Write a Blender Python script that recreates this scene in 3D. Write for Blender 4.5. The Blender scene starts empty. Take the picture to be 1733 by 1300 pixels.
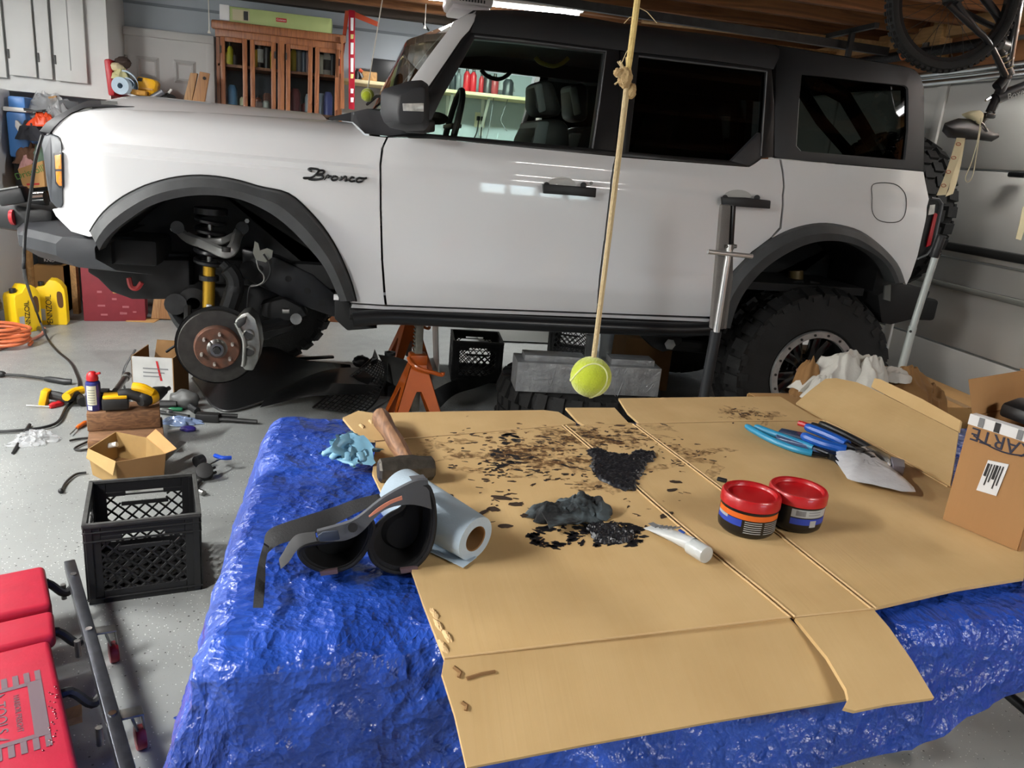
import bpy, bmesh, math, random
from math import sin, cos, radians, pi, atan2, sqrt, hypot
from mathutils import Vector as V, Matrix as M, noise
random.seed(4)
SC = bpy.context.scene
COL = SC.collection

# ---------------------------------------------------------------- camera
CAMH = 1.47
YAW, PITCH, ROLL, FPX = 12.5, 16.5, 5.2, 1301.0
RC = M.Rotation(radians(-YAW), 3, 'Z') @ M.Rotation(radians(90 - PITCH), 3, 'X') @ M.Rotation(radians(ROLL), 3, 'Z')
cd = bpy.data.cameras.new('camera'); cam = bpy.data.objects.new('camera', cd); COL.objects.link(cam)
cd.sensor_width = 36.0; cd.lens = FPX / 1733.0 * 36.0; cd.clip_start = .02
cam.matrix_world = M.Translation((0, 0, CAMH)) @ RC.to_4x4()
SC.camera = cam

# ---------------------------------------------------------------- world, lights, exposure
W = bpy.data.worlds.new('world'); SC.world = W; W.use_nodes = True
wn = W.node_tree; bg = wn.nodes['Background']
sky = wn.nodes.new('ShaderNodeTexSky'); sky.sky_type = 'HOSEK_WILKIE'; sky.sun_direction = (.3, -.5, .8); sky.turbidity = 4
wn.links.new(sky.outputs[0], bg.inputs[0]); bg.inputs[1].default_value = 40

def area(name, loc, sx, sy, power, col=(1, .97, .92), rot=(0, 0, 0)):
    l = bpy.data.lights.new(name, 'AREA'); l.shape = 'RECTANGLE'; l.size = sx; l.size_y = sy; l.energy = power; l.color = col
    o = bpy.data.objects.new(name, l); o.location = loc; o.rotation_euler = rot; COL.objects.link(o); return o
area('shop_and_fill_lamp', (-3.05, 2.95, 2.36), 1.15, .2, 170, (1, .99, .965), (0, 0, radians(75)))
area('shop_and_fill_lamp', (.96, 5.67, 2.39), 1.0, .12, 60, (1, .99, .965))
area('shop_and_fill_lamp', (-2.75, 4.75, 2.36), 1.1, .12, 13, (1, .99, .965))  # unseen lamp added to brighten the white wall cabinets
area('shop_and_fill_lamp', (-2.2, .6, 2.36), 1.15, .3, 130, (1, .985, .96), (0, 0, radians(60)))  # unseen fill lamp added for the near side of the car
area('shop_and_fill_lamp', (2.2, -.9, 2.40), 1.15, .4, 48, (1, .96, .9))  # unseen fill behind the camera, added for the tarp front
area('shop_and_fill_lamp', (3.46, 3.15, 2.37), .1, .8, 12, (1, .97, .92), (0, radians(-50), 0))  # unseen lamp added to lift the top of the garage door
SC.view_settings.view_transform = 'Standard'; SC.view_settings.look = 'None'
SC.view_settings.gamma = 1; SC.view_settings.use_curve_mapping = False
SC.view_settings.exposure = 0.24

# ---------------------------------------------------------------- pixel -> point on a real plane
CO = V((0, 0, CAMH))
def ray(u, v): return RC @ V(((u - 866.5) / FPX, -(v - 650) / FPX, -1))
def PX(u, v, x): d = ray(u, v); return CO + d * ((x - CO.x) / d.x)
def PY(u, v, y): d = ray(u, v); return CO + d * ((y - CO.y) / d.y)
def PZ(u, v, z=0.0): d = ray(u, v); return CO + d * ((z - CO.z) / d.z)
def PP(u, v, o, n): d = ray(u, v); o = V(o); n = V(n); return CO + d * ((o - CO).dot(n) / d.dot(n))

# ---------------------------------------------------------------- objects
def tag(o, label=None, cat=None, group=None, kind=None):
    if label: o['label'] = label
    if cat: o['category'] = cat
    if group: o['group'] = group
    if kind: o['kind'] = kind
    return o
ROOTS = []
def thing(name, label, cat, group=None):
    o = bpy.data.objects.new(name, None); o.empty_display_size = .05; COL.objects.link(o)
    ROOTS.append(o); return tag(o, label, cat, group)
def place(o, loc, rz=0, rx=0, ry=0, s=1):
    o.location = loc; o.rotation_euler = (rx, ry, rz); o.scale = (s, s, s)
    if o in ROOTS: ROOTS.remove(o)
    return o
def copy_tree(o, parent=None):
    c = o.copy(); COL.objects.link(c)
    if parent: c.parent = parent
    for ch in list(o.children): copy_tree(ch, c)
    return c

def cr(pts, n=6, closed=False):          # Catmull-Rom
    pts = [V(p) for p in pts]; m = len(pts); out = []
    for i in range(m if closed else m - 1):
        a, b = pts[(i - 1) % m] if (closed or i > 0) else pts[0], pts[i]
        c = pts[(i + 1) % m]; d = pts[(i + 2) % m] if (closed or i + 2 < m) else pts[-1]
        for k in range(n):
            t = k / n; t2 = t * t; t3 = t2 * t
            out.append(.5 * ((2 * b) + (c - a) * t + (2 * a - 5 * b + 4 * c - d) * t2 + (3 * b - a - 3 * c + d) * t3))
    if not closed: out.append(pts[-1])
    return out
def pw(knots):
    def f(t):
        if t <= knots[0][0]: return knots[0][1]
        for (a, fa), (b, fb) in zip(knots, knots[1:]):
            if t <= b: return fa + (fb - fa) * (t - a) / (b - a)
        return knots[-1][1]
    return f
def frame(d):
    d = d.normalized(); up = V((0, 0, 1)) if abs(d.z) < .9 else V((1, 0, 0))
    a = d.cross(up).normalized(); return a, d.cross(a).normalized()

class MB:
    def __init__(s): s.v = []; s.f = []; s.m = []; s.x = None
    def add(s, vs, fs, m=0):
        o = len(s.v); s.v += [V(p) if s.x is None else s.x @ V(p) for p in vs]
        for f in fs: s.f.append([o + i for i in f]); s.m.append(m)
        return s
    def box(s, c, d, r=None, m=0):
        c = V(c); vs = [V((x * d[0] / 2, y * d[1] / 2, z * d[2] / 2)) for x in (-1, 1) for y in (-1, 1) for z in (-1, 1)]
        if r is not None: vs = [r @ p for p in vs]
        return s.add([c + p for p in vs], [(0, 1, 3, 2), (4, 6, 7, 5), (0, 4, 5, 1), (2, 3, 7, 6), (0, 2, 6, 4), (1, 5, 7, 3)], m)
    def bar(s, a, b, w, h, up=(0, 0, 1), m=0):
        a = V(a); b = V(b); d = (b - a).normalized(); sd = d.cross(V(up))
        if sd.length < 1e-4: sd = d.cross(V((1, 0, 0)))
        sd.normalize(); u = sd.cross(d)
        vs = [p + sd * (i * w / 2) + u * (j * h / 2) for p in (a, b) for i, j in ((-1, -1), (1, -1), (1, 1), (-1, 1))]
        return s.add(vs, [(3, 2, 1, 0), (4, 5, 6, 7)] + [(i, (i + 1) % 4, 4 + (i + 1) % 4, 4 + i) for i in range(4)], m)
    def cyl(s, a, b, r, r2=None, n=16, m=0, caps=True, ph=0):
        a = V(a); b = V(b); r2 = r if r2 is None else r2; e, g = frame(b - a); vs = []
        for p, q in ((a, r), (b, r2)):
            vs += [p + (e * cos(2 * pi * i / n + ph) + g * sin(2 * pi * i / n + ph)) * q for i in range(n)]
        fs = [(i, (i + 1) % n, n + (i + 1) % n, n + i) for i in range(n)]
        if caps: fs += [tuple(range(n))[::-1], tuple(range(n, 2 * n))]
        return s.add(vs, fs, m)
    def tube(s, pts, r, n=8, closed=False, m=0, flat=1.0):
        pts = [V(p) for p in pts]; k = len(pts); vs = []; pe = None
        rr = r if isinstance(r, (list, tuple)) else [r] * k
        for i, p in enumerate(pts):
            a = pts[(i - 1) % k] if (closed or i > 0) else p
            b = pts[(i + 1) % k] if (closed or i < k - 1) else p
            d = (b - a)
            if d.length < 1e-9: d = V((0, 0, 1))
            d.normalize()
            if pe is None: e, g = frame(d)
            else:
                e = (pe - d * pe.dot(d)); e = e.normalized() if e.length > 1e-6 else frame(d)[0]; g = d.cross(e)
            pe = e
            vs += [p + (e * cos(2 * pi * j / n) + g * flat * sin(2 * pi * j / n)) * rr[i] for j in range(n)]
        fs = []
        for i in range(k if closed else k - 1):
            for j in range(n):
                fs.append((i * n + j, i * n + (j + 1) % n, ((i + 1) % k) * n + (j + 1) % n, ((i + 1) % k) * n + j))
        if not closed: fs += [tuple(range(n))[::-1], tuple(range((k - 1) * n, k * n))]
        return s.add(vs, fs, m)
    def lathe(s, prof, c=(0, 0, 0), ax=(0, 0, 1), n=24, m=0):   # prof: (r, h[, mat])
        c = V(c); ax = V(ax).normalized(); e, g = frame(ax); vs = []; k = len(prof)
        for p in prof: vs += [c + ax * p[1] + (e * cos(2 * pi * j / n) + g * sin(2 * pi * j / n)) * max(p[0], 1e-5) for j in range(n)]
        for i in range(k - 1):
            mi = prof[i + 1][2] if len(prof[i + 1]) > 2 else m
            o = [(i * n + j, i * n + (j + 1) % n, (i + 1) * n + (j + 1) % n, (i + 1) * n + j) for j in range(n)]
            if i == 0: base = len(s.v); s.add(vs, o, mi)
            else:
                for f in o: s.f.append([base + q for q in f]); s.m.append(mi)
        return s
    def prism(s, pts, d, m=0, bot=None):
        pts = [V(p) for p in pts]; n = len(pts)
        d2 = [p + V(d) for p in pts] if bot is None else [V(p) for p in bot]
        return s.add(pts + d2, [tuple(range(n))[::-1], tuple(range(n, 2 * n))] + [(i, (i + 1) % n, n + (i + 1) % n, n + i) for i in range(n)], m)
    def ring(s, outer, inner, d, m=0):      # closed frame between two loops, extruded by d
        o = [V(p) for p in outer]; i = [V(p) for p in inner]; n = len(o); d = V(d)
        vs = o + i + [p + d for p in o] + [p + d for p in i]; fs = []
        for k in range(n):
            q = (k + 1) % n
            fs += [(k, q, n + q, n + k), (2 * n + k, 3 * n + k, 3 * n + q, 2 * n + q), (k, 2 * n + k, 2 * n + q, q), (n + k, n + q, 3 * n + q, 3 * n + k)]
        return s.add(vs, fs, m)
    def strip(s, a, b, d=None, m=0):         # open band between two polylines, with thickness d
        a = [V(p) for p in a]; b = [V(p) for p in b]; n = len(a)
        if d is None: return s.add(a + b, [(k, k + 1, n + k + 1, n + k) for k in range(n - 1)], m)
        d = V(d); vs = a + b + [p + d for p in a] + [p + d for p in b]; fs = [(0, n, 3 * n, 2 * n), (n - 1, 3 * n - 1, 4 * n - 1, 2 * n - 1)]
        for k in range(n - 1):
            fs += [(k, k + 1, n + k + 1, n + k), (2 * n + k, 3 * n + k, 3 * n + k + 1, 2 * n + k + 1), (k, 2 * n + k, 2 * n + k + 1, k + 1), (n + k, n + k + 1, 3 * n + k + 1, 3 * n + k)]
        return s.add(vs, fs, m)
    def grid(s, rows, m=0, close=False):
        r = len(rows); c = len(rows[0]); vs = [p for row in rows for p in row]; fs = []
        for i in range(r - 1):
            for j in range(c if close else c - 1):
                fs.append((i * c + j, i * c + (j + 1) % c, (i + 1) * c + (j + 1) % c, (i + 1) * c + j))
        return s.add(vs, fs, m)
    def ball(s, c, r, n=16, m=0, sc=(1, 1, 1)):
        c = V(c); pr = [(sin(pi * i / n), -cos(pi * i / n)) for i in range(n + 1)]
        o = len(s.v); s.lathe([(max(a, 1e-4) * r, b * r) for a, b in pr], (0, 0, 0), n=2 * n, m=m)
        for i in range(o, len(s.v)):
            if s.x is None: s.v[i] = c + V((s.v[i].x * sc[0], s.v[i].y * sc[1], s.v[i].z * sc[2]))
        return s
    def lump(s, c, sz, seed=0, amp=.3, fr=2.5, sub=4, m=0, ridged=True, flat=None):
        bm = bmesh.new(); bmesh.ops.create_icosphere(bm, subdivisions=sub, radius=1); off = V((seed * 7.3, seed * 3.1, seed))
        vs = []
        for p in bm.verts:
            q = p.co * fr + off
            h = noise.noise(q) + .5 * noise.noise(q * 2.1)
            if ridged: h = (1 - 2 * abs(noise.noise(q))) * .6 + .5 * (1 - 2 * abs(noise.noise(q * 2.3))) - .3
            k = p.co * (1 + amp * h); k = V((k.x * sz[0], k.y * sz[1], k.z * sz[2]))
            if flat is not None and k.z < flat: k.z = flat
            vs.append(V(c) + k)
        s.add(vs, [[q.index for q in f.verts] for f in bm.faces], m); bm.free(); return s
    def crumple(s, c, rx, ry, h, seed, fr=3.0, rot=0, nr=26, na=64, m=0, folds=.8):   # crumpled cloth: disc with sharp folds
        c = V(c); o = V((seed * 5.1, seed * 2.3, seed * 1.7)); rows = []
        for i in range(nr + 1):
            r = i / nr; row = []
            for j in range(na):
                a = 2 * pi * j / na; d = V((cos(a), sin(a), 0)); q = d * r * fr + o
                e = 1 + .28 * noise.noise(d * 1.6 + o) + .12 * noise.noise(d * 4 + o)
                f = (.8 - 2.0 * abs(noise.noise(q * .7))) * .55 + (.8 - 2.0 * abs(noise.noise(q * 1.5 + V((9, 0, 0))))) * .22 + .10 * noise.noise(q * 3)
                z = h * max(.02, (1 - r ** 2.6) * (.62 + folds * .75 * f) + .12 * (1 - r) + .05 * (1 + noise.noise(q * 3)))
                w = V((noise.noise(q * 1.3 + V((40, 0, 0))), noise.noise(q * 1.3 + V((0, 40, 0))), 0)) * .22 * (.3 + r)
                x, y = (d.x * r * e + w.x) * rx, (d.y * r * e + w.y) * ry
                row.append(c + V((x * cos(rot) - y * sin(rot), x * sin(rot) + y * cos(rot), z)))
            rows.append(row)
        return s.grid(rows, m, close=True)
    def build(s, name, mats, parent=None, smooth=35, bevel=0, segs=2, label=None, cat=None, group=None, kind=None, sub=0, clean=False):
        me = bpy.data.meshes.new(name)
        me.from_pydata([tuple(p) for p in s.v], [], s.f)
        mats = mats if isinstance(mats, (list, tuple)) else [mats]
        for m in mats: me.materials.append(m)
        for p, i in zip(me.polygons, s.m): p.material_index = min(i, len(mats) - 1)
        bm = bmesh.new(); bm.from_mesh(me)
        if clean: bmesh.ops.remove_doubles(bm, verts=bm.verts, dist=1e-5)
        bmesh.ops.recalc_face_normals(bm, faces=bm.faces)
        if bevel:
            ed = [e for e in bm.edges if len(e.link_faces) == 2 and e.calc_face_angle(0) > .6]
            bmesh.ops.bevel(bm, geom=ed, offset=bevel, offset_type='OFFSET', segments=segs, profile=.5, affect='EDGES', clamp_overlap=True)
        bm.to_mesh(me); bm.free()
        if smooth:
            for p in me.polygons: p.use_smooth = True
            me.set_sharp_from_angle(angle=radians(smooth))
        o = bpy.data.objects.new(name, me); COL.objects.link(o)
        if parent is not None: o.parent = parent
        elif s.v:
            lo = V([min(p.co[i] for p in me.vertices) for i in range(3)]); hi = V([max(p.co[i] for p in me.vertices) for i in range(3)])
            b = V(((lo.x + hi.x) / 2, (lo.y + hi.y) / 2, lo.z)); me.transform(M.Translation(-b)); o.location = b
        if sub: o.modifiers.new('sub', 'SUBSURF').levels = sub; o.modifiers['sub'].render_levels = sub
        return tag(o, label, cat, group, kind)

def txt(body, name, m, parent, o, xd, yd, size, ext=.0006, align='CENTER', shear=0, sp=1.0):
    cu = bpy.data.curves.new(name, 'FONT'); cu.body = body; cu.size = size; cu.extrude = ext; cu.align_x = align; cu.align_y = 'CENTER'; cu.shear = shear; cu.space_character = sp
    cu.materials.append(m); ob = bpy.data.objects.new(name, cu); COL.objects.link(ob)
    x = V(xd).normalized(); z = x.cross(V(yd)).normalized(); y = z.cross(x)
    mw = M((x, y, z)).transposed().to_4x4(); mw.translation = V(o); ob.matrix_local = mw; ob.parent = parent
    return ob

def txm(*a, **k):                                   # lettering as a real mesh
    o = txt(*a, **k); dg = bpy.context.evaluated_depsgraph_get(); dg.update()
    me = bpy.data.meshes.new_from_object(o.evaluated_get(dg)); n = bpy.data.objects.new(o.name.split('.')[0], me); COL.objects.link(n)
    n.parent = o.parent; n.matrix_local = o.matrix_local.copy(); nm = o.name; bpy.data.objects.remove(o); n.name = nm.split('.')[0]; return n

# ---------------------------------------------------------------- materials
def lin(c):
    if isinstance(c, str): c = [int(c[i:i + 2], 16) for i in (0, 2, 4)]
    return tuple(((x / 255) / 12.92 if x / 255 <= .04045 else ((x / 255 + .055) / 1.055) ** 2.4) for x in c) + (1,)
def N(nt, t, **k):
    n = nt.nodes.new(t)
    for a, b in k.items():
        if a.startswith('_'): setattr(n, a[1:], b)
        elif a.startswith('i'): n.inputs[int(a[1:])].default_value = b
    return n
MATS = {}
def mat(name, col, rough=.5, metal=0, var=0, vs=6, col2=None, bump=0, bs=80, coat=0, st=(1, 1, 1), spec=.5, trans=0, sheen=0, sss=0, vlo=.35, vhi=.65, rvar=0):
    if name in MATS: return MATS[name]
    m = bpy.data.materials.new(name); m.use_nodes = True; MATS[name] = m
    nt = m.node_tree; b = nt.nodes['Principled BSDF']; L = nt.links.new
    c = lin(col); b.inputs['Base Color'].default_value = c; b.inputs['Roughness'].default_value = rough; b.inputs['Metallic'].default_value = metal
    b.inputs['Specular IOR Level'].default_value = spec; b.inputs['Coat Weight'].default_value = coat; b.inputs['Coat Roughness'].default_value = .04
    b.inputs['Transmission Weight'].default_value = trans; b.inputs['Sheen Weight'].default_value = sheen
    if sss: b.inputs['Subsurface Weight'].default_value = sss; b.inputs['Subsurface Radius'].default_value = (.01, .01, .01)
    tc = N(nt, 'ShaderNodeTexCoord'); mp = N(nt, 'ShaderNodeMapping'); mp.inputs['Scale'].default_value = st; L(tc.outputs['Object'], mp.inputs[0])
    if var or col2:
        n = N(nt, 'ShaderNodeTexNoise'); n.inputs['Scale'].default_value = vs; n.inputs['Detail'].default_value = 5; L(mp.outputs[0], n.inputs[0])
        r = N(nt, 'ShaderNodeValToRGB'); r.color_ramp.elements[0].position = vlo; r.color_ramp.elements[1].position = vhi
        c2 = lin(col2) if col2 else tuple(x * (1 - var) for x in c[:3]) + (1,)
        r.color_ramp.elements[0].color = c2; r.color_ramp.elements[1].color = c; L(n.outputs[0], r.inputs[0]); L(r.outputs[0], b.inputs['Base Color'])
        if rvar:
            q = N(nt, 'ShaderNodeMapRange', i3=max(rough - rvar, .02), i4=rough + rvar); L(n.outputs[0], q.inputs[0]); L(q.outputs[0], b.inputs['Roughness'])
    if bump:
        n = N(nt, 'ShaderNodeTexNoise'); n.inputs['Scale'].default_value = bs; n.inputs['Detail'].default_value = 4; L(mp.outputs[0], n.inputs[0])
        q = N(nt, 'ShaderNodeBump'); q.inputs['Strength'].default_value = bump; q.inputs['Distance'].default_value = .01; L(n.outputs[0], q.inputs['Height']); L(q.outputs[0], b.inputs['Normal'])
    return m
def emis(name, col, s):
    m = bpy.data.materials.new(name); m.use_nodes = True; nt = m.node_tree; b = nt.nodes['Principled BSDF']
    b.inputs['Base Color'].default_value = lin(col); b.inputs['Emission Color'].default_value = lin(col); b.inputs['Emission Strength'].default_value = s; return m
def clearwrap(name, col, a):
    m = mat(name, col, .15, coat=.5, bump=.4, bs=40); m.node_tree.nodes['Principled BSDF'].inputs['Alpha'].default_value = a; return m
def glass(name, tint, fres=1.45, rough=.01):
    m = bpy.data.materials.new(name); m.use_nodes = True; nt = m.node_tree; nt.nodes.clear()
    o = N(nt, 'ShaderNodeOutputMaterial'); mx = N(nt, 'ShaderNodeMixShader'); t = N(nt, 'ShaderNodeBsdfTransparent'); g = N(nt, 'ShaderNodeBsdfGlossy'); f = N(nt, 'ShaderNodeFresnel')
    t.inputs[0].default_value = tint + (1,); g.inputs['Roughness'].default_value = rough; f.inputs[0].default_value = fres
    nt.links.new(f.outputs[0], mx.inputs[0]); nt.links.new(t.outputs[0], mx.inputs[1]); nt.links.new(g.outputs[0], mx.inputs[2]); nt.links.new(mx.outputs[0], o.inputs[0]); return m
def woodmat(name, c1, c2, sc=(2, 30, 30), rough=.6, bump=.15, dist=3.0):
    m = bpy.data.materials.new(name); m.use_nodes = True; nt = m.node_tree; b = nt.nodes['Principled BSDF']; L = nt.links.new
    tc = N(nt, 'ShaderNodeTexCoord'); mp = N(nt, 'ShaderNodeMapping'); mp.inputs['Scale'].default_value = sc; L(tc.outputs['Object'], mp.inputs[0])
    n = N(nt, 'ShaderNodeTexNoise'); n.inputs['Scale'].default_value = 1; n.inputs['Detail'].default_value = 6; n.inputs['Distortion'].default_value = dist; L(mp.outputs[0], n.inputs[0])
    r = N(nt, 'ShaderNodeValToRGB'); r.color_ramp.elements[0].position = .32; r.color_ramp.elements[1].position = .68
    r.color_ramp.elements[0].color = lin(c1); r.color_ramp.elements[1].color = lin(c2); L(n.outputs[0], r.inputs[0]); L(r.outputs[0], b.inputs['Base Color'])
    b.inputs['Roughness'].default_value = rough
    q = N(nt, 'ShaderNodeBump'); q.inputs['Strength'].default_value = bump; q.inputs['Distance'].default_value = .004; L(n.outputs[0], q.inputs['Height']); L(q.outputs[0], b.inputs['Normal'])
    return m
def paint_bottle(c): return mat('plastic_' + c, c, .35)

WHITEPAINT = mat('white_car_paint', 'd9dadb', .32, coat=1)
WHITE = mat('white_plastic', 'dcdcd8', .45)
BLACK = mat('black_plastic', '17181a', .45)
BLACKM = mat('matte_black', '0d0d0e', .75)
GRAPH = mat('graphite_trim', '292a2d', .55, bump=.06, bs=400)
FLARE = mat('flare_plastic', '3b3d3e', .6, var=.35, vs=9, bump=.08, bs=300)
RUBBER = mat('tyre_rubber', '161616', .78, var=.3, vs=12, bump=.15, bs=120)
STEEL = mat('bare_steel', '9a9a98', .35, 1, var=.3, vs=14)
CHROME = mat('chrome', 'dcdcdc', .12, 1)
CAST = mat('cast_aluminium', 'a9aaa6', .42, 1, var=.35, vs=18, bump=.1, bs=90)
DKSTEEL = mat('dark_steel', '3a3a3a', .5, .6, var=.3, vs=20)
UNDER = mat('undercoat', '101112', .7, var=.3, vs=10)
RED = mat('red_plastic', 'b3161c', .4)
YELLOW = mat('yellow_plastic', 'f0c818', .42)
CARD = mat('brown_cardboard', 'b48a55', .8, var=.12, vs=5, bump=.05, bs=200)
CARDD = mat('dark_cardboard', '8f6b42', .85, var=.12, vs=7)
INK = mat('black_ink', '1a1a1c', .6)
PAPER = mat('white_paper', 'dedede', .7)
GREYINK = mat('grey_ink', '77787a', .6)
# ================================================================ room shell
XL, XR, YB, YF, ZC = -3.4, 3.65, 6.9, -3.0, 2.46
def slab(name, c, d, m, **k): return MB().box(c, d).build(name, m, kind='structure', **k)
FLOORM = bpy.data.materials.new('speckled_epoxy_floor'); FLOORM.use_nodes = True
nt = FLOORM.node_tree; b = nt.nodes['Principled BSDF']; L = nt.links.new
tc = N(nt, 'ShaderNodeTexCoord')
n1 = N(nt, 'ShaderNodeTexNoise'); n1.inputs['Scale'].default_value = 1.1; n1.inputs['Detail'].default_value = 6; L(tc.outputs['Object'], n1.inputs[0])
r1 = N(nt, 'ShaderNodeValToRGB'); r1.color_ramp.elements[0].position = .3; r1.color_ramp.elements[1].position = .7
r1.color_ramp.elements[0].color = lin('7b7e7d'); r1.color_ramp.elements[1].color = lin('929593'); L(n1.outputs[0], r1.inputs[0])
prev = r1.outputs[0]
for sc, lo, hi, colr in ((75, .11, .145, 'd2d4d2'), (38, .085, .11, '30302e'), (90, .07, .1, '5a4a3a')):
    vo = N(nt, 'ShaderNodeTexVoronoi'); vo.inputs['Scale'].default_value = sc; L(tc.outputs['Object'], vo.inputs[0])
    nn = N(nt, 'ShaderNodeTexNoise'); nn.inputs['Scale'].default_value = 2.3; L(tc.outputs['Object'], nn.inputs[0])
    mu = N(nt, 'ShaderNodeMath', _operation='MULTIPLY_ADD'); mu.inputs[1].default_value = -.16; L(nn.outputs[0], mu.inputs[0]); mu.inputs[2].default_value = .08
    ad = N(nt, 'ShaderNodeMath', _operation='ADD'); L(vo.outputs['Distance'], ad.inputs[0]); L(mu.outputs[0], ad.inputs[1])
    mr = N(nt, 'ShaderNodeMapRange', i1=lo, i2=hi, i3=1, i4=0); L(ad.outputs[0], mr.inputs[0])
    mx = N(nt, 'ShaderNodeMix', _data_type='RGBA'); L(mr.outputs[0], mx.inputs[0]); L(prev, mx.inputs[6]); mx.inputs[7].default_value = lin(colr); prev = mx.outputs[2]
# rusty dust patch under the car
sep = N(nt, 'ShaderNodeMapping'); sep.inputs['Location'].default_value = (.35, -3.35, 0); sep.inputs['Scale'].default_value = (2.2, 2.2, 1); L(tc.outputs['Object'], sep.inputs[0])
gr = N(nt, 'ShaderNodeTexGradient', _gradient_type='SPHERICAL'); L(sep.outputs[0], gr.inputs[0])
mm = N(nt, 'ShaderNodeMath', _operation='MULTIPLY'); L(gr.outputs['Fac'], mm.inputs[0]); L(n1.outputs[0], mm.inputs[1])
mx = N(nt, 'ShaderNodeMix', _data_type='RGBA'); L(mm.outputs[0], mx.inputs[0]); L(prev, mx.inputs[6]); mx.inputs[7].default_value = lin('8a6a48'); prev = mx.outputs[2]
L(prev, b.inputs['Base Color']); b.inputs['Roughness'].default_value = .3
nb = N(nt, 'ShaderNodeTexNoise'); nb.inputs['Scale'].default_value = 9; nb.inputs['Detail'].default_value = 8; L(tc.outputs['Object'], nb.inputs[0])
bp = N(nt, 'ShaderNodeBump'); bp.inputs['Strength'].default_value = .12; bp.inputs['Distance'].default_value = .01; L(nb.outputs[0], bp.inputs['Height']); L(bp.outputs[0], b.inputs['Normal'])
mr = N(nt, 'ShaderNodeMapRange', i3=.22, i4=.55); L(nb.outputs[0], mr.inputs[0]); L(mr.outputs[0], b.inputs['Roughness'])

BLUEWALL = mat('blue_grey_wall', 'aeb7bf', .7, var=.06, vs=2, bump=.05, bs=60)
LWALL = mat('pale_wall', 'c9ccca', .7, var=.05, vs=2)
CABW = mat('painted_cabinet_white', 'cfd0ce', .5, var=.05, vs=3, bump=.03, bs=30)
JOIST = woodmat('joist_wood', '6a4326', '96643a', (1.2, 14, 14), .75)
DECK = woodmat('roof_deck_wood', '2a1c13', '3d291a', (3, 3, 3), .85)
PLY = woodmat('plywood_header', '7d4f2c', 'a06b3f', (3, 1.4, 9), .7, dist=2)
TIMBER = woodmat('pale_timber', '9a7447', 'bd925c', (14, 1.5, 14), .7)
OAK = woodmat('oak', '6f3f26', '96603a', (30, 30, 2.2), .42)
GDOOR = mat('garage_door_white', 'd6d4ce', .45, var=.04, vs=2)

slab('floor', ((XL + XR) / 2 + .1, (YB + YF) / 2, -.05), (XR - XL + .6, YB - YF + .4, .1), FLOORM)
slab('wall_back', ((XL + XR) / 2, YB + .06, 1.4), (XR - XL + .4, .12, 2.8), BLUEWALL)
slab('wall_left', (XL - .06, (YB + YF) / 2, 1.4), (.12, YB - YF + .2, 2.8), LWALL)
slab('ceiling', ((XL + XR) / 2, (YB + YF) / 2, 2.86), (XR - XL + .5, YB - YF + .4, .08), DECK)
# batten joint on the back wall
MB().box(((XL + XR) / 2, YB - .006, 2.335), (XR - XL, .012, .02)).build('trim_1', mat('wall_joint', '7d858c', .7), kind='structure')
# wall behind the camera: sectional door with a row of lights
fw = MB()
fw.box(((XL + XR) / 2, YF - .06, .7), (XR - XL + .2, .12, 1.4)); fw.box(((XL + XR) / 2, YF - .06, 2.35), (XR - XL + .2, .12, 1.0))
fw.box(((XL + 1.55) / 2 - .05, YF - .06, 1.625), (1.55 - XL + .1, .12, .45)); fw.box(((XR + 3.1) / 2, YF - .06, 1.625), (XR - 3.1 + .1, .12, .45))
fw.build('wall_front', LWALL, kind='structure')
for i in range(4):
    x0 = 1.55 + i * .3875; w = MB(); o = [(x0, YF - .02, 1.4), (x0 + .3875, YF - .02, 1.4), (x0 + .3875, YF - .02, 1.85), (x0, YF - .02, 1.85)]
    inn = [(x0 + .035, YF - .02, 1.435), (x0 + .3525, YF - .02, 1.435), (x0 + .3525, YF - .02, 1.815), (x0 + .035, YF - .02, 1.815)]
    w.ring(o, inn, (0, -.05, 0)); wo = w.build('window_%d' % (i + 1), WHITE, kind='structure')
    MB().box((x0 + .194, YF - .045, 1.625), (.32, .005, .385)).build('pane', glass('window_pane', (.95, .97, .95)), None).parent = wo
    wo.children[0].matrix_parent_inverse = wo.matrix_basis.inverted()
lawn = MB().box((2, YF - 9, -.12), (30, 17, .1)).build('ground', mat('lawn_green', '6f9440', .9, var=.4, vs=3), kind='structure')

# joists (each its own piece of the ceiling)
ceil = [o for o in COL.objects if o.name == 'ceiling'][0]
jm = None
for i, y in enumerate([YF + .2 + .405 * k for k in range(24)] + [YB - .06]):
    jj = MB().box((0, 0, 0), (XR - XL, .045, .3)).build('joist', JOIST, None) if jm is None else jm.copy()
    if jm is None: jm = jj
    else: COL.objects.link(jj)
    jj.parent = ceil; jj.matrix_parent_inverse = ceil.matrix_basis.inverted(); jj.location = ((XL + XR) / 2, y, ZC + .15 - .15)

# dark top plate along the back wall
MB().box(((XL + XR) / 2, YB - .05, 2.47), (XR - XL, .1, .06)).build('trim_2', mat('top_plate', '4a4038', .8), kind='structure')

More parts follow.
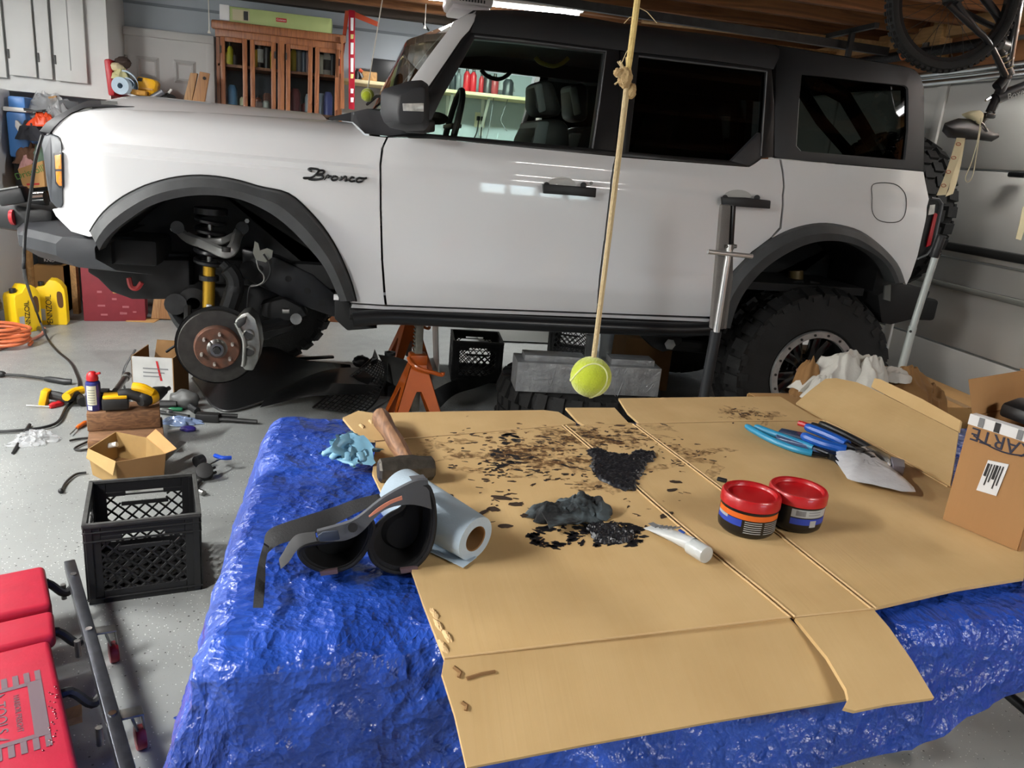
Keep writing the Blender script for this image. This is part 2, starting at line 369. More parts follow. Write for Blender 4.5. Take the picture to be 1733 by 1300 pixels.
# right wall: header, garage door with sections
hd = MB(); hd.box((XR + .06, (YB + YF) / 2, 2.5), (.12, YB - YF, .64)); hd.box((XR + .06, (YF + 2.0) / 2, 1.1), (.12, 2.0 - YF, 2.2)); hd.box((XR + .06, YB - .1, 1.1), (.12, .2, 2.2))
hd.build('wall_right', PLY, kind='structure')
gd = MB().box((XR + .09, 4.4, 1.09), (.03, 4.84, 2.18)).build('door_2', GDOOR, kind='structure')
def sub(o, parent):
    o.parent = parent; o.matrix_parent_inverse = parent.matrix_basis.inverted(); return o
zs = [0.01, .565, 1.1, 1.63, 2.165]
pm = None
for i in range(4):
    sub(MB().box((XR + .045, 4.4, (zs[i] + zs[i + 1]) / 2), (.05, 4.8, zs[i + 1] - zs[i] - .012)).build('door_panel', GDOOR, None, bevel=.006), gd)
sm_ = mat('galvanised_stile', 'bdbcb6', .45, .3)
for y in (2.25, 3.45, 4.62, 5.8, 6.6):
    sub(MB().box((XR + .012, y, 1.09), (.018, .07, 2.15)).build('stile', GDOOR, None, bevel=.003), gd)
sub(MB().box((XR - .005, 4.4, 1.165), (.05, 4.7, .05)).build('strut', mat('dark_strut', '2a2a29', .5), None, bevel=.008), gd)
sub(MB().box((XR + .005, 4.4, .93), (.03, 4.7, .035)).build('strut', mat('grey_strut', '8a8a84', .5), None, bevel=.005), gd)
tr = MB()
for k, (w, dx) in enumerate(((.03, 0), (.022, .02), (.03, .0))): tr.box((XR - .02 + dx, 4.3, 2.15 + k * .028), (.05, 4.9, w))
sub(tr.build('top_track', mat('bright_track', 'd8d8d6', .2, 1), None, bevel=.003), gd)
# paper sheets on the door
sub(MB().box((XR - .002, 3.36, .61), (.006, .06, .23)).build('paper_sheet', mat('greyblue_print', '9d9fb0', .7, var=.4, vs=20), None), gd)
sub(MB().box((XR - .002, 3.27, .43), (.006, .09, .1)).build('paper_sheet', PAPER, None), gd)
for p in (PX(1722, 296, XR - .01),):
    sub(MB().box(p, (.03, .12, .03)).build('door_handle', BLACK, None, bevel=.01), gd)

# white interior door on the back wall
dp = [PY(197, 43, YB - .02), PY(363, 61, YB - .02)]
dx0, dx1, dzt = dp[0].x, dp[1].x, 2.155
dr = MB().box(((dx0 + dx1) / 2, YB - .03, 1.05), (dx1 - dx0 - .1, .04, 2.1)).build('door_1', mat('door_white', 'c4c5c3', .5), kind='structure')
fr = MB(); o = [(dx0, YB - .001, 0), (dx1, YB - .001, 0), (dx1, YB - .001, dzt), (dx0, YB - .001, dzt)]; t = .06
fr.bar((dx0 + t / 2, YB - .03, 0), (dx0 + t / 2, YB - .03, dzt), .05, t, up=(1, 0, 0)); fr.bar((dx1 - t / 2, YB - .03, 0), (dx1 - t / 2, YB - .03, dzt), .05, t, up=(1, 0, 0)); fr.box(((dx0 + dx1) / 2, YB - .03, dzt - t / 2), (dx1 - dx0, .06, t))
sub(fr.build('door_frame', mat('door_white', 'c4c5c3', .5), None, bevel=.006), dr)
cx = (dx0 + dx1) / 2
for zc, hh in ((1.87, .17), (1.33, .6), (.5, .65)):
    for s in (-1, 1):
        q = MB(); w = .165
        oo = [(cx + s * .135 + a * w / 2, YB - .05, zc + b_ * hh / 2) for a, b_ in ((-1, -1), (1, -1), (1, 1), (-1, 1))]
        ii = [(cx + s * .135 + a * (w / 2 - .02), YB - .064, zc + b_ * (hh / 2 - .02)) for a, b_ in ((-1, -1), (1, -1), (1, 1), (-1, 1))]
        jn = [(cx + s * .135 + a * (w / 2 - .035), YB - .051, zc + b_ * (hh / 2 - .035)) for a, b_ in ((-1, -1), (1, -1), (1, 1), (-1, 1))]
        q.strip(oo + oo[:1], ii + ii[:1]); q.strip(ii + ii[:1], jn + jn[:1]); q.add(jn, [(0, 1, 2, 3)])
        sub(q.build('door_panel', mat('door_white', 'c4c5c3', .5), None, smooth=0), dr)
sub(MB().cyl((dx1 - .11, YB - .05, 1.02), (dx1 - .11, YB - .1, 1.02), .027).build('door_knob', STEEL, None), dr)
for z in (1.86, .3): sub(MB().cyl((dx0 + .065, YB - .06, z), (dx0 + .065, YB - .06, z + .09), .009).build('hinge', STEEL, None), dr)
# ================================================================ the car (front raised on stands, left side to the camera)
YS = 3.5
YC = YS + .965                      # centre line
body_k = pw([(.60, .075), (.70, .045), (.76, .032), (.80, .018), (.865, .006), (.90, .0), (.94, .006), (1.15, .0), (1.36, .008), (1.40, .016), (1.44, .012), (1.50, .03), (1.53, .04), (1.98, .155), (2.03, .175), (2.075, .23), (2.11, .33)])
fend_k = pw([(.60, .05), (.80, .02), (.95, .0), (1.325, .0), (1.338, .014), (1.362, .015), (1.376, .03), (1.43, .037), (1.475, .06), (1.51, .11), (1.53, .17), (1.55, .30)])
def dfun(x, z):
    d = body_k(z)
    if x < .2:
        t = min(1, max(0, (.2 - x) / .2)); d = d * (1 - t) + fend_k(z) * t
    if x < -.98: d += .9 * (-.98 - x) ** 1.7
    if x > 2.65: d += .5 * (x - 2.65) ** 1.5
    return d
def SS(u, v, off=0):
    y = YS
    for _ in range(14):
        p = PY(u, v, y); y = .5 * y + .5 * (YS + dfun(p.x, p.z) + off)
    return PY(u, v, y)
car = thing('sport_utility_vehicle', 'white and black four-door sport utility vehicle raised with its front wheel off', 'car')

def panel(name, px, m, parent=car, off=0, thick=.025, step=.05, holes=None, smooth=30, cut=True, rnd=0):
    pts = [SS(u, v, off) for u, v in px]
    bm = bmesh.new(); vs = [bm.verts.new((p.x, 0, p.z)) for p in pts]; bm.faces.new(vs)
    x0 = min(p.x for p in pts); x1 = max(p.x for p in pts); z0 = min(p.z for p in pts); z1 = max(p.z for p in pts)
    if cut:
        for k in (.76, .80, .865, .9, .94, 1.15, 1.325, 1.338, 1.362, 1.376, 1.40, 1.44, 1.475, 1.50, 1.53, 1.7, 1.85, 1.98, 2.03, 2.075):
            if z0 < k < z1: bmesh.ops.bisect_plane(bm, geom=bm.verts[:] + bm.edges[:] + bm.faces[:], plane_co=(0, 0, k), plane_no=(0, 0, 1))
        k = x0 + step
        while k < x1:
            bmesh.ops.bisect_plane(bm, geom=bm.verts[:] + bm.edges[:] + bm.faces[:], plane_co=(k, 0, 0), plane_no=(1, 0, 0)); k += step
    for p in bm.verts: p.co.y = YS + dfun(p.co.x, p.co.z) + off
    be = [e for e in bm.edges if e.is_boundary]
    r = bmesh.ops.extrude_edge_only(bm, edges=be)
    for q in r['geom']:
        if isinstance(q, bmesh.types.BMVert): q.co.y += thick
    b = MB(); b.v = [q.co.copy() for q in bm.verts]; bm.verts.index_update(); b.f = [[q.index for q in f.verts] for f in bm.faces]; b.m = [0] * len(b.f); bm.free()
    return b.build(name, m, parent, smooth=smooth)
def fringe(name, outer, inner, m, parent=car, o1=0, o2=0, thick=.03, depth=None):   # band between two pixel polylines on the side
    a = [SS(u, v, o1) for u, v in outer]; c = [SS(u, v, o2) for u, v in inner]
    return MB().strip(a, c, (0, thick, 0)).build(name, m, parent, smooth=50, bevel=.003)
def resamp(pts, n):
    pts = [V((p[0], p[1], 0)) for p in pts]; L_ = [0]
    for a, c in zip(pts, pts[1:]): L_.append(L_[-1] + (c - a).length)
    out = []
    for i in range(n):
        t = L_[-1] * i / (n - 1); k = 0
        while k < len(L_) - 2 and L_[k + 1] < t: k += 1
        q = (t - L_[k]) / max(L_[k + 1] - L_[k], 1e-9); p = pts[k].lerp(pts[k + 1], q); out.append((p.x, p.y))
    return out
def smo(pts, n=40): return resamp([(p.x, p.y) for p in cr([(a, b, 0) for a, b in pts], 8)], n)

F_OUT = smo([(152, 392), (163, 374), (178, 356), (203, 336), (228, 322), (254, 311), (292, 301), (330, 297), (368, 299), (406, 306), (440, 316), (487, 327), (520, 354), (548, 386), (570, 421), (587, 458), (597, 486), (603, 510)], 44)
F_IN = smo([(168, 424), (177, 408), (196, 388), (224, 367), (251, 350), (285, 338), (326, 331), (368, 331), (404, 337), (437, 350), (465, 366), (492, 388), (520, 417), (545, 447), (559, 472), (570, 497), (576, 510)], 44)
R_OUT = smo([(1197, 552), (1208, 522), (1222, 492), (1241, 460), (1272, 428), (1303, 405), (1334, 389), (1365, 380), (1395, 377), (1426, 381), (1457, 391), (1488, 413), (1512, 437), (1524, 455), (1532, 478)], 40)
R_IN = smo([(1236, 556), (1244, 528), (1257, 500), (1278, 472), (1303, 448), (1334, 428), (1365, 414), (1395, 408), (1426, 409), (1457, 418), (1488, 437), (1506, 457), (1516, 480)], 40)

# white side panels
hood_edge = [(88, 224), (101, 205), (127, 191), (152, 187), (200, 186), (254, 187), (340, 190), (450, 197), (553, 203)]
ft = [(106, 345), (104, 300), (103, 262), (100, 243), (92, 232)]
panel('front_fender', hood_edge + [(556, 203), (596, 208), (604, 217), (617, 229), (653.5, 233), (645, 251), (642, 279), (642.5, 350), (645, 440), (649, 500), (651, 516), (592, 512), (603, 508)] + F_OUT[::-1][1:] + [(106, 347)] + ft, WHITEPAINT, step=.04)
fd = panel('front_door', [(657, 233), (735, 235), (1041.5, 265), (1036, 285), (1032, 320), (1020, 420), (1012, 490), (1009, 529), (655, 516), (653, 500), (648.5, 440), (646, 350), (645.5, 279), (649, 251)], WHITEPAINT)
rd = panel('rear_door', [(1045, 266), (1268, 283), (1278, 277), (1289, 269), (1319, 270), (1323, 290), (1325, 312), (1323, 350), (1319, 385), (1303, 403), (1272, 426), (1241, 458), (1222, 490), (1207, 521), (1201, 536), (1012.5, 529.5), (1015.5, 490), (1023.5, 420), (1035.5, 320), (1039.5, 285)], WHITEPAINT)
qp = panel('rear_quarter', [(1323, 270), (1563, 291), (1568, 318), (1572, 337), (1566, 375), (1553, 432), (1541, 468), (1534, 482)] + R_OUT[::-1][:24] + [(1323, 387), (1326.5, 350), (1328.5, 312), (1326.5, 290)], WHITEPAINT)
panel('sill', [(596, 515), (655, 519), (1009, 532), (1203, 540), (1202, 545), (1009, 537), (655, 524), (594, 521)], WHITEPAINT, off=.008, thick=.06)
fuel = [(p.x, p.y) for p in cr([(1478, 312, 0), (1512, 311, 0), (1530, 325, 0), (1534, 345, 0), (1530, 366, 0), (1517, 376, 0), (1490, 374, 0), (1477, 360, 0), (1476, 335, 0)], 5, True)]
cl = [SS(u, v, -.002) for u, v in fuel]
MB().tube(cl, .0022, 4, True).build('fuel_door_seam', mat('panel_gap', '4a4a48', .8), qp, smooth=0)
# hood: crowned top from the shut line over to the far side
hd_px = smo([(84, 228), (92, 215), (101, 205), (113, 197), (127, 191), (150, 187), (200, 186), (254, 187), (340, 190), (450, 197), (553, 203)], 44)
rows = []
def hprof(t): return (1 - (1 - t) ** 3)
for i, (u, v) in enumerate(hd_px):
    p = SS(u, v); zc = 1.585 if p.x > -.85 else 1.585 - 1.1 * (-.85 - p.x) ** 2; row = []
    zc = max(zc, p.z + .012)
    for k in range(25):
        s = k / 24; t = 1 - abs(2 * s - 1); y = p.y + (2 * (YC - p.y)) * s
        row.append(V((p.x - .10 * sin(pi * s), y, p.z + (zc - p.z) * hprof(min(1, t * 1.9)) - (.012 * max(0, t - .62) / .38))))
    rows.append(row)
b = MB().grid(rows); hood = b.build('hood', WHITEPAINT, car, smooth=50)
front = [q + V((-.012, 0, -.004)) for q in rows[0]]; low = [V((q.x - .01, q.y, 1.40 - .03)) for q in rows[0]]
MB().strip(front, low, (.02, 0, 0)).build('hood_nose', GRAPH, car)
# trail sight / dark deflector along the hood front corner
ts = [SS(u, v) for u, v in [(68, 222), (80, 207), (97, 196), (118, 185), (140, 174), (152, 170), (190, 171), (228, 173)]]
tl = [SS(u, v) for u, v in [(86, 226), (92, 217), (105, 204), (123, 191), (143, 183), (160, 181), (195, 181), (229, 181)]]
MB().strip([p + V((0, -.012, 0)) for p in ts], [p + V((0, -.012, 0)) for p in tl], (0, .03, 0)).build('trail_sight', GRAPH, car, bevel=.003)
MB().bar(SS(171, 174, -.02), SS(199, 175.5, -.02), .006, .018).build('sight_slot', STEEL, car)

# far side body, floor pan, firewall: closes the shell
far = MB()
def farp(pts): return [V((x, 2 * YC - (YS + dfun(x, z)), z)) for x, z in pts]
far.add(farp([(-1.12, 1.0), (-1.12, 1.42), (.1, 1.5), (2.75, 1.5), (2.85, 1.1), (2.75, .8), (2.6, 1.2), (2.1, 1.25), (1.85, .8), (.1, .76), (-.1, 1.1), (-.5, 1.28), (-.9, 1.15)]), [tuple(range(13))])
far.build('far_side', WHITEPAINT, car, smooth=0)
fp = MB(); fp.box((1.35, YC, .93), (2.7, 1.6, .04)); fp.box((-.02, YC, 1.2), (.05, 1.62, .6)); fp.box((2.78, YC, 1.25), (.05, 1.6, .65)); fp.box((-.55, YC, 1.46), (1.0, 1.35, .02)); fp.box((-1.08, YC, 1.1), (.06, 1.5, .5))
fp.build('floor_pan', UNDER, car)
for s in (-1, 1): MB().box((1.3, YC + s * .45, .80), (4.3, .09, .13)).build('frame_rail', UNDER, car, bevel=.02)
MB().box((1.4, YC, .84), (1.5, .6, .14)).build('skid_plate', UNDER, car, bevel=.03)

# greenhouse --------------------------------------------------------
ROOFM = mat('black_hardtop', '2a2b2d', .6, bump=.08, bs=500)
TRIM = mat('window_trim_black', '18191b', .35)
G_F = glass('front_window_glass', (.80, .89, .84), 1.36)
G_D = glass('privacy_glass', (.045, .055, .05), 1.35)
G_W = glass('windshield_glass', (.45, .43, .39), 1.7)
roof_top = [(806, 18), (852, 18), (910, 20), (964, 25), (1060, 41), (1127, 50), (1200, 59), (1254, 66), (1311, 76)]
roof_low = [(797, 55), (850, 60), (900, 66), (964, 74), (1048, 85), (1127, 94), (1200, 102), (1254, 109), (1309, 117)]
panel('roof_side', roof_top + roof_low[::-1], ROOFM, off=-.004, thick=.05)
rr = resamp(roof_top + [(1381, 87), (1465, 101), (1520, 110), (1541, 114), (1554, 121), (1560, 132)], 40)
rows = []
for u, v in rr:
    p = SS(u, v); zc = p.z + .035
    row = [V((p.x, p.y + 2 * (YC - p.y) * k / 16, p.z + .035 * sin(pi * k / 16) ** .5)) for k in range(17)]; rows.append(row)
MB().grid(rows).build('roof', ROOFM, car, smooth=50)
MB().grid([[q - V((0, 0, .07)) for q in r] for r in rows]).build('headliner', mat('headliner', '1d1e20', .9), car)
q_out = [(1314, 77), (1381, 88), (1465, 102), (1520, 111), (1541, 115), (1552, 121), (1559, 131), (1564, 150), (1565, 220), (1563, 290), (1440, 279), (1320, 268), (1311, 265), (1312, 180)]
q_in = [(1357, 126), (1400, 130), (1465, 138), (1515, 143), (1530, 145), (1535, 147), (1537, 151), (1537.5, 165), (1537, 220), (1532, 271), (1440, 263), (1356, 256), (1348, 247), (1352, 180)]
def sring(name, o, i, m, parent, off, thick):
    return MB().ring([SS(u, v, off) for u, v in o], [SS(u, v, off) for u, v in i], (0, thick, 0)).build(name, m, parent, smooth=40, bevel=.003)
qh = sring('hardtop_side', q_out, q_in, ROOFM, car, -.004, .06)
MB().add([SS(u, v, .012) for u, v in q_in], [tuple(range(14))]).build('quarter_window', G_D, qh, smooth=0)
# front door window frame, glass
fo = [(652, 226), (690, 205), (736, 139), (770, 88), (796, 54), (880, 63), (1048, 85), (1049, 170), (1041, 264), (960, 257), (860, 247), (735, 234), (657, 232)]
fi = [(722, 222), (728, 208), (748, 165), (776, 116), (803, 66), (880, 73), (1023, 90), (1013, 170), (1001, 251), (960, 247), (860, 238), (760, 230), (722, 227)]
fw_ = sring('window_frame', fo, fi, TRIM, fd, -.002, .05)
MB().add([SS(u, v, .02) for u, v in fi], [tuple(range(13))]).build('window_glass', G_F, fd, smooth=0)
MB().tube([SS(u, v, -.006) for u, v in [(803, 61), (900, 71), (1026, 87), (1015, 170), (1003, 251)]], .004, 5).build('window_seal', mat('grey_seal', '55575a', .5), fd)
MB().tube([SS(u, v, .0) for u, v in [(722, 228), (860, 240), (1001, 253), (1041, 257)]], .005, 5).build('window_seal', BLACK, fd)
ro = [(1044, 264), (1049, 170), (1050, 86), (1180, 100), (1306, 116), (1311, 180), (1309, 266), (1289, 268), (1268, 282), (1150, 273)]
ri = [(1064, 257), (1074, 170), (1081, 96), (1180, 108), (1298, 122), (1294, 190), (1288, 262), (1262, 272), (1238, 272), (1150, 265)]
sring('window_frame', ro, ri, TRIM, rd, -.002, .05)
MB().add([SS(u, v, .02) for u, v in ri], [tuple(range(10))]).build('window_glass', G_D, rd, smooth=0)
MB().tube([SS(u, v, -.004) for u, v in [(1081, 95), (1298, 121), (1293, 190), (1288, 264)]], .004, 5).build('window_seal', mat('grey_seal', '55575a', .5), rd)
MB().prism([SS(u, v, -.004) for u, v in [(1237, 273), (1285, 224), (1288, 226), (1288, 266), (1268, 281)]], (0, .03, 0)).build('corner_trim', GRAPH, rd, bevel=.004)
# door handles; the recess shade is a flat, greyer disc
def handle(par, px, knob=True):
    h = MB().prism([SS(u, v, -.03) for u, v in px], (0, -.022, 0)).build('door_handle', BLACK, par, bevel=.004)
    a, c = px[0], px[2]; cx_ = (a[0] + c[0]) / 2
    cup = [(cx_ - 12 + 24 * cos(t) , (a[1] + c[1]) / 2 - 2 + 13 * sin(t)) for t in [2 * pi * k / 20 for k in range(20)]]
    MB().prism([SS(u, v, .001) for u, v in cup], (0, -.003, 0)).build('recess_shade', mat('recess_shade_grey', 'b4b4b0', .4), par)
    if knob: MB().cyl(SS(c[0] - 7, c[1] - 8, -.03), SS(c[0] - 7, c[1] - 8, -.056), .008).build('lock_cylinder', STEEL, par)
    for u in (a[0] + 8, c[0] - 20):
        MB().cyl(SS(u, (a[1] + c[1]) / 2 - 1, .0), SS(u, (a[1] + c[1]) / 2 - 1, -.04), .014).build('handle_post', BLACK, par)
handle(fd, [(917, 311), (960, 314), (1007.5, 318), (1006, 334), (975, 331), (918, 327)])
handle(rd, [(1219, 333), (1260, 334), (1301, 339), (1300, 353), (1270, 351), (1220, 347)], False)

# flares
for nm, a, c in (('front_wheel_flare', F_OUT, F_IN), ('rear_wheel_flare', R_OUT, R_IN)):
    n = len(a); mid = [(p[0] * .42 + q[0] * .58, p[1] * .42 + q[1] * .58) for p, q in zip(a, c)]
    r0 = [SS(u, v, 0) for u, v in a]; r1 = [SS(u, v, -.045) for u, v in [(p[0] * .85 + q[0] * .15, p[1] * .85 + q[1] * .15) for p, q in zip(a, c)]]
    r2 = [SS(u, v, -.068) for u, v in mid]; r3 = [SS(u, v, -.06) for u, v in c]; r4 = [p + V((0, .09, 0)) for p in r3]
    MB().grid([r0, r1, r2, r3, r4]).build(nm, FLARE, car, smooth=28)
MB().tube([SS(u, v, -.004) for u, v in F_OUT], .004, 4).build('flare_seal', BLACKM, car)
MB().prism([SS(u, v, -.03) for u, v in [(152, 393), (168, 425), (176, 398)]] + [SS(166, 376, -.03)], (0, .05, 0)).build('flare_end', mat('dull_grey_trim', '5b5d5a', .6), car, bevel=.004)

# cowl / base of the windshield and A pillar
panel('cowl_trim', [(556, 199), (600, 189), (622, 184), (652, 190), (700, 205), (720, 224), (655, 230), (618, 226), (606, 214), (597, 206), (558, 202)], GRAPH, off=-.012, thick=.06)
cw = MB(); cw.grid([[SS(u, v, o) for u, v in [(553, 199), (590, 191), (622, 184), (650, 184)]] for o in (0, .15)] + [[SS(u, v, .15) + V((0, dy, .015)) for u, v in [(553, 199), (590, 191), (622, 184), (650, 184)]] for dy in (.5, 1.0, 1.5)])
cw.build('cowl', BLACK, car)
ap_o = [(801, 22), (790, 24), (768, 36), (762, 47), (752, 60), (730, 89), (696, 136)]
ap_i = [(806, 24), (803, 36), (794, 52), (786, 60), (780, 67), (757, 101), (726, 146)]
MB().strip([SS(u, v, -.004) for u, v in ap_o], [SS(u, v, -.01) for u, v in ap_i], (0, .07, 0)).build('a_pillar', WHITEPAINT, car, bevel=.004)
MB().strip([SS(u, v, -.0) for u, v in [(806, 24), (803, 36), (794, 52), (786, 60), (780, 67), (757, 101), (726, 146), (700, 190)]], [SS(u, v, -.0) for u, v in [(808, 24), (806, 40), (799, 57), (792, 68), (786, 78), (764, 112), (736, 152), (712, 196)]], (0, .03, 0)).build('pillar_seal', BLACKM, car)
wb = SS(690, 190, .06); wt = SS(757, 55, .02)
def wsp(s, t): 
    a = wb.lerp(wt, t); y = a.y + 2 * (YC - a.y) * s; return V((a.x - .14 * sin(pi * s), y, a.z + .03 * sin(pi * s)))
MB().grid([[wsp(i / 12, j / 8) for i in range(13)] for j in range(9)]).build('windshield', G_W, car, smooth=60)
hdr = MB(); hdr.strip([wsp(i / 12, 1.0) for i in range(13)], [wsp(i / 12, 1.0).lerp(V((SS(806, 18).x, SS(806, 18).y + 2 * (YC - SS(806, 18).y) * i / 12, SS(806, 18).z + .03 * sin(pi * i / 12))), 1.0) for i in range(13)], (0, 0, -.03)); hdr.build('windshield_header', WHITEPAINT, car)
MB().tube([wsp(1, j / 8) for j in range(9)], .014, 6).build('far_pillar', GRAPH, car)
MB().tube([wsp(.55, .02) + V((-.03, 0, .02)), wsp(.3, .1) + V((-.03, 0, .02)), wsp(.12, .12) + V((-.03, 0, .02))], .008, 5).build('wiper', BLACKM, car)

# folded mirror
mo = [(644.5, 157), (651, 150), (693, 137), (714, 135.5), (725, 143), (727, 180), (726, 212), (719, 221), (685, 222), (660, 216), (650, 207), (644, 193)]
mbk = MB(); mb_c = PY(688, 180, YS - .10)
def mpt(u, v, y): return PY(u, v, y)
L0 = [mpt(u, v, YS - .03) for u, v in mo]; L1 = [mpt(688 + (u - 688) * 1.0, 180 + (v - 180) * 1.0, YS - .12) for u, v in mo]
mi_ = [(676, 166), (678, 160), (700, 149), (715, 147), (719, 150), (719, 180), (718, 203), (713, 210), (690, 212), (676, 208), (674, 203), (673, 190)]
L2 = [mpt(u, v, YS - .20) for u, v in mi_]
mbk.grid([L0, L1, L2], close=True); mbk.add(L2, [tuple(range(12))]); mbk.add(L0, [tuple(range(12))])
mir = mbk.build('mirror', GRAPH, car, bevel=.006, clean=True, smooth=30)
MB().prism([mpt(u, v, YS - .197) for u, v in [(681, 175), (717, 174.5), (717, 189), (682, 188)]], (0, -.006, 0)).build('turn_signal', mat('clear_lens', 'c9c9c4', .12, coat=1, var=.4, vs=40), mir, bevel=.002)
MB().bar(mpt(700, 215, YS - .05), SS(720, 212, .0), .10, .05).build('mirror_arm', BLACK, mir, bevel=.01)

# front end: headlight bezel, marker, grille side
bz = [(103, 240), (104, 262), (105, 300), (106, 345), (103, 352), (95, 352), (84, 340), (78, 310), (73, 262), (68, 240), (72, 230), (85, 226), (98, 230)]
b0 = [SS(u, v, -.01) for u, v in bz]
MB().prism(b0, (0, .12, 0)).build('headlight_bezel', mat('bezel_grey', '3d4045', .5), car, bevel=.008)
MB().prism([SS(u, v, -.016) for u, v in [(90, 259), (104, 257), (106, 318), (101, 319), (93, 311)]], (0, .02, 0)).build('marker_surround', BLACK, car, bevel=.003)
ms = MB().prism([SS(u, v, -.021) for u, v in [(92, 263), (103, 261), (104.5, 315), (100, 315), (95, 308)]], (0, .02, 0)).build('side_marker', mat('amber_lens', 'd98212', .25, coat=1, var=.25, vs=60), car, bevel=.003)
MB().bar(SS(93, 288, -.022), SS(104, 288, -.022), .004, .008).build('reflector', BLACK, ms)
gx = SS(76, 300).x
for s in (-1, 1):
    MB().lathe([(.0, -.03), (.06, -.028), (.11, -.01), (.115, .0), (.115, .05)], (gx + .06, YC + s * .72, 1.27), (-1, 0, 0), 24).build('headlight', mat('headlight_lens', 'bfc6cc', .1, coat=1), car)
g = MB().box((gx + .03, YC, 1.27), (.05, 1.7, .26)); g.build('grille', BLACK, car, bevel=.02)
for s in (-1, 1): MB().prism([SS(u, v, .0) for u, v in [(106, 347), (152, 392), (160, 400), (150, 401), (120, 392), (94, 366), (88, 354), (96, 353)]], (0, .1, 0)).build('lower_valance', WHITEPAINT, car, bevel=.004) if s < 0 else None

# front bumper
bt = [(-1.04, YS + .06), (-1.2, YS + .09), (-1.42, YS + .30), (-1.50, YS + .5), (-1.53, YC)]
def brow(z, dx, dy=0): return [V((x + dx, y + dy, z)) for x, y in bt] + [V((x + dx, 2 * YC - y - dy, z)) for x, y in bt[::-1][1:]]
zt, zm, zb = .975, .945, .85
MB().grid([brow(zt + .02, .14), brow(zt, .0), brow(zm, -.03), brow(.895, -.03), brow(zb, .05), brow(zb - .01, .2)]).build('front_bumper', mat('bumper_grey', '25272b', .5, bump=.06, bs=300), car, smooth=20)
MB().grid([brow(zt + .02, .14), [V((-.98, p.y, zt + .02)) for p in brow(0, 0)]]).build('bumper_top', mat('bumper_grey', '25272b', .5), car)
MB().box((-1.02, YC, .90), (.3, 1.4, .12)).build('bumper_mount', UNDER, car, bevel=.02)
MB().prism([PY(u, v, YS + .38) for u, v in [(150, 438), (320, 440), (322, 505), (279, 507), (223, 507), (187, 494), (165, 472), (147, 461)]], (0, 1.1, 0)).build('front_skid_plate', BLACKM, car, bevel=.012)
MB().tube(cr([PY(u, v, YS + .3) for u, v in [(218, 470), (222, 485), (232, 488), (240, 478)]], 5), .012, 6).build('tow_hook', mat('red_hook', '9c2b2b', .5), car)
# winch block and lamp pods on the bumper
wx = PY(58, 362, YS + .65)
MB().box((wx.x, wx.y, wx.z - .01), (.26, .3, .13), M.Rotation(.1, 3, 'Y')).build('winch', BLACK, car, bevel=.03)
MB().cyl(PY(50, 338, YS + .62), PY(78, 336, YS + .62), .035).build('winch_drum', CHROME, car)
pod = PY(24, 332, YS + .45)
lp = MB().box(pod, (.11, .09, .07), M.Rotation(-.25, 3, 'Y')).build('light_pod', BLACK, car, bevel=.01)
MB().box(pod + V((-.005, -.02, .037)), (.09, .06, .006), M.Rotation(-.25, 3, 'Y')).build('pod_lens', CHROME, lp)
MB().cyl(PY(19, 368, YS + .5), PY(25, 368, YS + .5), .035, m=0).build('red_recovery_point', mat('red_hook2', 'b02028', .3), car)

# rear: tail lamp, bumper, spare
tl_ = [(1573, 336), (1588, 337), (1593, 344), (1588, 372), (1578, 418), (1568, 430), (1551, 437), (1552, 420), (1562, 378)]
tlh = MB().prism([PY(u, v, YS + .12) for u, v in tl_], (.0, .12, 0)).build('tail_lamp', BLACK, car, bevel=.006)
MB().prism([PY(u, v, YS + .115) for u, v in [(1580, 360), (1585, 362), (1573, 415), (1566, 418)]], (0, -.008, 0)).build('red_lens', mat('red_lens', 'a01020', .2, coat=1), tlh)
MB().prism([PY(u, v, YS + .115) for u, v in [(1572, 347), (1581, 346), (1579, 362), (1569, 364)]], (0, -.008, 0)).build('clear_lens', mat('clear_lens', 'c9c9c4', .12), tlh)
MB().tube([PY(u, v, YS + .11) for u, v in [(1576, 335), (1589, 337), (1595, 345), (1580, 416), (1569, 431), (1551, 439)]], .006, 6).build('lamp_bezel', mat('grey_seal', '55575a', .5), tlh)
MB().prism([PY(u, v, YS + .1) for u, v in [(1532, 482), (1561, 487), (1576, 493), (1567, 513), (1545, 541), (1510, 550), (1492, 547), (1486, 500), (1510, 484)]], (0, 1.75, 0)).build('rear_bumper', BLACKM, car, bevel=.012)
MB().prism([PY(u, v, YS + .09) for u, v in [(1498, 484), (1508, 482), (1507, 510), (1496, 507)]], (0, .01, 0)).build('bracket', mat('dull_grey_trim', '5b5d5a', .6), car)

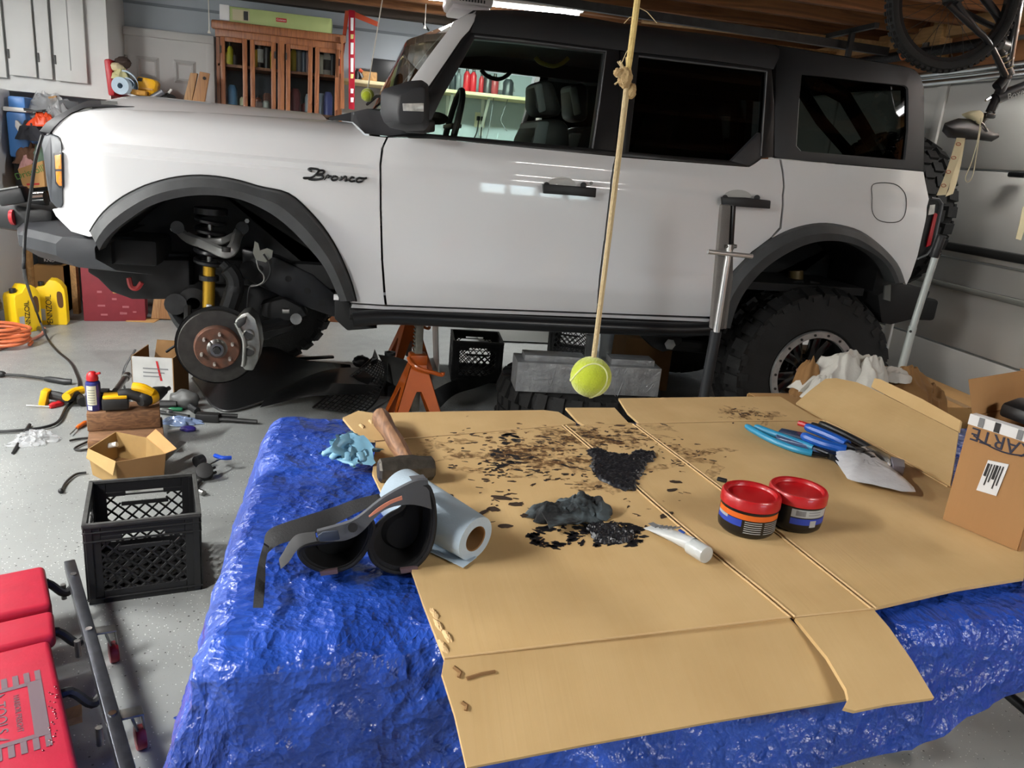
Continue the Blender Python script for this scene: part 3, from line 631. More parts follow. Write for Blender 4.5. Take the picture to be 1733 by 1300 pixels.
TREAD = RUBBER
def tyre(root, c, ax, R_, w, rim, blocks=30, m=RUBBER, name='tyre'):
    c = V(c); ax = V(ax).normalized(); e, g = frame(ax)
    b = MB().lathe([(rim, -w * .42), (rim + .02, -w * .5), (R_ * .78, -w * .52), (R_ * .93, -w * .49), (R_ * .965, -w * .4), (R_ * .97, 0), (R_ * .965, w * .4), (R_ * .93, w * .49), (R_ * .78, w * .52), (rim + .02, w * .5), (rim, w * .42), (rim, -w * .42)], c, ax, 48)
    t = b.build(name, m, root)
    k = MB()
    for i in range(blocks):
        for s, ph, wd in ((-1, 0, .30), (1, .5, .30), (-.33, .25, .2), (.33, .75, .2)):
            a = 2 * pi * (i + ph) / blocks; rd_ = e * cos(a) + g * sin(a); tg = -e * sin(a) + g * cos(a)
            off = ax * (s * w * .36 if abs(s) == 1 else s * w * .36)
            k.bar(c + rd_ * (R_ * .95) + off - tg * (pi * R_ / blocks * .62), c + rd_ * (R_ * .95) + off + tg * (pi * R_ / blocks * .62), w * wd, R_ * .1, up=rd_ + ax * (.35 * (s if abs(s) == 1 else 0)))
        for s in (-1, 1):
            a = 2 * pi * i / blocks + (.05 if s > 0 else 0); rd_ = e * cos(a) + g * sin(a)
            if i % 2 == 0: k.bar(c + rd_ * (R_ * .83) + ax * (s * w * .515), c + rd_ * (R_ * .955) + ax * (s * w * .49), R_ * .09, .012, up=ax)
            else: k.bar(c + rd_ * (R_ * .88) + ax * (s * w * .512), c + rd_ * (R_ * .955) + ax * (s * w * .49), R_ * .11, .012, up=ax)
    k.build('tread', m, t, smooth=0, kind='stuff')
    return t
def wheel(root, c, ax, R_=.455, w=.3, rim=.235, detail=True, out=-1):
    c = V(c); ax = V(ax).normalized()                                  # ax points outboard
    wh = tyre(root, c, ax, R_, w, rim)
    lt = MB().lathe([(rim + .008, w * .47), (rim + .004, w * .52), (rim - .028, w * .52), (rim - .032, w * .46)], c, ax, 48).build('beadlock_ring', mat('beadlock_silver', 'b4b5b3', .38, .55, var=.3, vs=20), wh)
    MB().lathe([(rim - .005, w * .46), (rim - .03, w * .3), (rim - .045, -w * .3), (rim - .03, -w * .4)], c, ax, 40).build('barrel', BLACK, wh)
    e, g = frame(ax)
    sp = MB()
    for k in range(6):
        a = 2 * pi * k / 6 + .3; d = e * cos(a) + g * sin(a)
        for s in (-1, 1):
            d2 = e * cos(a + s * .2) + g * sin(a + s * .2)
            sp.bar(c + d * .06 + ax * (w * .22), c + d2 * (rim - .035) + ax * (w * .34), .045, .04, up=ax)
    sp.lathe([(.0, w * .3), (.055, w * .3), (.085, w * .24), (.09, w * .1), (0, w * .1)], c, ax, 24)
    sp.build('spokes', mat('gloss_black_wheel', '0c0c0d', .25, coat=.6), wh, bevel=.004)
    MB().cyl(c + ax * (w * .3), c + ax * (w * .36), .034, n=20).build('centre_cap', BLACK, wh)
    for k in range(6):
        a = 2 * pi * k / 6 + .8; d = e * cos(a) + g * sin(a); MB().cyl(c + d * .068 + ax * (w * .25), c + d * .068 + ax * (w * .34), .011, .009, n=6).build('lug_nut', CHROME, wh)
    bo = None
    for k in range(18):
        a = 2 * pi * k / 18; d = e * cos(a) + g * sin(a); q = MB().cyl(c + d * (rim - .012) + ax * (w * .52), c + d * (rim - .012) + ax * (w * .54), .007, n=6).build('ring_bolt', DKSTEEL, wh)
    return wh
rw = PY(1372, 634, YS + .05); RWZ = rw.z
wheel(car, rw + V((0, .13, 0)), (0, -1, 0))
wheel(car, (rw.x, 2 * YC - rw.y - .13, RWZ), (0, 1, 0))
fwz = PY(368, 590, YS + .1)
wheel(car, (fwz.x + .02, 2 * YC - YS - .15, fwz.z - .05), (0, 1, 0))
spc = V((3.25, YC - .06, 1.33))
wheel(car, spc, (1, 0, 0), R_=.465)
MB().box((2.98, YC, 1.28), (.3, .25, .2)).build('spare_carrier', UNDER, car)

# wheel wells
def well(px, y1, name):
    r0 = [SS(u, v, .0) for u, v in px]; r1 = [V((p.x, y1, p.z)) for p in r0]
    return MB().grid([r0, r1]).build(name, UNDER, car, smooth=60)
def grow(px, c, k): return [(c[0] + (u - c[0]) * k, c[1] + (v - c[1]) * k) for u, v in px]
well(grow(F_IN, (375, 470), 1.03), YS + .62, 'front_wheel_liner'); well(grow(R_IN, (1380, 520), 1.03), YS + .62, 'rear_wheel_liner')
for px, yy in ((F_IN, YS + .55), (R_IN, YS + .6)):
    q = [PY(u, v, yy) for u, v in grow(px, (px[20][0], 480), 1.08)]; MB().add(q + [V((q[-1].x, yy, .8)), V((q[0].x, yy, .8))], [tuple(range(len(q) + 2))]).build('inner_wing', UNDER, car, smooth=0)
# step bar and rear bracket
MB().tube(cr([SS(u, v, -.02) for u, v in [(598, 541), (640, 537), (700, 538), (860, 546), (1040, 554), (1150, 558), (1204, 556)]], 4), .036, 12).build('step_bar', mat('step_bar_black', '141517', .3), car)
MB().tube(cr([SS(u, v, .03) for u, v in [(592, 530), (700, 533), (1000, 545), (1203, 551)]], 4), .03, 8).build('rocker_guard', BLACKM, car)
MB().box((.95, YS + .28, .70), (1.9, .3, .07)).build('side_member', UNDER, car, bevel=.02)
MB().prism([PY(u, v, YS + .2) for u, v in [(566, 503), (592, 512), (600, 548), (640, 556), (588, 560), (566, 540)]], (0, .3, 0)).build('body_mount', UNDER, car, bevel=.008)
br = MB().prism([PY(u, v, YS + .35) for u, v in [(1075, 560), (1150, 556), (1155, 578), (1140, 592), (1122, 596), (1105, 588)]], (0, .06, 0)).build('link_bracket', mat('link_steel', '2e3032', .5, .5), car, bevel=.006)
MB().cyl(PY(1134, 583, YS + .35), PY(1134, 583, YS + .30), .03, n=6).build('link_bolt', STEEL, br)
MB().tube([PY(1134, 583, YS + .38), PY(1210, 590, YS + .5), rw + V((-.1, .35, -.05))], .035, 8).build('trailing_link', UNDER, car)
MB().cyl((rw.x, rw.y + .2, RWZ), (rw.x, 2 * YC - rw.y - .2, RWZ), .055).build('rear_axle', UNDER, car)
MB().ball((rw.x, YC, RWZ), .15, 10).build('differential', UNDER, car)
MB().cyl((rw.x + .08, rw.y + .3, RWZ + .02), (rw.x + .02, rw.y + .36, RWZ + .5), .04, n=12).build('rear_shock', mat('rear_shock', '6b5a36', .5, .3), car)
# ---------------------------------------------------------------- front suspension of the car (all parts of it)
IRON = mat('rotor_iron', '4c4a47', .45, .8, var=.25, vs=30)
RUST = mat('rusty_hat', '6b4636', .7, .4, var=.35, vs=25, col2='4f3a30')
def FY(u, v, dy): return PY(u, v, YS + dy)
rc = FY(368, 586, .12); hub_ax = V((.13, -1, .02)).normalized()
ro_ = MB().lathe([(.05, .012), (.167, .012), (.17, .008), (.17, -.016), (.165, -.02), (.08, -.02)], rc, hub_ax, 56).build('brake_rotor', IRON, car)
MB().lathe([(.0, .047), (.03, .047), (.094, .046), (.099, .038), (.102, .012)], rc, hub_ax, 40).build('rotor_hat', RUST, ro_)
MB().lathe([(.0, .045), (.012, .047), (.018, .075), (.03, .075), (.036, .055), (.045, .047)], rc, hub_ax, 20).build('wheel_hub', STEEL, ro_)
MB().cyl(rc + hub_ax * .06, rc + hub_ax * .095, .016, n=6).build('axle_nut', DKSTEEL, ro_)
e, g = frame(hub_ax)
for k in range(6):
    a = 2 * pi * k / 6 + .35; d = (e * cos(a) + g * sin(a)) * .07; MB().cyl(rc + d + hub_ax * .04, rc + d + hub_ax * .082, .0075, .006, n=8).build('wheel_stud', mat('stud_steel', 'c8c4bc', .35, .6), ro_)
MB().lathe([(.10, -.03), (.182, -.025), (.184, -.02)], rc, hub_ax, 40).build('dust_shield', BLACKM, ro_)
# caliper
co = [(408, 532), (420, 528), (432, 540), (438, 560), (441, 585), (437, 610), (428, 628), (414, 627), (408, 618), (414, 606), (412, 580), (405, 562), (396, 552), (398, 542)]
cal = MB().prism([FY(u, v, .03) for u, v in co], (0, .13, 0)).build('brake_caliper', CAST, car, bevel=.008)
for u, v in ((421, 566), (423, 594)):
    MB().cyl(FY(u, v, .028), FY(u, v, .06), .021, n=20).build('caliper_piston', DKSTEEL, cal)
    MB().lathe([(.021, 0), (.027, .006), (.021, .012)], FY(u, v, .03), (0, -1, 0), 20).build('piston_collar', CAST, cal)
MB().tube(cr([FY(u, v, .022) for u, v in [(399, 546), (406, 560), (413, 578), (413, 604), (411, 620)]], 5), .009, 8).build('caliper_bridge', CAST, cal)
MB().prism([FY(u, v, .0) for u, v in [(401, 543), (416, 537), (414, 549), (404, 556)]], (0, .05, 0)).build('bleeder_block', DKSTEEL, cal, bevel=.003)
# knuckle, arms, coil-over
MB().tube(cr([FY(u, v, .28) for u, v in [(376, 445), (386, 455), (396, 470), (397, 490), (388, 520), (375, 560)]], 5), [.025] * 5 + [.04] * 10 + [.045] * 10 + [.06], 10).build('steering_knuckle', mat('knuckle_iron', '1d1e1f', .55, .4), car)
gold = mat('gold_shock_body', 'b8902a', .35, .7)
sh = MB().cyl(FY(354, 450, .32), FY(353, 524, .30), .028, n=20).build('shock_absorber', gold, car)
MB().cyl(FY(355, 375, .33), FY(354, 450, .32), .014).build('shock_rod', STEEL, sh)
MB().cyl(FY(354, 466, .315), FY(354, 474, .315), .045, n=20).build('spring_perch', BLACK, sh)
MB().cyl(FY(354, 442, .315), FY(354, 446, .315), .04, n=20).build('lower_spring_seat', STEEL, sh)
hp = []
top = FY(357, 360, .34); bot = FY(354, 452, .32)
for k in range(90):
    t = k / 89; c = top.lerp(bot, t); a = t * 5.2 * 2 * pi; hp.append(c + V((cos(a) * .062, sin(a) * .062, 0)))
MB().tube(hp, .0115, 6).build('coil_spring', mat('spring_black', '17181a', .35), sh)
MB().cyl(FY(357, 352, .34), FY(357, 362, .34), .075, n=20).build('spring_seat', BLACK, sh)
MB().cyl(FY(354, 516, .26), FY(353, 522, .26), .012).build('shock_sticker', PAPER, sh)
arm = mat('control_arm_grey', '8c8c8a', .45, .5)
MB().tube(cr([FY(u, v, d) for u, v, d in [(300, 386, .42), (316, 402, .36), (345, 413, .25), (370, 425, .18), (385, 428, .17), (396, 418, .19), (402, 398, .34), (412, 384, .42)]], 5), .016, 8, flat=1.6).build('upper_control_arm', arm, car)
MB().tube(cr([FY(u, v, d) for u, v, d in [(318, 398, .36), (345, 408, .3), (375, 408, .24), (398, 398, .32)]], 5), .010, 8, flat=1.6).build('upper_arm_web', arm, car)
for u, v in ((300, 385), (410, 386)): MB().cyl(FY(u, v, .36), FY(u, v, .48), .03, n=14).build('arm_bushing', DKSTEEL, car)
MB().cyl(FY(383, 418, .16), FY(383, 426, .16), .02, n=14).build('ball_joint', DKSTEEL, car)
MB().tube(cr([FY(u, v, d) for u, v, d in [(292, 512, .55), (300, 535, .4), (320, 560, .3), (352, 585, .22), (420, 560, .3), (480, 545, .45), (505, 538, .55)]], 5), .035, 10, flat=.8).build('lower_control_arm', mat('lower_arm', '232426', .5, .3), car)
MB().cyl(FY(297, 515, .3), FY(297, 515, .55), .05, n=16).build('arm_bushing', DKSTEEL, car)
MB().cyl(FY(501, 540, .36), FY(501, 540, .42), .028, n=14).build('arm_bushing', STEEL, car)
MB().tube([FY(318, 520, .3), FY(318, 540, .25), FY(330, 565, .2)], .018, 8).build('tie_rod_end', DKSTEEL, car)
MB().tube([FY(300, 545, .5), FY(325, 568, .25)], .014, 8).build('tie_rod', STEEL, car)
MB().lathe([(.03, -.09), (.055, -.085), (.045, -.06), (.06, -.04), (.05, -.01), (.065, .02), (.055, .05), (.07, .08), (.03, .1)], FY(330, 500, .42), (.1, -1, -.2), 20).build('axle_boot', BLACKM, car)
MB().prism([FY(u, v, .3) for u, v in [(431, 408), (437, 412), (440, 424), (452, 420), (462, 424), (460, 436), (450, 444), (433, 440), (428, 428)]], (0, .01, 0)).build('sensor_bracket', mat('zinc_bracket', '87887f', .4, .7), car)
MB().tube(cr([FY(u, v, .27) for u, v in [(446, 430), (455, 444), (458, 458), (452, 474), (440, 482), (425, 484), (420, 500), (418, 530)]], 5), .005, 6).build('brake_hose', BLACK, car)
MB().tube(cr([FY(u, v, .25) for u, v in [(434, 440), (438, 455), (446, 465), (446, 476), (436, 483), (424, 485)]], 5), .0035, 6).build('brake_line', STEEL, car)
# dark frame horns, engine bay mass and splash shields seen in the arch
MB().prism([FY(u, v, .48) for u, v in [(170, 428), (320, 430), (322, 470), (318, 500), (290, 505), (250, 480), (170, 440)]], (0, .2, 0)).build('splash_shield', UNDER, car, bevel=.01)
MB().prism([FY(u, v, .46) for u, v in [(408, 420), (470, 436), (530, 465), (575, 505), (575, 540), (520, 522), (470, 500), (410, 470)]], (0, .18, 0)).build('frame_horn', mat('frame_black', '1c1d20', .35), car, bevel=.012)
for u, v in ((440, 455), (488, 472), (520, 492), (545, 512)): MB().cyl(FY(u, v, .455), FY(u, v, .50), .016, n=14).build('frame_hole', BLACKM, car)
MB().prism([FY(u, v, .42) for u, v in [(440, 515), (480, 505), (510, 520), (520, 535), (480, 545), (442, 535)]], (0, .12, 0)).build('arm_mount', UNDER, car, bevel=.01)
MB().cyl(FY(422, 457, .45), FY(422, 457, .55), .045, n=20).build('rubber_bump_stop', BLACKM, car)
MB().prism([FY(u, v, .55) for u, v in [(280, 470), (480, 470), (500, 560), (440, 580), (300, 560)]], (0, .8, 0)).build('crossmember', UNDER, car, bevel=.02)
for u, v in ((292, 388), (418, 374)):
    MB().cyl(FY(u, v, .36), FY(u, v, .40), .011, n=6).build('bolt_head', STEEL, car)
MB().cyl(FY(478, 526, .30), FY(490, 526, .30), .014, n=10).build('grey_sleeve', STEEL, car)
MB().box(FY(569, 503, .02), (.022, .03, .02)).build('clip', PAPER, car)

# interior -----------------------------------------------------------
SEAT = mat('black_seat_vinyl', '1a1b1d', .5, bump=.05, bs=200); SEATG = mat('grey_seat_insert', '6a7072', .6)
def IY(u, v, y): return PY(u, v, y)
for nm, y0, hp_, bp_ in (('front_seat', YS + .35, [(906, 138), (925, 135), (938, 138), (952, 185), (950, 198), (912, 197), (905, 180)], [(915, 202), (950, 201), (964, 212), (966, 262), (893, 255), (900, 232)]),
                         ('front_seat', YS + 1.1, [(965, 143), (985, 140), (996, 145), (996, 200), (985, 208), (968, 200)], [(970, 222), (1000, 214), (1015, 220), (1015, 262), (948, 255), (955, 236)])):
    st_ = MB().prism([IY(u, v, y0) for u, v in bp_], (0, .46, 0)).build(nm, SEAT, car, bevel=.03)
    MB().prism([IY(u, v, y0 + .1) for u, v in hp_], (0, .26, 0)).build('headrest', SEAT, st_, bevel=.03)
    i0 = [IY(u, v, y0 - .004) for u, v in [(bp_[0][0] - 4, bp_[0][1] + 3), (bp_[0][0] + 16, bp_[0][1] + 3), (bp_[0][0] + 8, 250), (bp_[-1][0], 250)]]
    MB().prism(i0, (0, .44, 0)).build('seat_insert', SEATG, st_, bevel=.012)
    MB().prism([IY(u, v, y0 + .094) for u, v in [(hp_[0][0], hp_[0][1] + 4), (hp_[0][0] + 12, hp_[0][1] + 2), (hp_[0][0] + 20, hp_[0][1] + 50), (hp_[0][0] + 7, hp_[0][1] + 54)]], (0, .25, 0)).build('headrest_insert', SEATG, st_, bevel=.012)
sw = IY(765, 214, YS + .52)
swo = [sw + V((.07 * cos(t) * .5, .185 * sin(t), .185 * cos(t) * .92)) for t in [2 * pi * k / 32 for k in range(32)]]
MB().tube(swo, .016, 8, True).build('steering_wheel', BLACK, car)
MB().bar(swo[8], swo[24], .05, .02).build('wheel_spoke', BLACK, car, bevel=.005)
MB().grid([[V((x, y, z)) for y in (YS + .1, YC, 2 * YC - YS - .1)] for x, z in ((.12, 1.50), (.3, 1.53), (.42, 1.50), (.46, 1.40), (.4, 1.1))]).build('dashboard', mat('dash_black', '131415', .7), car)
MB().ball(IY(735, 200, YS + .42), .06, 8, sc=(1.2, 1.6, .5)).build('gauge_hood', BLACKM, car)
MB().tube(cr([IY(u, v, YS + .9) for u, v in [(906, 97), (915, 106), (935, 112), (950, 108), (962, 98)]], 5), .012, 6).build('grab_strap', mat('olive_strap', '7b7428', .7), car)
MB().tube(cr([IY(u, v, YS + 1.72) for u, v in [(814, 118), (825, 129), (842, 134), (855, 130), (864, 122)]], 5), .014, 6).build('grab_handle', BLACKM, car)
# far side pillars and rails
fb = MB()
def far_bar(u0, v0, u1, v1, w): fb.bar(IY(u0, v0, 2 * YC - YS - .1), IY(u1, v1, 2 * YC - YS - .1), .05, w, up=(1, 0, 0))
def fxz(x0, z0, x1, z1, w): fb.bar((x0, 2 * YC - YS - .1, z0), (x1, 2 * YC - YS - .1, z1), .05, w, up=(0, 1, 0))
fxz(.1, 1.5, .62, 2.02, .05); fb.bar((.45, 5.24, 2.055), (2.7, 5.24, 2.055), .05, .15, up=(0, 1, 0)) if False else fb.box((1.58, 5.24, 2.06), (2.3, .06, .17)); fxz(.1, 1.49, 2.8, 1.49, .06); fxz(1.08, 1.5, 1.2, 2.0, .17); fxz(1.83, 1.5, 1.8, 2.0, .14); fxz(2.72, 1.5, 2.66, 2.0, .16)
fb.build('far_window_frames', BLACKM, car)
yf_ = 2 * YC - YS - .06
MB().box((1.98, yf_, 1.75), (1.5, .006, .5)).build('far_privacy_glass', G_D, car); MB().prism([(.12, yf_, 1.5), (1.06, yf_, 1.5), (1.14, yf_, 1.98), (.6, yf_, 1.98)], (0, .005, 0)).build('far_window_glass', G_F, car)
MB().tube([IY(1385, 140, YS + .3), IY(1430, 165, YS + .3), IY(1460, 215, YS + .3), IY(1487, 262, YS + .3)], .035, 8).build('roll_bar', mat('roll_bar_grey', '3a3c3e', .7), car)
MB().tube([IY(1355, 150, YS + .34), IY(1390, 205, YS + .34), IY(1440, 262, YS + .34)], .03, 8).build('roll_bar', mat('roll_bar_grey', '3a3c3e', .7), car)
for y in (YS + .3, YS + .95):
    MB().prism([IY(u, v, y) for u, v in [(1150, 185), (1200, 180), (1225, 200), (1230, 275), (1120, 265)]], (0, .5, 0)).build('rear_seat', SEAT, car, bevel=.03)

# badge: cursive letters traced on the fender
bl = [[(524, 301), (514, 301), (518, 302), (530, 299), (540, 288), (527, 285), (522, 287), (527, 290)], [(540, 288), (548, 289), (546, 294), (535, 296), (545, 297), (545, 302), (532, 304), (522, 303)],
      [(548, 304), (553, 298), (556, 297), (555, 300), (561, 298)], [(566, 298), (561, 301), (563, 305), (569, 304), (571, 300), (566, 298)], [(574, 306), (578, 299), (577, 304), (583, 299), (586, 300), (584, 306), (590, 304)],
      [(600, 301), (595, 300), (591, 304), (594, 307), (601, 306)], [(608, 301), (603, 304), (605, 308), (612, 307), (614, 303), (608, 301), (616, 302), (621, 301)]]
bd = None
for st_ in bl:
    q = MB().tube([SS(p.x, p.y, -.006) for p in cr([(a, b_, 0) for a, b_ in st_], 6)], .0048, 6).build('badge_letter', BLACK, car)
# small air hose hanging over the bumper belongs to the room, see below
# ================================================================ work table, tarp, cardboard and what lies on it
TX0, TX1, TY0, TY1, TZ = -.13, 2.15, .90, 1.74, .835
tab = thing('folding_table', 'folding table hidden under the blue tarp with a dark foot showing', 'table')
MB().box(((TX0 + TX1) / 2, (TY0 + TY1) / 2, TZ - .02), (TX1 - TX0, TY1 - TY0, .036)).build('table_top', mat('grey_table', '9a9a98', .5), tab, bevel=.008)
for x in (.35, 1.55):
    for y in (TY0 + .1, TY1 - .1):
        MB().cyl((x, y, TZ - .04), (x, y, .0), .016).build('leg', DKSTEEL, tab)
    MB().cyl((x, TY0 + .1, .35), (x, TY1 - .1, .35), .012).build('crossbar', DKSTEEL, tab)
fp_ = PZ(1546, 1268, .012)
MB().tube(cr([fp_ + V((-.06, .09, .06)), fp_ + V((-.02, .03, .045)), fp_ + V((0, 0, .012))], 5), [.012] * 5 + [.017] * 5 + [.012], 10).build('rubber_foot', mat('foot_rubber', '131614', .3), tab)

TARP = bpy.data.materials.new('blue_woven_tarp'); TARP.use_nodes = True; nt = TARP.node_tree; b = nt.nodes['Principled BSDF']; L = nt.links.new
tc = N(nt, 'ShaderNodeTexCoord')
n = N(nt, 'ShaderNodeTexNoise'); n.inputs['Scale'].default_value = 5; n.inputs['Detail'].default_value = 6; L(tc.outputs['Object'], n.inputs[0])
r = N(nt, 'ShaderNodeValToRGB'); r.color_ramp.elements[0].color = lin('16368c'); r.color_ramp.elements[1].color = lin('2a55bd'); r.color_ramp.elements[0].position = .3; r.color_ramp.elements[1].position = .7; L(n.outputs[0], r.inputs[0]); L(r.outputs[0], b.inputs['Base Color'])
b.inputs['Roughness'].default_value = .3; b.inputs['Specular IOR Level'].default_value = .6
uv = N(nt, 'ShaderNodeUVMap')
br_ = N(nt, 'ShaderNodeTexChecker'); br_.inputs['Scale'].default_value = 330; L(uv.outputs[0], br_.inputs[0])
bp1 = N(nt, 'ShaderNodeBump'); bp1.inputs['Strength'].default_value = .6; bp1.inputs['Distance'].default_value = .0016; L(br_.outputs['Fac'], bp1.inputs['Height'])
n2 = N(nt, 'ShaderNodeTexNoise'); n2.inputs['Scale'].default_value = 11; n2.inputs['Detail'].default_value = 7; n2.inputs['Distortion'].default_value = .3; L(uv.outputs[0], n2.inputs[0])
ab = N(nt, 'ShaderNodeMath', _operation='SUBTRACT'); L(n2.outputs[0], ab.inputs[0]); ab.inputs[1].default_value = .5
ab2 = N(nt, 'ShaderNodeMath', _operation='ABSOLUTE'); L(ab.outputs[0], ab2.inputs[0])
bp2 = N(nt, 'ShaderNodeBump'); bp2.inputs['Strength'].default_value = .35; bp2.inputs['Distance'].default_value = .04; L(ab2.outputs[0], bp2.inputs['Height']); L(bp1.outputs[0], bp2.inputs['Normal'])
wrp = N(nt, 'ShaderNodeTexNoise'); wrp.inputs['Scale'].default_value = 6; L(uv.outputs[0], wrp.inputs[0])
wmx = N(nt, 'ShaderNodeVectorMath', _operation='MULTIPLY_ADD'); L(wrp.outputs['Color'], wmx.inputs[0]); wmx.inputs[1].default_value = (.025, .025, 0); L(uv.outputs[0], wmx.inputs[2])
prevn = bp2
for sc_, st_ in ((12, .6), (30, .7), (80, .7), (190, .5)):
    vo = N(nt, 'ShaderNodeTexVoronoi'); vo.inputs['Scale'].default_value = sc_; L(wmx.outputs[0], vo.inputs[0])
    bq_ = N(nt, 'ShaderNodeBump'); bq_.inputs['Strength'].default_value = st_; bq_.inputs['Distance'].default_value = .35 / sc_; L(vo.outputs['Distance'], bq_.inputs['Height']); L(prevn.outputs[0], bq_.inputs['Normal']); prevn = bq_
bp2 = prevn
L(bp2.outputs[0], b.inputs['Normal'])

def drop_front(x):                                   # length of the front drape along the table edge
    return pw([(-.4, .95), (.0, .92), (.30, .50), (.45, .33), (.6, .235), (.75, .215), (.85, .20), (.95, .165), (1.08, .13), (1.2, .20), (1.5, .24), (2.3, .22)])(x)
def ridge(p): return 1 - 2 * abs(noise.noise(p))
rows = []; uvs = []
U0, U1, NX, NY = -.98, 1.55, 270, 210
for j in range(NY + 1):
    row = []
    for i in range(NX + 1):
        a = i / NX; c = j / NY
        fx = TX0 - .98 + (TX1 + .3 - TX0 + .98) * a
        cx_ = min(max(fx, TX0), TX1); dx = max(TX0 - fx, 0, fx - TX1)
        lf = drop_front(cx_ if dx == 0 else TX0)
        y_in = TY1 + .12
        fy = (TY0 - lf) + (y_in - TY0 + lf) * c
        cy_ = min(max(fy, TY0), TY1); dy = max(TY0 - fy, 0, fy - TY1)
        Ld = hypot(dx, dy)
        if Ld < 1e-6: p = V((fx, fy, TZ + .004))
        else:
            nx, ny = (fx - cx_) / Ld, (fy - cy_) / Ld
            R_ = .045
            if Ld < R_ * pi / 2: h = R_ * sin(Ld / R_); z = R_ * (1 - cos(Ld / R_))
            else: q = Ld - R_ * pi / 2; h = R_ + q * .20; z = R_ + q * .98
            z = min(z, TZ + .0); zz = max(TZ + .004 - z, .006)
            ang = atan2(ny, nx)
            corner = min(dx, dy) / max(Ld, 1e-6)
            h += z * (.05 * sin(ang * 9) * corner * 2 + .10 * (ridge(V((fx * 2.2 + 3, fy * 2.2, 1.3))) - .3))
            if zz < .03: h += (Ld - z) * .15
            p = V((cx_ + nx * h, cy_ + ny * h, zz))
        k = .35 if Ld < 1e-6 else 1
        q3 = V((fx * 3.1, fy * 3.1, 0)); q8 = V((fx * 9, fy * 9, 4)); q20 = V((fx * 21, fy * 21, 9))
        w = .009 * (ridge(q3) - .3) + .005 * (ridge(q8 + V((noise.noise(q3) * 2, 0, 0))) - .3) + .0022 * ridge(q20 + V((noise.noise(q8), 0, 0))) + .0012 * ridge(q20 * 2.3)
        if Ld < 1e-6: p.z += max(0, w) * .55
        else: 
            p.x += (nx * w * 1.5); p.y += ny * w * 1.5; p.z = max(.004, p.z + w * .4)
        row.append(p); uvs.append((fx, fy))
    rows.append(row)
mb = MB().grid(rows); tarp = mb.build('tarp', TARP, None, smooth=180)
uvl = tarp.data.uv_layers.new(name='UVMap')
for lp_ in tarp.data.loops: uvl.data[lp_.index].uv = uvs[lp_.vertex_index]
tag(tarp, 'crumpled bright blue tarp draped over the work table down to the floor', 'tarp')

# ---- flattened carton
CZ = .862
cbm = bpy.data.materials.new('corrugated_cardboard'); cbm.use_nodes = True; nt = cbm.node_tree; b = nt.nodes['Principled BSDF']; L = nt.links.new
tc = N(nt, 'ShaderNodeTexCoord'); mp = N(nt, 'ShaderNodeMapping'); mp.inputs['Rotation'].default_value = (0, 0, radians(4)); mp.inputs['Scale'].default_value = (160, 2.5, 3); L(tc.outputs['Object'], mp.inputs[0])
n = N(nt, 'ShaderNodeTexNoise'); n.inputs['Scale'].default_value = 1; n.inputs['Detail'].default_value = 4; L(mp.outputs[0], n.inputs[0])
n2 = N(nt, 'ShaderNodeTexNoise'); n2.inputs['Scale'].default_value = 7; n2.inputs['Detail'].default_value = 6; L(tc.outputs['Object'], n2.inputs[0])
r = N(nt, 'ShaderNodeValToRGB'); r.color_ramp.elements[0].position = .3; r.color_ramp.elements[1].position = .7; r.color_ramp.elements[0].color = lin('c3a26e'); r.color_ramp.elements[1].color = lin('d0b07c'); L(n2.outputs[0], r.inputs[0])
mxx = N(nt, 'ShaderNodeMix', _data_type='RGBA'); mxx.inputs[0].default_value = .025; L(r.outputs[0], mxx.inputs[6]); L(n.outputs[0], mxx.inputs[7])
L(mxx.outputs[2], b.inputs['Base Color']); b.inputs['Roughness'].default_value = .75; b.inputs['Specular IOR Level'].default_value = .25
bp = N(nt, 'ShaderNodeBump'); bp.inputs['Strength'].default_value = .14; bp.inputs['Distance'].default_value = .002; L(n.outputs[0], bp.inputs['Height']); L(bp.outputs[0], b.inputs['Normal'])
cb = thing('flattened_cardboard_box', 'large flattened cardboard box spread on the blue tarp with black grease stains', 'cardboard')
def flat(px, z=CZ): return [PZ(u, v, z) for u, v in px]
def cpanel(name, px, z=CZ, pl=None, th=.006):
    pts = flat(px, z) if pl is None else [PP(u, v, pl[0], pl[1]) for u, v in px]
    return MB().prism(pts, (0, 0, -th) if pl is None else V(pl[1]).normalized() * -th).build(name, cbm, cb, smooth=0)
cpanel('main_panel', [(636, 748), (800, 734), (950, 721), (1035, 792), (1120, 866), (1210, 940), (1280, 996), (1337, 1043), (1180, 1062), (960, 1088), (752, 1113), (716, 1020), (668, 880), (630, 800)])
cpanel('narrow_panel', [(960, 721), (1070, 718), (1180, 800), (1290, 884), (1380, 955), (1477, 1029), (1344, 1043), (1284, 994), (1215, 937), (1126, 863), (1042, 790)])
cpanel('wide_panel', [(1078, 718), (1250, 714), (1395, 713), (1500, 762), (1607, 822), (1640, 840), (1733, 890), (1733, 978), (1620, 996), (1480, 1028), (1386, 952), (1297, 882), (1187, 798)])
nf = V((0, .12, 1)).normalized()
o1 = PZ(750, 1115, CZ)
pf = (o1, V((.06, -.42, 1)).normalized())
cpanel('front_flap', [(752, 1116), (960, 1091), (1180, 1065), (1336, 1046), (1375, 1085), (1410, 1125), (1436, 1172), (1436, 1183), (1200, 1222), (980, 1262), (790, 1299), (770, 1210), (748, 1140)], pl=pf)
cpanel('side_flap', [(1346, 1046), (1478, 1031), (1505, 1062), (1545, 1120), (1581, 1181), (1500, 1192), (1447, 1203), (1428, 1198), (1436, 1183), (1432, 1166), (1400, 1112)], pl=(PZ(1400, 1038, CZ), V((.04, -.30, 1)).normalized()))
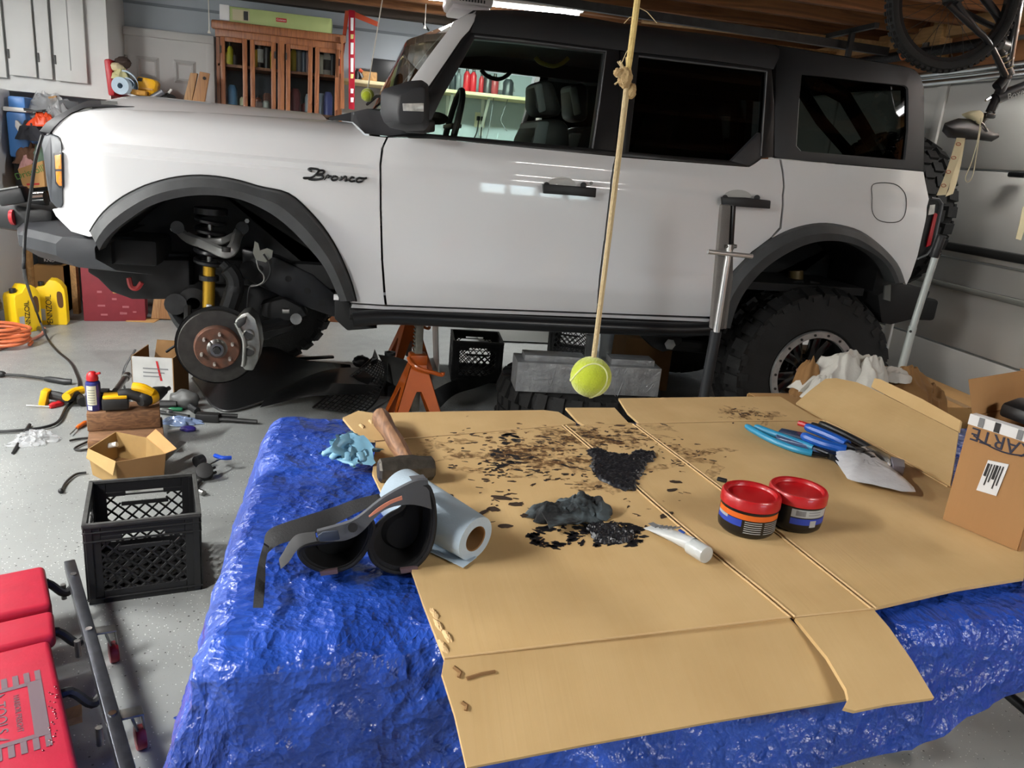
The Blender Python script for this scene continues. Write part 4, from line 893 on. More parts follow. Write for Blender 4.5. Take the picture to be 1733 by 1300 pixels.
o2 = PZ(800, 734, CZ); pbk = (o2, V((0, -.0, 1)).normalized())
cpanel('back_flap', [(634, 745), (610, 742), (606, 738), (580, 707), (606, 695), (632, 699), (780, 696), (920, 694), (945, 697), (975, 716), (952, 719), (800, 732)], pl=pbk)
cpanel('back_flap', [(957, 690), (1040, 690), (1063, 715), (1072, 717), (990, 720), (978, 713)], pl=pbk)
cpanel('back_flap', [(1047, 674), (1200, 672), (1320, 671), (1372, 702), (1392, 712), (1250, 712), (1082, 716), (1062, 698)], pl=pbk)
# flap standing up on the right
fx = PZ(1500, 765, CZ)
pr = (fx, V((-.42, .03, 1)).normalized())
cpanel('raised_flap', [(1347, 682), (1372, 660), (1397, 641), (1415, 640), (1450, 647), (1472, 656), (1540, 690), (1622, 732), (1612, 800), (1608, 820), (1500, 760), (1400, 712)], pl=pr)
e1_, e2_ = PP(1474, 655, *pr), PP(1622, 731, *pr); pr2 = (e1_, (e2_ - e1_).cross(V((.55, .1, .8))).normalized())
cpanel('folded_edge', [(1474, 655), (1480, 640), (1490, 642), (1560, 675), (1626, 712), (1622, 731), (1545, 692)], pl=pr2)
# crease ridges along the folds
for px in ([(955, 720), (1040, 792), (1123, 865), (1212, 939), (1282, 995), (1341, 1044)], [(1074, 718), (1183, 799), (1293, 883), (1383, 954), (1479, 1030)], [(1396, 713), (1500, 764), (1607, 824)]):
    for k in (-1, 1):
        pts = [PZ(u, v, CZ + .001) + V((.0045 * k, 0, 0)) for u, v in px]
        MB().tube(cr(pts, 4), .0018, 6).build('crease_ridge', mat('light_cardboard', 'd0b080', .8), cb)
for px in ([(636, 746), (800, 733), (952, 720)], [(752, 1114), (960, 1089), (1180, 1063), (1338, 1044)], [(1344, 1044), (1478, 1030)], [(1078, 717), (1250, 713), (1395, 712)]):
    MB().tube(cr([PZ(u, v, CZ + .0005) for u, v in px], 4), .0015, 6).build('crease_ridge', mat('light_cardboard', 'c8a678', .8), cb)
# torn staple holes and loose ply along the left edge
for px in ([(768, 1130), (780, 1140), (776, 1148)], [(782, 1190), (790, 1196), (788, 1204)], [(790, 1150), (815, 1142), (838, 1138)]):
    MB().tube([PP(u, v, *pf) + V((0, 0, .001)) for u, v in px], .0025, 5).build('torn_edge', CARDD, cb)
for u, v in ((735, 1040), (742, 1060), (757, 1078), (750, 1095), (628, 715), (612, 722)):
    MB().crumple(PZ(u, v, CZ - .001), .005, .016, .005, u, 3, .25, 8, 20).build('torn_ply', mat('light_cardboard', 'c8a678', .8), cb)

# ---- grease: thick pile, ring and spatter (each blot is material on the board)
GREASE = mat('black_grease', '1c1d22', .38, coat=.2, var=.3, vs=60); STAIN = mat('dried_grease', '3a2a1e', .7, var=.3, vs=40); SMEAR = mat('grease_smear', '6a4a2e', .8); STAIN2 = mat('faint_smudge', '7a5632', .8); nt = SMEAR.node_tree
for M_, hi in ((SMEAR, .75), (STAIN2, .4)):                        # worn, see-through smears
    nt = M_.node_tree; tc = N(nt, 'ShaderNodeTexCoord'); n = N(nt, 'ShaderNodeTexNoise'); n.inputs['Scale'].default_value = 90; n.inputs['Detail'].default_value = 4; nt.links.new(tc.outputs['Object'], n.inputs[0])
    mr = N(nt, 'ShaderNodeMapRange', i1=.38, i2=.62, i3=0, i4=hi); nt.links.new(n.outputs[0], mr.inputs[0]); nt.links.new(mr.outputs[0], nt.nodes['Principled BSDF'].inputs['Alpha'])
rnd = random.Random(11)
def blob(mb_, u, v, a, c, rot, z=CZ + .0006, th=.0011, n=14, m=0, jag=.45):
    p = PZ(u, v, z); pts = []
    for k in range(n):
        t = 2 * pi * k / n; q = 1 + jag * (rnd.random() - .5) * 2
        x, y = a * q * cos(t), c * q * sin(t); pts.append(p + V((x * cos(rot) - y * sin(rot), x * sin(rot) + y * cos(rot), 0)))
    mb_.prism(pts, (0, 0, -th), m)
sp_ = MB()
for cu, cv, su, sv, n_, a0, ms in ((880, 775, 75, 30, 120, .010, (0, 1, 1, 2)), (960, 742, 80, 20, 95, .010, (1, 1, 2)), (840, 800, 45, 25, 36, .010, (0, 1, 1)), (990, 800, 60, 28, 50, .010, (0, 1, 2)), (1065, 738, 55, 18, 50, .009, (1, 2, 2)), (1150, 770, 45, 22, 40, .009, (1, 2)), (1262, 700, 34, 9, 50, .008, (2, 2, 1)), (850, 850, 40, 35, 14, .009, (1, 1)), (780, 740, 50, 18, 26, .008, (1, 2)), (1110, 860, 40, 30, 14, .007, (1, 2)), (890, 765, 60, 26, 60, .016, (2,)), (1000, 745, 60, 15, 40, .016, (2,))):
    for k in range(n_):
        blob(sp_, rnd.gauss(cu, su * .6), rnd.gauss(cv, sv * .6), a0 * rnd.uniform(.2, 1.0), a0 * rnd.uniform(.10, .42), rnd.gauss(.1, .6), m=rnd.choice(ms), z=CZ + .0006 + rnd.random() * .0004, n=10)
for cu, cv, su, sv, n_ in ((880, 772, 80, 30, 26), (970, 742, 80, 20, 20), (1090, 740, 55, 20, 10), (1180, 775, 40, 22, 8), (1265, 700, 36, 9, 8), (1010, 800, 50, 24, 8), (760, 745, 50, 20, 6)):
    for k in range(n_): blob(sp_, rnd.gauss(cu, su * .6), rnd.gauss(cv, sv * .6), rnd.uniform(.02, .05), rnd.uniform(.008, .022), rnd.gauss(.1, .4), m=3, z=CZ + .0004 + k * .00001, n=16)
for u, v, a, c in ((848, 842, .018, .008), (873, 853, .014, .008), (835, 861, .012, .009), (856, 890, .012, .007), (888, 872, .009, .006), (953, 847, .013, .007), (1138, 829, .013, .005), (1143, 815, .014, .006), (1128, 871, .02, .006), (815, 868, .02, .004), (763, 838, .005, .005), (1050, 720, .014, .005)):
    blob(sp_, u, v, a, c, rnd.gauss(.2, .4), m=1, jag=.2, z=CZ + .0012)
for cu, cv, ru, rv, n_ in ((935, 908, 36, 16, 40), (1030, 905, 55, 20, 46), (862, 742, 14, 8, 12), (850, 775, 20, 14, 10), (980, 885, 22, 24, 10)):
    for k in range(n_):
        t = rnd.uniform(0, 2 * pi); q = rnd.uniform(.75, 1.12); blob(sp_, cu + ru * q * cos(t), cv + rv * q * sin(t), rnd.uniform(.004, .013), rnd.uniform(.002, .006), rnd.uniform(-1, 1), m=0, z=CZ + .001)
sp_.build('grease_spatter', [GREASE, STAIN, SMEAR, STAIN2], cb, kind='stuff', smooth=0)
def heap(name, poly, h, seed):
    pts = flat(poly, CZ); x0 = min(p.x for p in pts); x1 = max(p.x for p in pts); y0 = min(p.y for p in pts); y1 = max(p.y for p in pts)
    def inside(x, y):
        c = False; n = len(pts)
        for i in range(n):
            a, d = pts[i], pts[(i + 1) % n]
            if (a.y > y) != (d.y > y) and x < (d.x - a.x) * (y - a.y) / (d.y - a.y) + a.x: c = not c
        return c
    rows = []; NXh = NYh = 110
    for j in range(NYh + 1):
        row = []
        for i in range(NXh + 1):
            x = x0 + (x1 - x0) * i / NXh; y = y0 + (y1 - y0) * j / NYh
            w = V((x * 60, y * 60, seed)); jx = noise.noise(w) * .012; jy = noise.noise(w + V((5, 5, 5))) * .012
            s = sum(inside(x + jx + a * .004, y + jy + c * .004) for a in (-1, 0, 1) for c in (-1, 0, 1)) / 9
            row.append(V((x, y, CZ - .002 + s * (.0035 + h * .5 + h * .5 * ridge(V((x * 70, y * 110, seed))) + h * .35 * noise.noise(V((x * 200, y * 200, seed)))))))
        rows.append(row)
    MB().grid(rows).build(name, GREASE, cb, smooth=60)
heap('grease_heap', [(995, 762), (1010, 760), (1035, 768), (1060, 772), (1080, 764), (1110, 765), (1108, 778), (1095, 785), (1088, 800), (1075, 815), (1078, 832), (1050, 830), (1030, 820), (1015, 812), (1000, 795), (1005, 780)], .006, 2)
heap('grease_heap', [(992, 893), (1010, 887), (1035, 890), (1055, 897), (1075, 905), (1062, 918), (1040, 922), (1018, 920), (1000, 910)], .008, 5)

# ---- things on the cardboard
TT = CZ + .001
# hammer
hm = thing('sledge_hammer', 'short sledge hammer with worn wooden handle lying on the cardboard', 'hammer')
ha = PZ(640, 797, TT + .024); hb = PZ(734, 792, TT + .024); hd_ = (hb - ha).normalized(); hs = V((-hd_.y, hd_.x, 0))
q = MB()
def oct_(p, r, k): return [p + (hs * cos(t) + V((0, 0, 1)) * sin(t)) * r * (1 if i % 2 == 0 else 1) for i, t in enumerate([pi / 8 + 2 * pi * j / 8 for j in range(8)])]
q.grid([oct_(ha, .018, 0), oct_(ha.lerp(hb, .04), .023, 0), oct_(ha.lerp(hb, .28), .0245, 0), oct_(ha.lerp(hb, .38), .027, 0), oct_(ha.lerp(hb, .62), .027, 0), oct_(ha.lerp(hb, .72), .0245, 0), oct_(ha.lerp(hb, .96), .023, 0), oct_(hb, .018, 0)], close=True)
q.add(oct_(ha, .018, 0), [tuple(range(8))]); q.add(oct_(hb, .018, 0), [tuple(range(8))])
q.build('hammer_head', mat('hammer_steel', '5a554e', .5, .7, var=.4, vs=60, bump=.1, bs=150), hm, clean=True, smooth=20)
hp0 = PZ(692, 785, TT + .026); hp1 = PZ(641, 702, TT + .022)
k_ = [hp0.lerp(hp1, t) + hs * .006 * sin(t * 3) for t in [i / 14 for i in range(15)]]
MB().tube(k_, [.013, .0135, .0145, .0155, .0165, .017, .017, .0165, .0165, .017, .018, .0195, .0205, .019, .012], 12, flat=1.2).build('handle', woodmat('worn_hickory', '6b4a33', '9a7150', (40, 6, 40), .55), hm)
MB().cyl(hp0 - (hp1 - hp0).normalized() * .02, hp0 - (hp1 - hp0).normalized() * .03, .012).build('handle_end', CARDD, hm)

# blue glove
gl = mat('nitrile_blue', '7fb0c8', .4, sss=.1)
g_ = MB(); gc = PZ(597, 772, TT)
for k_ in range(11):                                      # crumpled folds: bent thin sheets
    a_ = k_ * 2.4; r_ = .012 + .018 * ((k_ * 7) % 5) / 5; h_ = .016 + .040 * ((k_ * 3) % 7) / 7; ctr = gc + V((cos(a_) * r_, sin(a_) * r_ * .8, 0)); rws = []
    for i in range(9):
        t = i / 8 - .5; row = []
        for j in range(7):
            s = j / 6; w = V((cos(a_ + 1.2), sin(a_ + 1.2), 0)) * (t * .078) + V((cos(a_), sin(a_), 0)) * (.020 * sin(s * 3 + k_)) + V((0, 0, s * h_ * (1 - 1.6 * t * t)))
            w += V((noise.noise(V((t * 5, s * 4, k_))), noise.noise(V((t * 5, s * 4, k_ + 40))), 0)) * .012; w.z = max(.001, w.z + .008 * noise.noise(V((t * 6, s * 5, k_ + 80)))); row.append(ctr + w)
        rws.append(row)
    g_.grid(rws)
for k_ in range(4):
    a_ = 3.4 + k_ * .55; p_ = gc + V((cos(a_) * .03, sin(a_) * .022, .012)); q_ = gc + V((cos(a_) * .062, sin(a_) * .042, .006)); g_.tube(cr([p_, p_.lerp(q_, .5) + V((0, 0, .006)), q_], 4), [.010] * 5 + [.008] * 3 + [.005], 8, flat=.6)
g_.build('crumpled_glove', gl, None, smooth=180, label='crumpled light blue disposable glove beside the hammer', cat='glove')

# blue towel roll
rl = thing('paper_towel_roll', 'roll of light blue shop towels lying on the cardboard behind the black brace', 'paper roll')
TOWEL = mat('blue_towel', 'b4c6d4', .85, bump=.12, bs=250, var=.06, vs=30)
r0 = PZ(805, 912, TT + .036); r1 = PZ(676, 836, TT + .045); ax_ = (r1 - r0).normalized()
e_, g2 = frame(ax_); ln = (r1 - r0).length
q = MB(); q.lathe([(.021, 0), (.036, 0), (.0362, .002), (.045, ln), (.021, ln)], r0, ax_, 40); q.build('towel_layers', TOWEL, rl)
MB().lathe([(.0195, .001), (.021, -.0005), (.021, ln + .001), (.0195, ln), (.0195, .001)], r0, ax_, 30).build('cardboard_core', CARDD, rl)
tl0 = [r0 - V((0, 0, .034)) + V((0, 0, 0)), r1 - V((0, 0, .0435))]; sd = V((-.6, -.8, 0)).normalized()
MB().strip([tl0[0] + V((.004, 0, .001)), tl0[1]], [tl0[0] + sd * .035 + V((0, 0, .0)), tl0[1] + sd * .05 + V((0, 0, .0))], (0, 0, .0012)).build('loose_sheet', TOWEL, rl)

# black support brace with two padded cups
bc = thing('padded_brace', 'black padded brace with two cups and hanging straps on the tarp', 'brace')
NEO = mat('neoprene', '141416', .8, bump=.1, bs=300); NEOG = mat('grey_neoprene', '4b4d52', .7, bump=.12, bs=260); LINER = mat('brace_liner', '0e0e10', .9); NAVY = mat('navy_panel', '2f3848', .7)
def BY(u, v, y): return PY(u, v, y)
def cup(name, px, y0, y1, yk, mw, parent):
    a = [BY(u, v, y0) for u, v in px]; cxm = sum(u for u, v in px) / len(px); cym = sum(v for u, v in px) / len(px)
    c1 = [BY(cxm + (u - cxm) * .95, cym + (v - cym) * .95 - 2, y1) for u, v in px]
    i0 = [BY(cxm + (u - cxm) * .86, cym + (v - cym) * .86, y0 + .002) for u, v in px]; i1 = [BY(cxm + (u - cxm) * .5, cym + (v - cym) * .5 - 4, yk) for u, v in px]
    n = len(px)
    o = MB().grid([a, c1], close=True).build(name, mw, parent, smooth=60)
    MB().grid([a, i0], close=True).build('binding', NEO, o)
    q = MB().grid([i0, [p.lerp(r_, .6) + V((0, .02, 0)) for p, r_ in zip(i0, i1)], i1], close=True); q.add(i1, [tuple(range(n))]); q.build('cup_lining', LINER, o, smooth=60)
    MB().tube(a, .0035, 6, True).build('edge_piping', NEO, o)
    return o
rp = [(p.x, p.y) for p in cr([(u, v, 0) for u, v in [(700, 826), (722, 822), (733, 845), (736, 888), (727, 929), (705, 957), (677, 969), (649, 962), (630, 946), (625, 922), (636, 893), (657, 873), (680, 860), (688, 843)]], 4, True)]
lp_ = [(p.x, p.y) for p in cr([(u, v, 0) for u, v in [(507, 938), (522, 956), (555, 967), (594, 957), (619, 930), (632, 893), (622, 876), (604, 888), (585, 905), (560, 915), (530, 920), (510, 926)]], 4, True)]
cup('right_cup', rp, 1.035, 1.085, 1.075, NEOG, bc); cup('left_cup', lp_, 1.03, 1.085, 1.075, NEO, bc)
up = [(536, 900), (566, 892), (592, 884), (612, 872), (649, 843), (699, 816), (724, 813)]; lo_ = [(540, 917), (577, 916), (597, 910), (614, 899), (650, 864), (694, 854), (731, 862)]
yy = [1.02, 1.02, 1.02, 1.022, 1.026, 1.03, 1.034]
bandr = MB().strip(cr([BY(u, v, y) for (u, v), y in zip(up, yy)], 5), cr([BY(u, v, y - .004) for (u, v), y in zip(lo_, yy)], 5), (0, .008, 0)).build('top_band', NEOG, bc, smooth=60)
tb = MB().strip([BY(u, v, 1.0335) for u, v in [(699, 816), (724, 813), (731, 862)]], [BY(u, v, 1.12) for u, v in [(692, 806), (716, 803), (728, 842)]]).build('top_cap', NEOG, bc, smooth=60)
MB().strip(cr([BY(u, v, 1.017) for u, v in [(624, 873), (640, 859), (660, 847), (680, 839)]], 4), cr([BY(u, v, 1.016) for u, v in [(625, 875), (643, 864), (662, 852), (681, 845)]], 4), (0, -.0015, 0)).build('orange_stripe', mat('salmon_print', 'b5705a', .7), bandr)
MB().prism([BY(u, v, 1.012) for u, v in [(537, 905), (546, 899), (572, 896), (576, 912), (560, 914), (541, 915)]], (0, -.004, 0)).build('strap_patch', NAVY, bandr, bevel=.002)
MB().cyl(BY(597, 893, 1.018), BY(597, 893, 1.010), .007, n=14).build('snap_button', BLACK, bandr)
MB().strip(cr([BY(u, v, y) for u, v, y in [(641, 838, 1.1), (600, 848, 1.1), (566, 860, 1.1), (510, 878, 1.08), (455, 899, 1.07), (446, 925, 1.06)]], 5), cr([BY(u, v, y) for u, v, y in [(648, 850, 1.08), (604, 868, 1.08), (570, 886, 1.07), (520, 908, 1.05), (472, 922, 1.045), (449, 940, 1.045)]], 5), (0, .005, 0)).build('wide_strap', NEO, bc, smooth=60)
MB().strip(cr([BY(u, v, 1.04) for u, v in [(446, 922), (438, 950)]] + [BY(u, v, y) for u, v, y in [(432, 985, .985), (428, 1029, .94)]], 4), cr([BY(u, v, 1.035) for u, v in [(455, 928), (449, 955)]] + [BY(u, v, y) for u, v, y in [(448, 990, .98), (445, 1029, .935)]], 4), (0, .006, 0)).build('hanging_strap', NEO, bc, smooth=60)
MB().strip(cr([BY(u, v, 1.02) for u, v in [(533, 902), (505, 906), (492, 916), (480, 935), (472, 948)]], 4), cr([BY(u, v, 1.01) for u, v in [(536, 916), (515, 922), (502, 932), (488, 952), (475, 963)]], 4), (0, .004, 0)).build('grey_strap', mat('grey_webbing', '3b3b3c', .8), bc, smooth=60)
for u, v, y in ((556, 970, 1.024), (692, 966, 1.028)):
    MB().prism([BY(u - 15, v - 2, y), BY(u + 15, v - 6, y), BY(u + 16, v + 1, y), BY(u - 13, v + 5, y)], (0, .006, 0)).build('hook_tab', mat('dull_pink_tab', '6a5558', .7), bc)

# dirty rag
RAG = mat('grey_rag', '4e585c', .85, col2='101214', vs=26, vlo=.42, vhi=.62, bump=.15, bs=200)
q = MB(); rgc = PZ(966, 872, TT)
q.crumple(rgc + V((.024, .010, 0)), .056, .038, .036, 21, 2.6); q.crumple(rgc + V((-.036, -.004, 0)), .048, .031, .026, 27, 2.4); q.crumple(rgc + V((-.006, -.010, 0)), .05, .026, .028, 33, 2.4)
fo_ = [(909, 856), (914, 862), (925, 880), (930, 893), (938, 889), (950, 886), (972, 884), (985, 880), (970, 870), (940, 866)]
q.prism([PZ(u, v, TT + .016) for u, v in fo_], (0, 0, -.003))
q.build('dirty_rag', RAG, None, smooth=60, label='crumpled grey rag soaked in black grease on the cardboard', cat='rag')

# squeeze tube
tb_ = thing('squeeze_tube', 'white squeeze tube with clear cap lying on the cardboard', 'tube')
t0 = PZ(1102, 892, TT + .004); t1 = PZ(1172, 925, TT + .013); t2 = PZ(1188, 936, TT + .014); ta = (t1 - t0).normalized(); ts_ = V((-ta.y, ta.x, 0))
TUBE = mat('tube_white', 'c9cccb', .35)
rows = []
for k in range(9):
    t = k / 8; c = t0.lerp(t1, t); w = .019 + (.013 - .019) * t; h = .0016 + (.0125 - .0016) * t ** .8
    rows.append([c + ts_ * (w * cos(a)) + V((0, 0, h * sin(a) + h - (.004 + .009 * t) + .0035)) for a in [2 * pi * i / 20 for i in range(20)]])
q = MB().grid(rows, close=True); q.add(rows[0], [tuple(range(20))]); q.build('tube_body', TUBE, tb_, smooth=60)
MB().cyl(t1 - ta * .004, t2 + ta * .010, .0145, .0145, 24).build('cap', mat('frosted_cap', 'c3c8c8', .25, coat=.5), tb_, bevel=.002)
for k in range(5):
    c = t0.lerp(t1, .16 + k * .1); MB().bar(c + ts_ * .013 + V((0, 0, .006 + k * .0028)), c - ts_ * .008 + V((0, 0, .007 + k * .0028)), .0012, .002).build('print_line', GREYINK, tb_)
c = t0.lerp(t1, .08) + V((0, 0, .006)); MB().box(c, (.02, .012, .001), M.Rotation(atan2(ta.y, ta.x), 3, 'Z')).build('barcode', GREYINK, tb_)
c = t0.lerp(t1, .75) + V((0, 0, .0195)) - ts_ * .004; MB().box(c, (.012, .005, .002), M.Rotation(atan2(ta.y, ta.x), 3, 'Z')).build('blue_mark', mat('blue_print', '2d4f9c', .5), tb_)

# grease tubs
LID = mat('red_lid', 'b8131a', .35, coat=.3, var=.12, vs=30); TUBB = mat('black_tub', '151515', .3)
def arc(mb_, c, r, a0, a1, z0, z1, m=0, n=14):
    c = V(c); rows = [[c + V((cos(a0 + (a1 - a0) * k / n) * r, sin(a0 + (a1 - a0) * k / n) * r, z)) for k in range(n + 1)] for z in (z0, z1)]
    return mb_.grid(rows, m)
ORG = mat('orange_print', 'd8641a', .5); BLU = mat('tub_blue', '2540a8', .5); SILV = mat('silver_print', 'a7abad', .4)
def tub(label, px, rot, kind):
    t = thing('grease_tub', label, 'tub', 'round grease tubs with red lids'); c = PZ(px[0], px[1], TT)
    MB().lathe([(.0, 0), (.044, 0), (.049, .005), (.0505, .012), (.0505, .050), (.047, .054), (.0, .055)], (0, 0, 0), n=40).build('tub_body', TUBB, t)
    MB().lathe([(.0, .064), (.042, .064), (.0435, .066), (.044, .071), (.0495, .0715), (.052, .068), (.0525, .052), (.0515, .0515), (.046, .052), (.0, .052)], (0, 0, 0), n=44).build('lid', LID, t)
    q = MB(); R2 = .0509
    if kind == 0:
        arc(q, (0, 0, 0), R2, rot - 1.5, rot + 1.2, .036, .046, 0); arc(q, (0, 0, 0), R2, rot - 1.5, rot - .35, .022, .035, 1); arc(q, (0, 0, 0), R2, rot - 1.5, rot - .9, .0305, .036, 2)
        for k in range(6): arc(q, (0, 0, 0), R2, rot - .25, rot + .35, .012 + k * .004, .0135 + k * .004, 2); arc(q, (0, 0, 0), R2, rot + .45, rot + 1.15, .012 + k * .004, .0132 + k * .004, 2)
    else:
        arc(q, (0, 0, 0), R2, rot - .6, rot + 1.1, .033, .048, 2); arc(q, (0, 0, 0), R2, rot - .6, rot + 1.1, .019, .031, 1); arc(q, (0, 0, 0), R2, rot - .45, rot - .1, .036, .046, 3); arc(q, (0, 0, 0), R2 + .0003, rot + .9, rot + 1.15, .030, .042, 4)
        arc(q, (0, 0, 0), R2 + .0003, rot + .1, rot + .35, .015, .028, 2, 6)
        for k in range(2): arc(q, (0, 0, 0), R2 + .0002, rot - .0, rot + .5, .038 + k * .005, .0395 + k * .005, 3)
    q.build('label', [ORG, BLU, SILV, GREYINK, RED], t)
    return place(t, c)
tub('nearer grease tub with red lid and orange stripe label', (1261, 893), radians(-110), 0)
tub('farther grease tub with red lid and grey and blue label', (1340, 884), radians(-95), 1)

# hand tools with coloured grips
PB = mat('cyan_grip', '2f8fb8', .35); PBL = mat('blue_grip', '1a55b0', .35); CLR = mat('smoky_clear', '51648a', .2, coat=.4); TS = mat('tool_steel', '2f3033', .4, .7)
def plier(label, h1, h2, jaw, tip, mg, z, r=.008, name='pliers'):
    t = thing(name, label, 'pliers'); 
    for h in (h1, h2):
        pts = [PZ(u, v, z) for u, v in h]; q = cr(pts, 5); n_ = len(q); k = int(n_ * .62)
        MB().tube(q[:k + 1], [r * (.7 if i in (0,) else 1) for i in range(k + 1)], 10).build('grip', mg, t)
        MB().tube(q[k:], r * .6, 8).build('arm', TS, t)
    a = PZ(*jaw, z); c = PZ(*tip, z)
    MB().cyl(a + V((0, 0, -.007)), a + V((0, 0, .008)), .012, n=16).build('pivot', TS, t)
    MB().bar(a, c, .016, .011).build('jaw', TS, t, bevel=.003)
    return t
plier('pliers with long light blue grips, leftmost of the tool pile', [(1263, 721), (1300, 742), (1345, 760), (1390, 770), (1405, 771)], [(1278, 722), (1310, 734), (1350, 748), (1392, 764), (1405, 769)], (1410, 772), (1432, 792), PB, TT + .009)
plier('pliers with dark blue grips on top of the tool pile', [(1364, 722), (1395, 734), (1422, 746), (1440, 756), (1450, 762)], [(1358, 737), (1390, 750), (1420, 758), (1438, 762), (1450, 764)], (1455, 765), (1478, 776), PBL, TT + .026, .011)
plier('pliers with black grips along the raised cardboard flap', [(1388, 716), (1430, 735), (1465, 754), (1490, 770), (1502, 778)], [(1375, 718), (1420, 742), (1460, 762), (1488, 776), (1500, 780)], (1505, 782), (1512, 790), BLACK, TT + .012)
q = MB().prism([PZ(u, v, TT + .012) for u, v in [(1312, 734), (1322, 724), (1362, 732), (1410, 755), (1404, 766), (1360, 752), (1316, 741)]], (0, 0, -.010)).build('blister_pack', CLR, None, bevel=.003, label='smoky clear plastic pack between the coloured pliers grips', cat='package')
q = MB().prism([PZ(u, v, TT + .026) for u, v in [(1458, 757), (1475, 752), (1508, 770), (1512, 786), (1500, 792), (1470, 776)]], (0, 0, -.025)).build('black_pouch', mat('shiny_black_plastic', '17181a', .22), None, bevel=.006, label='small shiny black plastic pouch behind the white mailer', cat='pouch')
q = MB().prism([PZ(u, v, TT + .03) for u, v in [(1508, 772), (1531, 778), (1532, 790), (1512, 788)]], (0, 0, -.029)).build('grey_block', mat('grey_violet_block', '77737c', .5), None, bevel=.002, label='small grey block leaning at the end of the tool pile', cat='block')
MB().tube([PZ(1352, 716, TT + .006), PZ(1372, 722, TT + .008)], .007, 8).build('red_stopper', RED, None, label='small red cap poking out above the blue pliers', cat='cap')
MB().box(PZ(1222, 812, TT + .004), (.02, .01, .007), M.Rotation(-.6, 3, 'Z')).build('metal_bit', DKSTEEL, None, bevel=.002, label='tiny dark metal piece beside the nearer red lid', cat='scrap')
# mailer
ml = thing('padded_mailer', 'crinkled white poly mailer lying over the pliers', 'mailer')
ou = [(1407, 763), (1425, 757), (1441, 762), (1462, 756), (1478, 768), (1510, 794), (1550, 832), (1490, 823), (1440, 813), (1428, 800)]
oc = [PZ(u, v, TT + .012) for u, v in ou]; cen = sum(oc, V((0, 0, 0))) / len(oc)
ring_ = lambda k, h: [cen.lerp(p, k) + V((0, 0, h + .004 * noise.noise(p * 60 + V((k * 9, 0, 0))))) for p in cr(oc, 4, True)]
q = MB().grid([ring_(1, 0), ring_(.8, .010), ring_(.5, .017), ring_(.2, .018)], close=True); rr_ = ring_(.2, .018); q.add(rr_, [tuple(range(len(rr_)))])
q.grid([ring_(1, 0), ring_(.7, -.009)], close=True)
q.build('pouch', mat('mailer_white', 'd2d3d6', .35, bump=.5, bs=22, var=.06, vs=20), ml, smooth=180)
MB().bar(cen.lerp(oc[0], .3) + V((0, 0, .02)), cen.lerp(oc[3], .4) + V((.01, -.01, .02)), .0035, .002).build('print_line', GREYINK, ml)

# carton on the right with label and lettering
CT = thing('shipping_carton', 'open brown carton with white label standing on the flattened cardboard', 'box')
A = PZ(1598, 879, TT); Bc = PZ(1722, 932, TT); H_ = .215
d1 = (Bc - A).normalized(); d2 = V((-d1.y, d1.x, 0)); d2 = d2 if d2.x > 0 else -d2; Wd = (Bc - A).length; Dp = .26; up_ = V((0, 0, 1))
CARD2 = mat('carton_brown', 'a67b4d', .8, var=.12, vs=8, bump=.06, bs=150, st=(1, 1, .15))
def cpt(a, b_, z): return A + d1 * a + d2 * b_ + up_ * z
for p, q_ in (((0, 0), (Wd, 0)), ((Wd, 0), (Wd, Dp)), ((0, Dp), (Wd, Dp)), ((0, 0), (0, Dp))):
    a, c = cpt(p[0], p[1], 0), cpt(q_[0], q_[1], 0); nrm = (c - a).cross(up_).normalized() * .003
    MB().prism([a + nrm, c + nrm, c - nrm, a - nrm], (0, 0, H_)).build('carton_wall', CARD2, CT)
MB().prism([cpt(0, 0, .002), cpt(Wd, 0, .002), cpt(Wd, Dp, .002), cpt(0, Dp, .002)], (0, 0, .004)).build('carton_floor', CARDD, CT)
MB().prism([cpt(0, .0, H_ - .045), cpt(Wd, .0, H_ - .045), cpt(Wd, 0, H_), cpt(0, 0, H_)], -d2 * .005).build('folded_flap', CARD2, CT)
MB().prism([cpt(-.002, -.006, H_ - .016), cpt(Wd, -.006, H_ - .016), cpt(Wd, -.006, H_ + .004), cpt(-.002, -.006, H_ + .004)], d2 * .02).build('paper_tape', PAPER, CT)
for k in (.12, .33, .62): MB().prism([cpt(Wd * k, -.0065, H_ - .015), cpt(Wd * (k + .07), -.0065, H_ - .015), cpt(Wd * (k + .07), -.0065, H_ + .003), cpt(Wd * k, -.0065, H_ + .003)], -d2 * .0008).build('tape_mark', INK if k == .33 else GREYINK, CT)
for p, q_, h in (((0, 0), (0, Dp), (-.03, 0, .07)), ((0, Dp), (Wd, Dp), (.02, .08, .05)), ((Wd, 0), (Wd, Dp), (.05, 0, .06))):
    a, c = cpt(p[0], p[1], H_), cpt(q_[0], q_[1], H_); MB().prism([a, c, c + V(h), a + V(h)], (.003, .003, 0)).build('top_flap', CARD2, CT)
lb = [cpt(Wd * .36, -.004, .145), cpt(Wd * .62, -.004, .15), cpt(Wd * .58, -.004, .085), cpt(Wd * .32, -.004, .082)]
lbo = MB().prism(lb, -d2 * .0012).build('shipping_label', PAPER, CT)
for k in range(6):
    a = lb[0].lerp(lb[1], .12 + k * .14) - d2 * .002; c = lb[3].lerp(lb[2], .12 + k * .14) - d2 * .002
    MB().bar(a.lerp(c, .1), a.lerp(c, .5 + .4 * ((k * 37) % 10) / 10), .0018 if k % 3 else .004, .001, up=d2).build('print_line', INK, lbo)
txm('KARTE', 'carton_lettering', mat('box_navy', '23263a', .7), CT, cpt(Wd * .46, -.0058, H_ - .03), -d1, (0, 0, -1), .036, .0004)
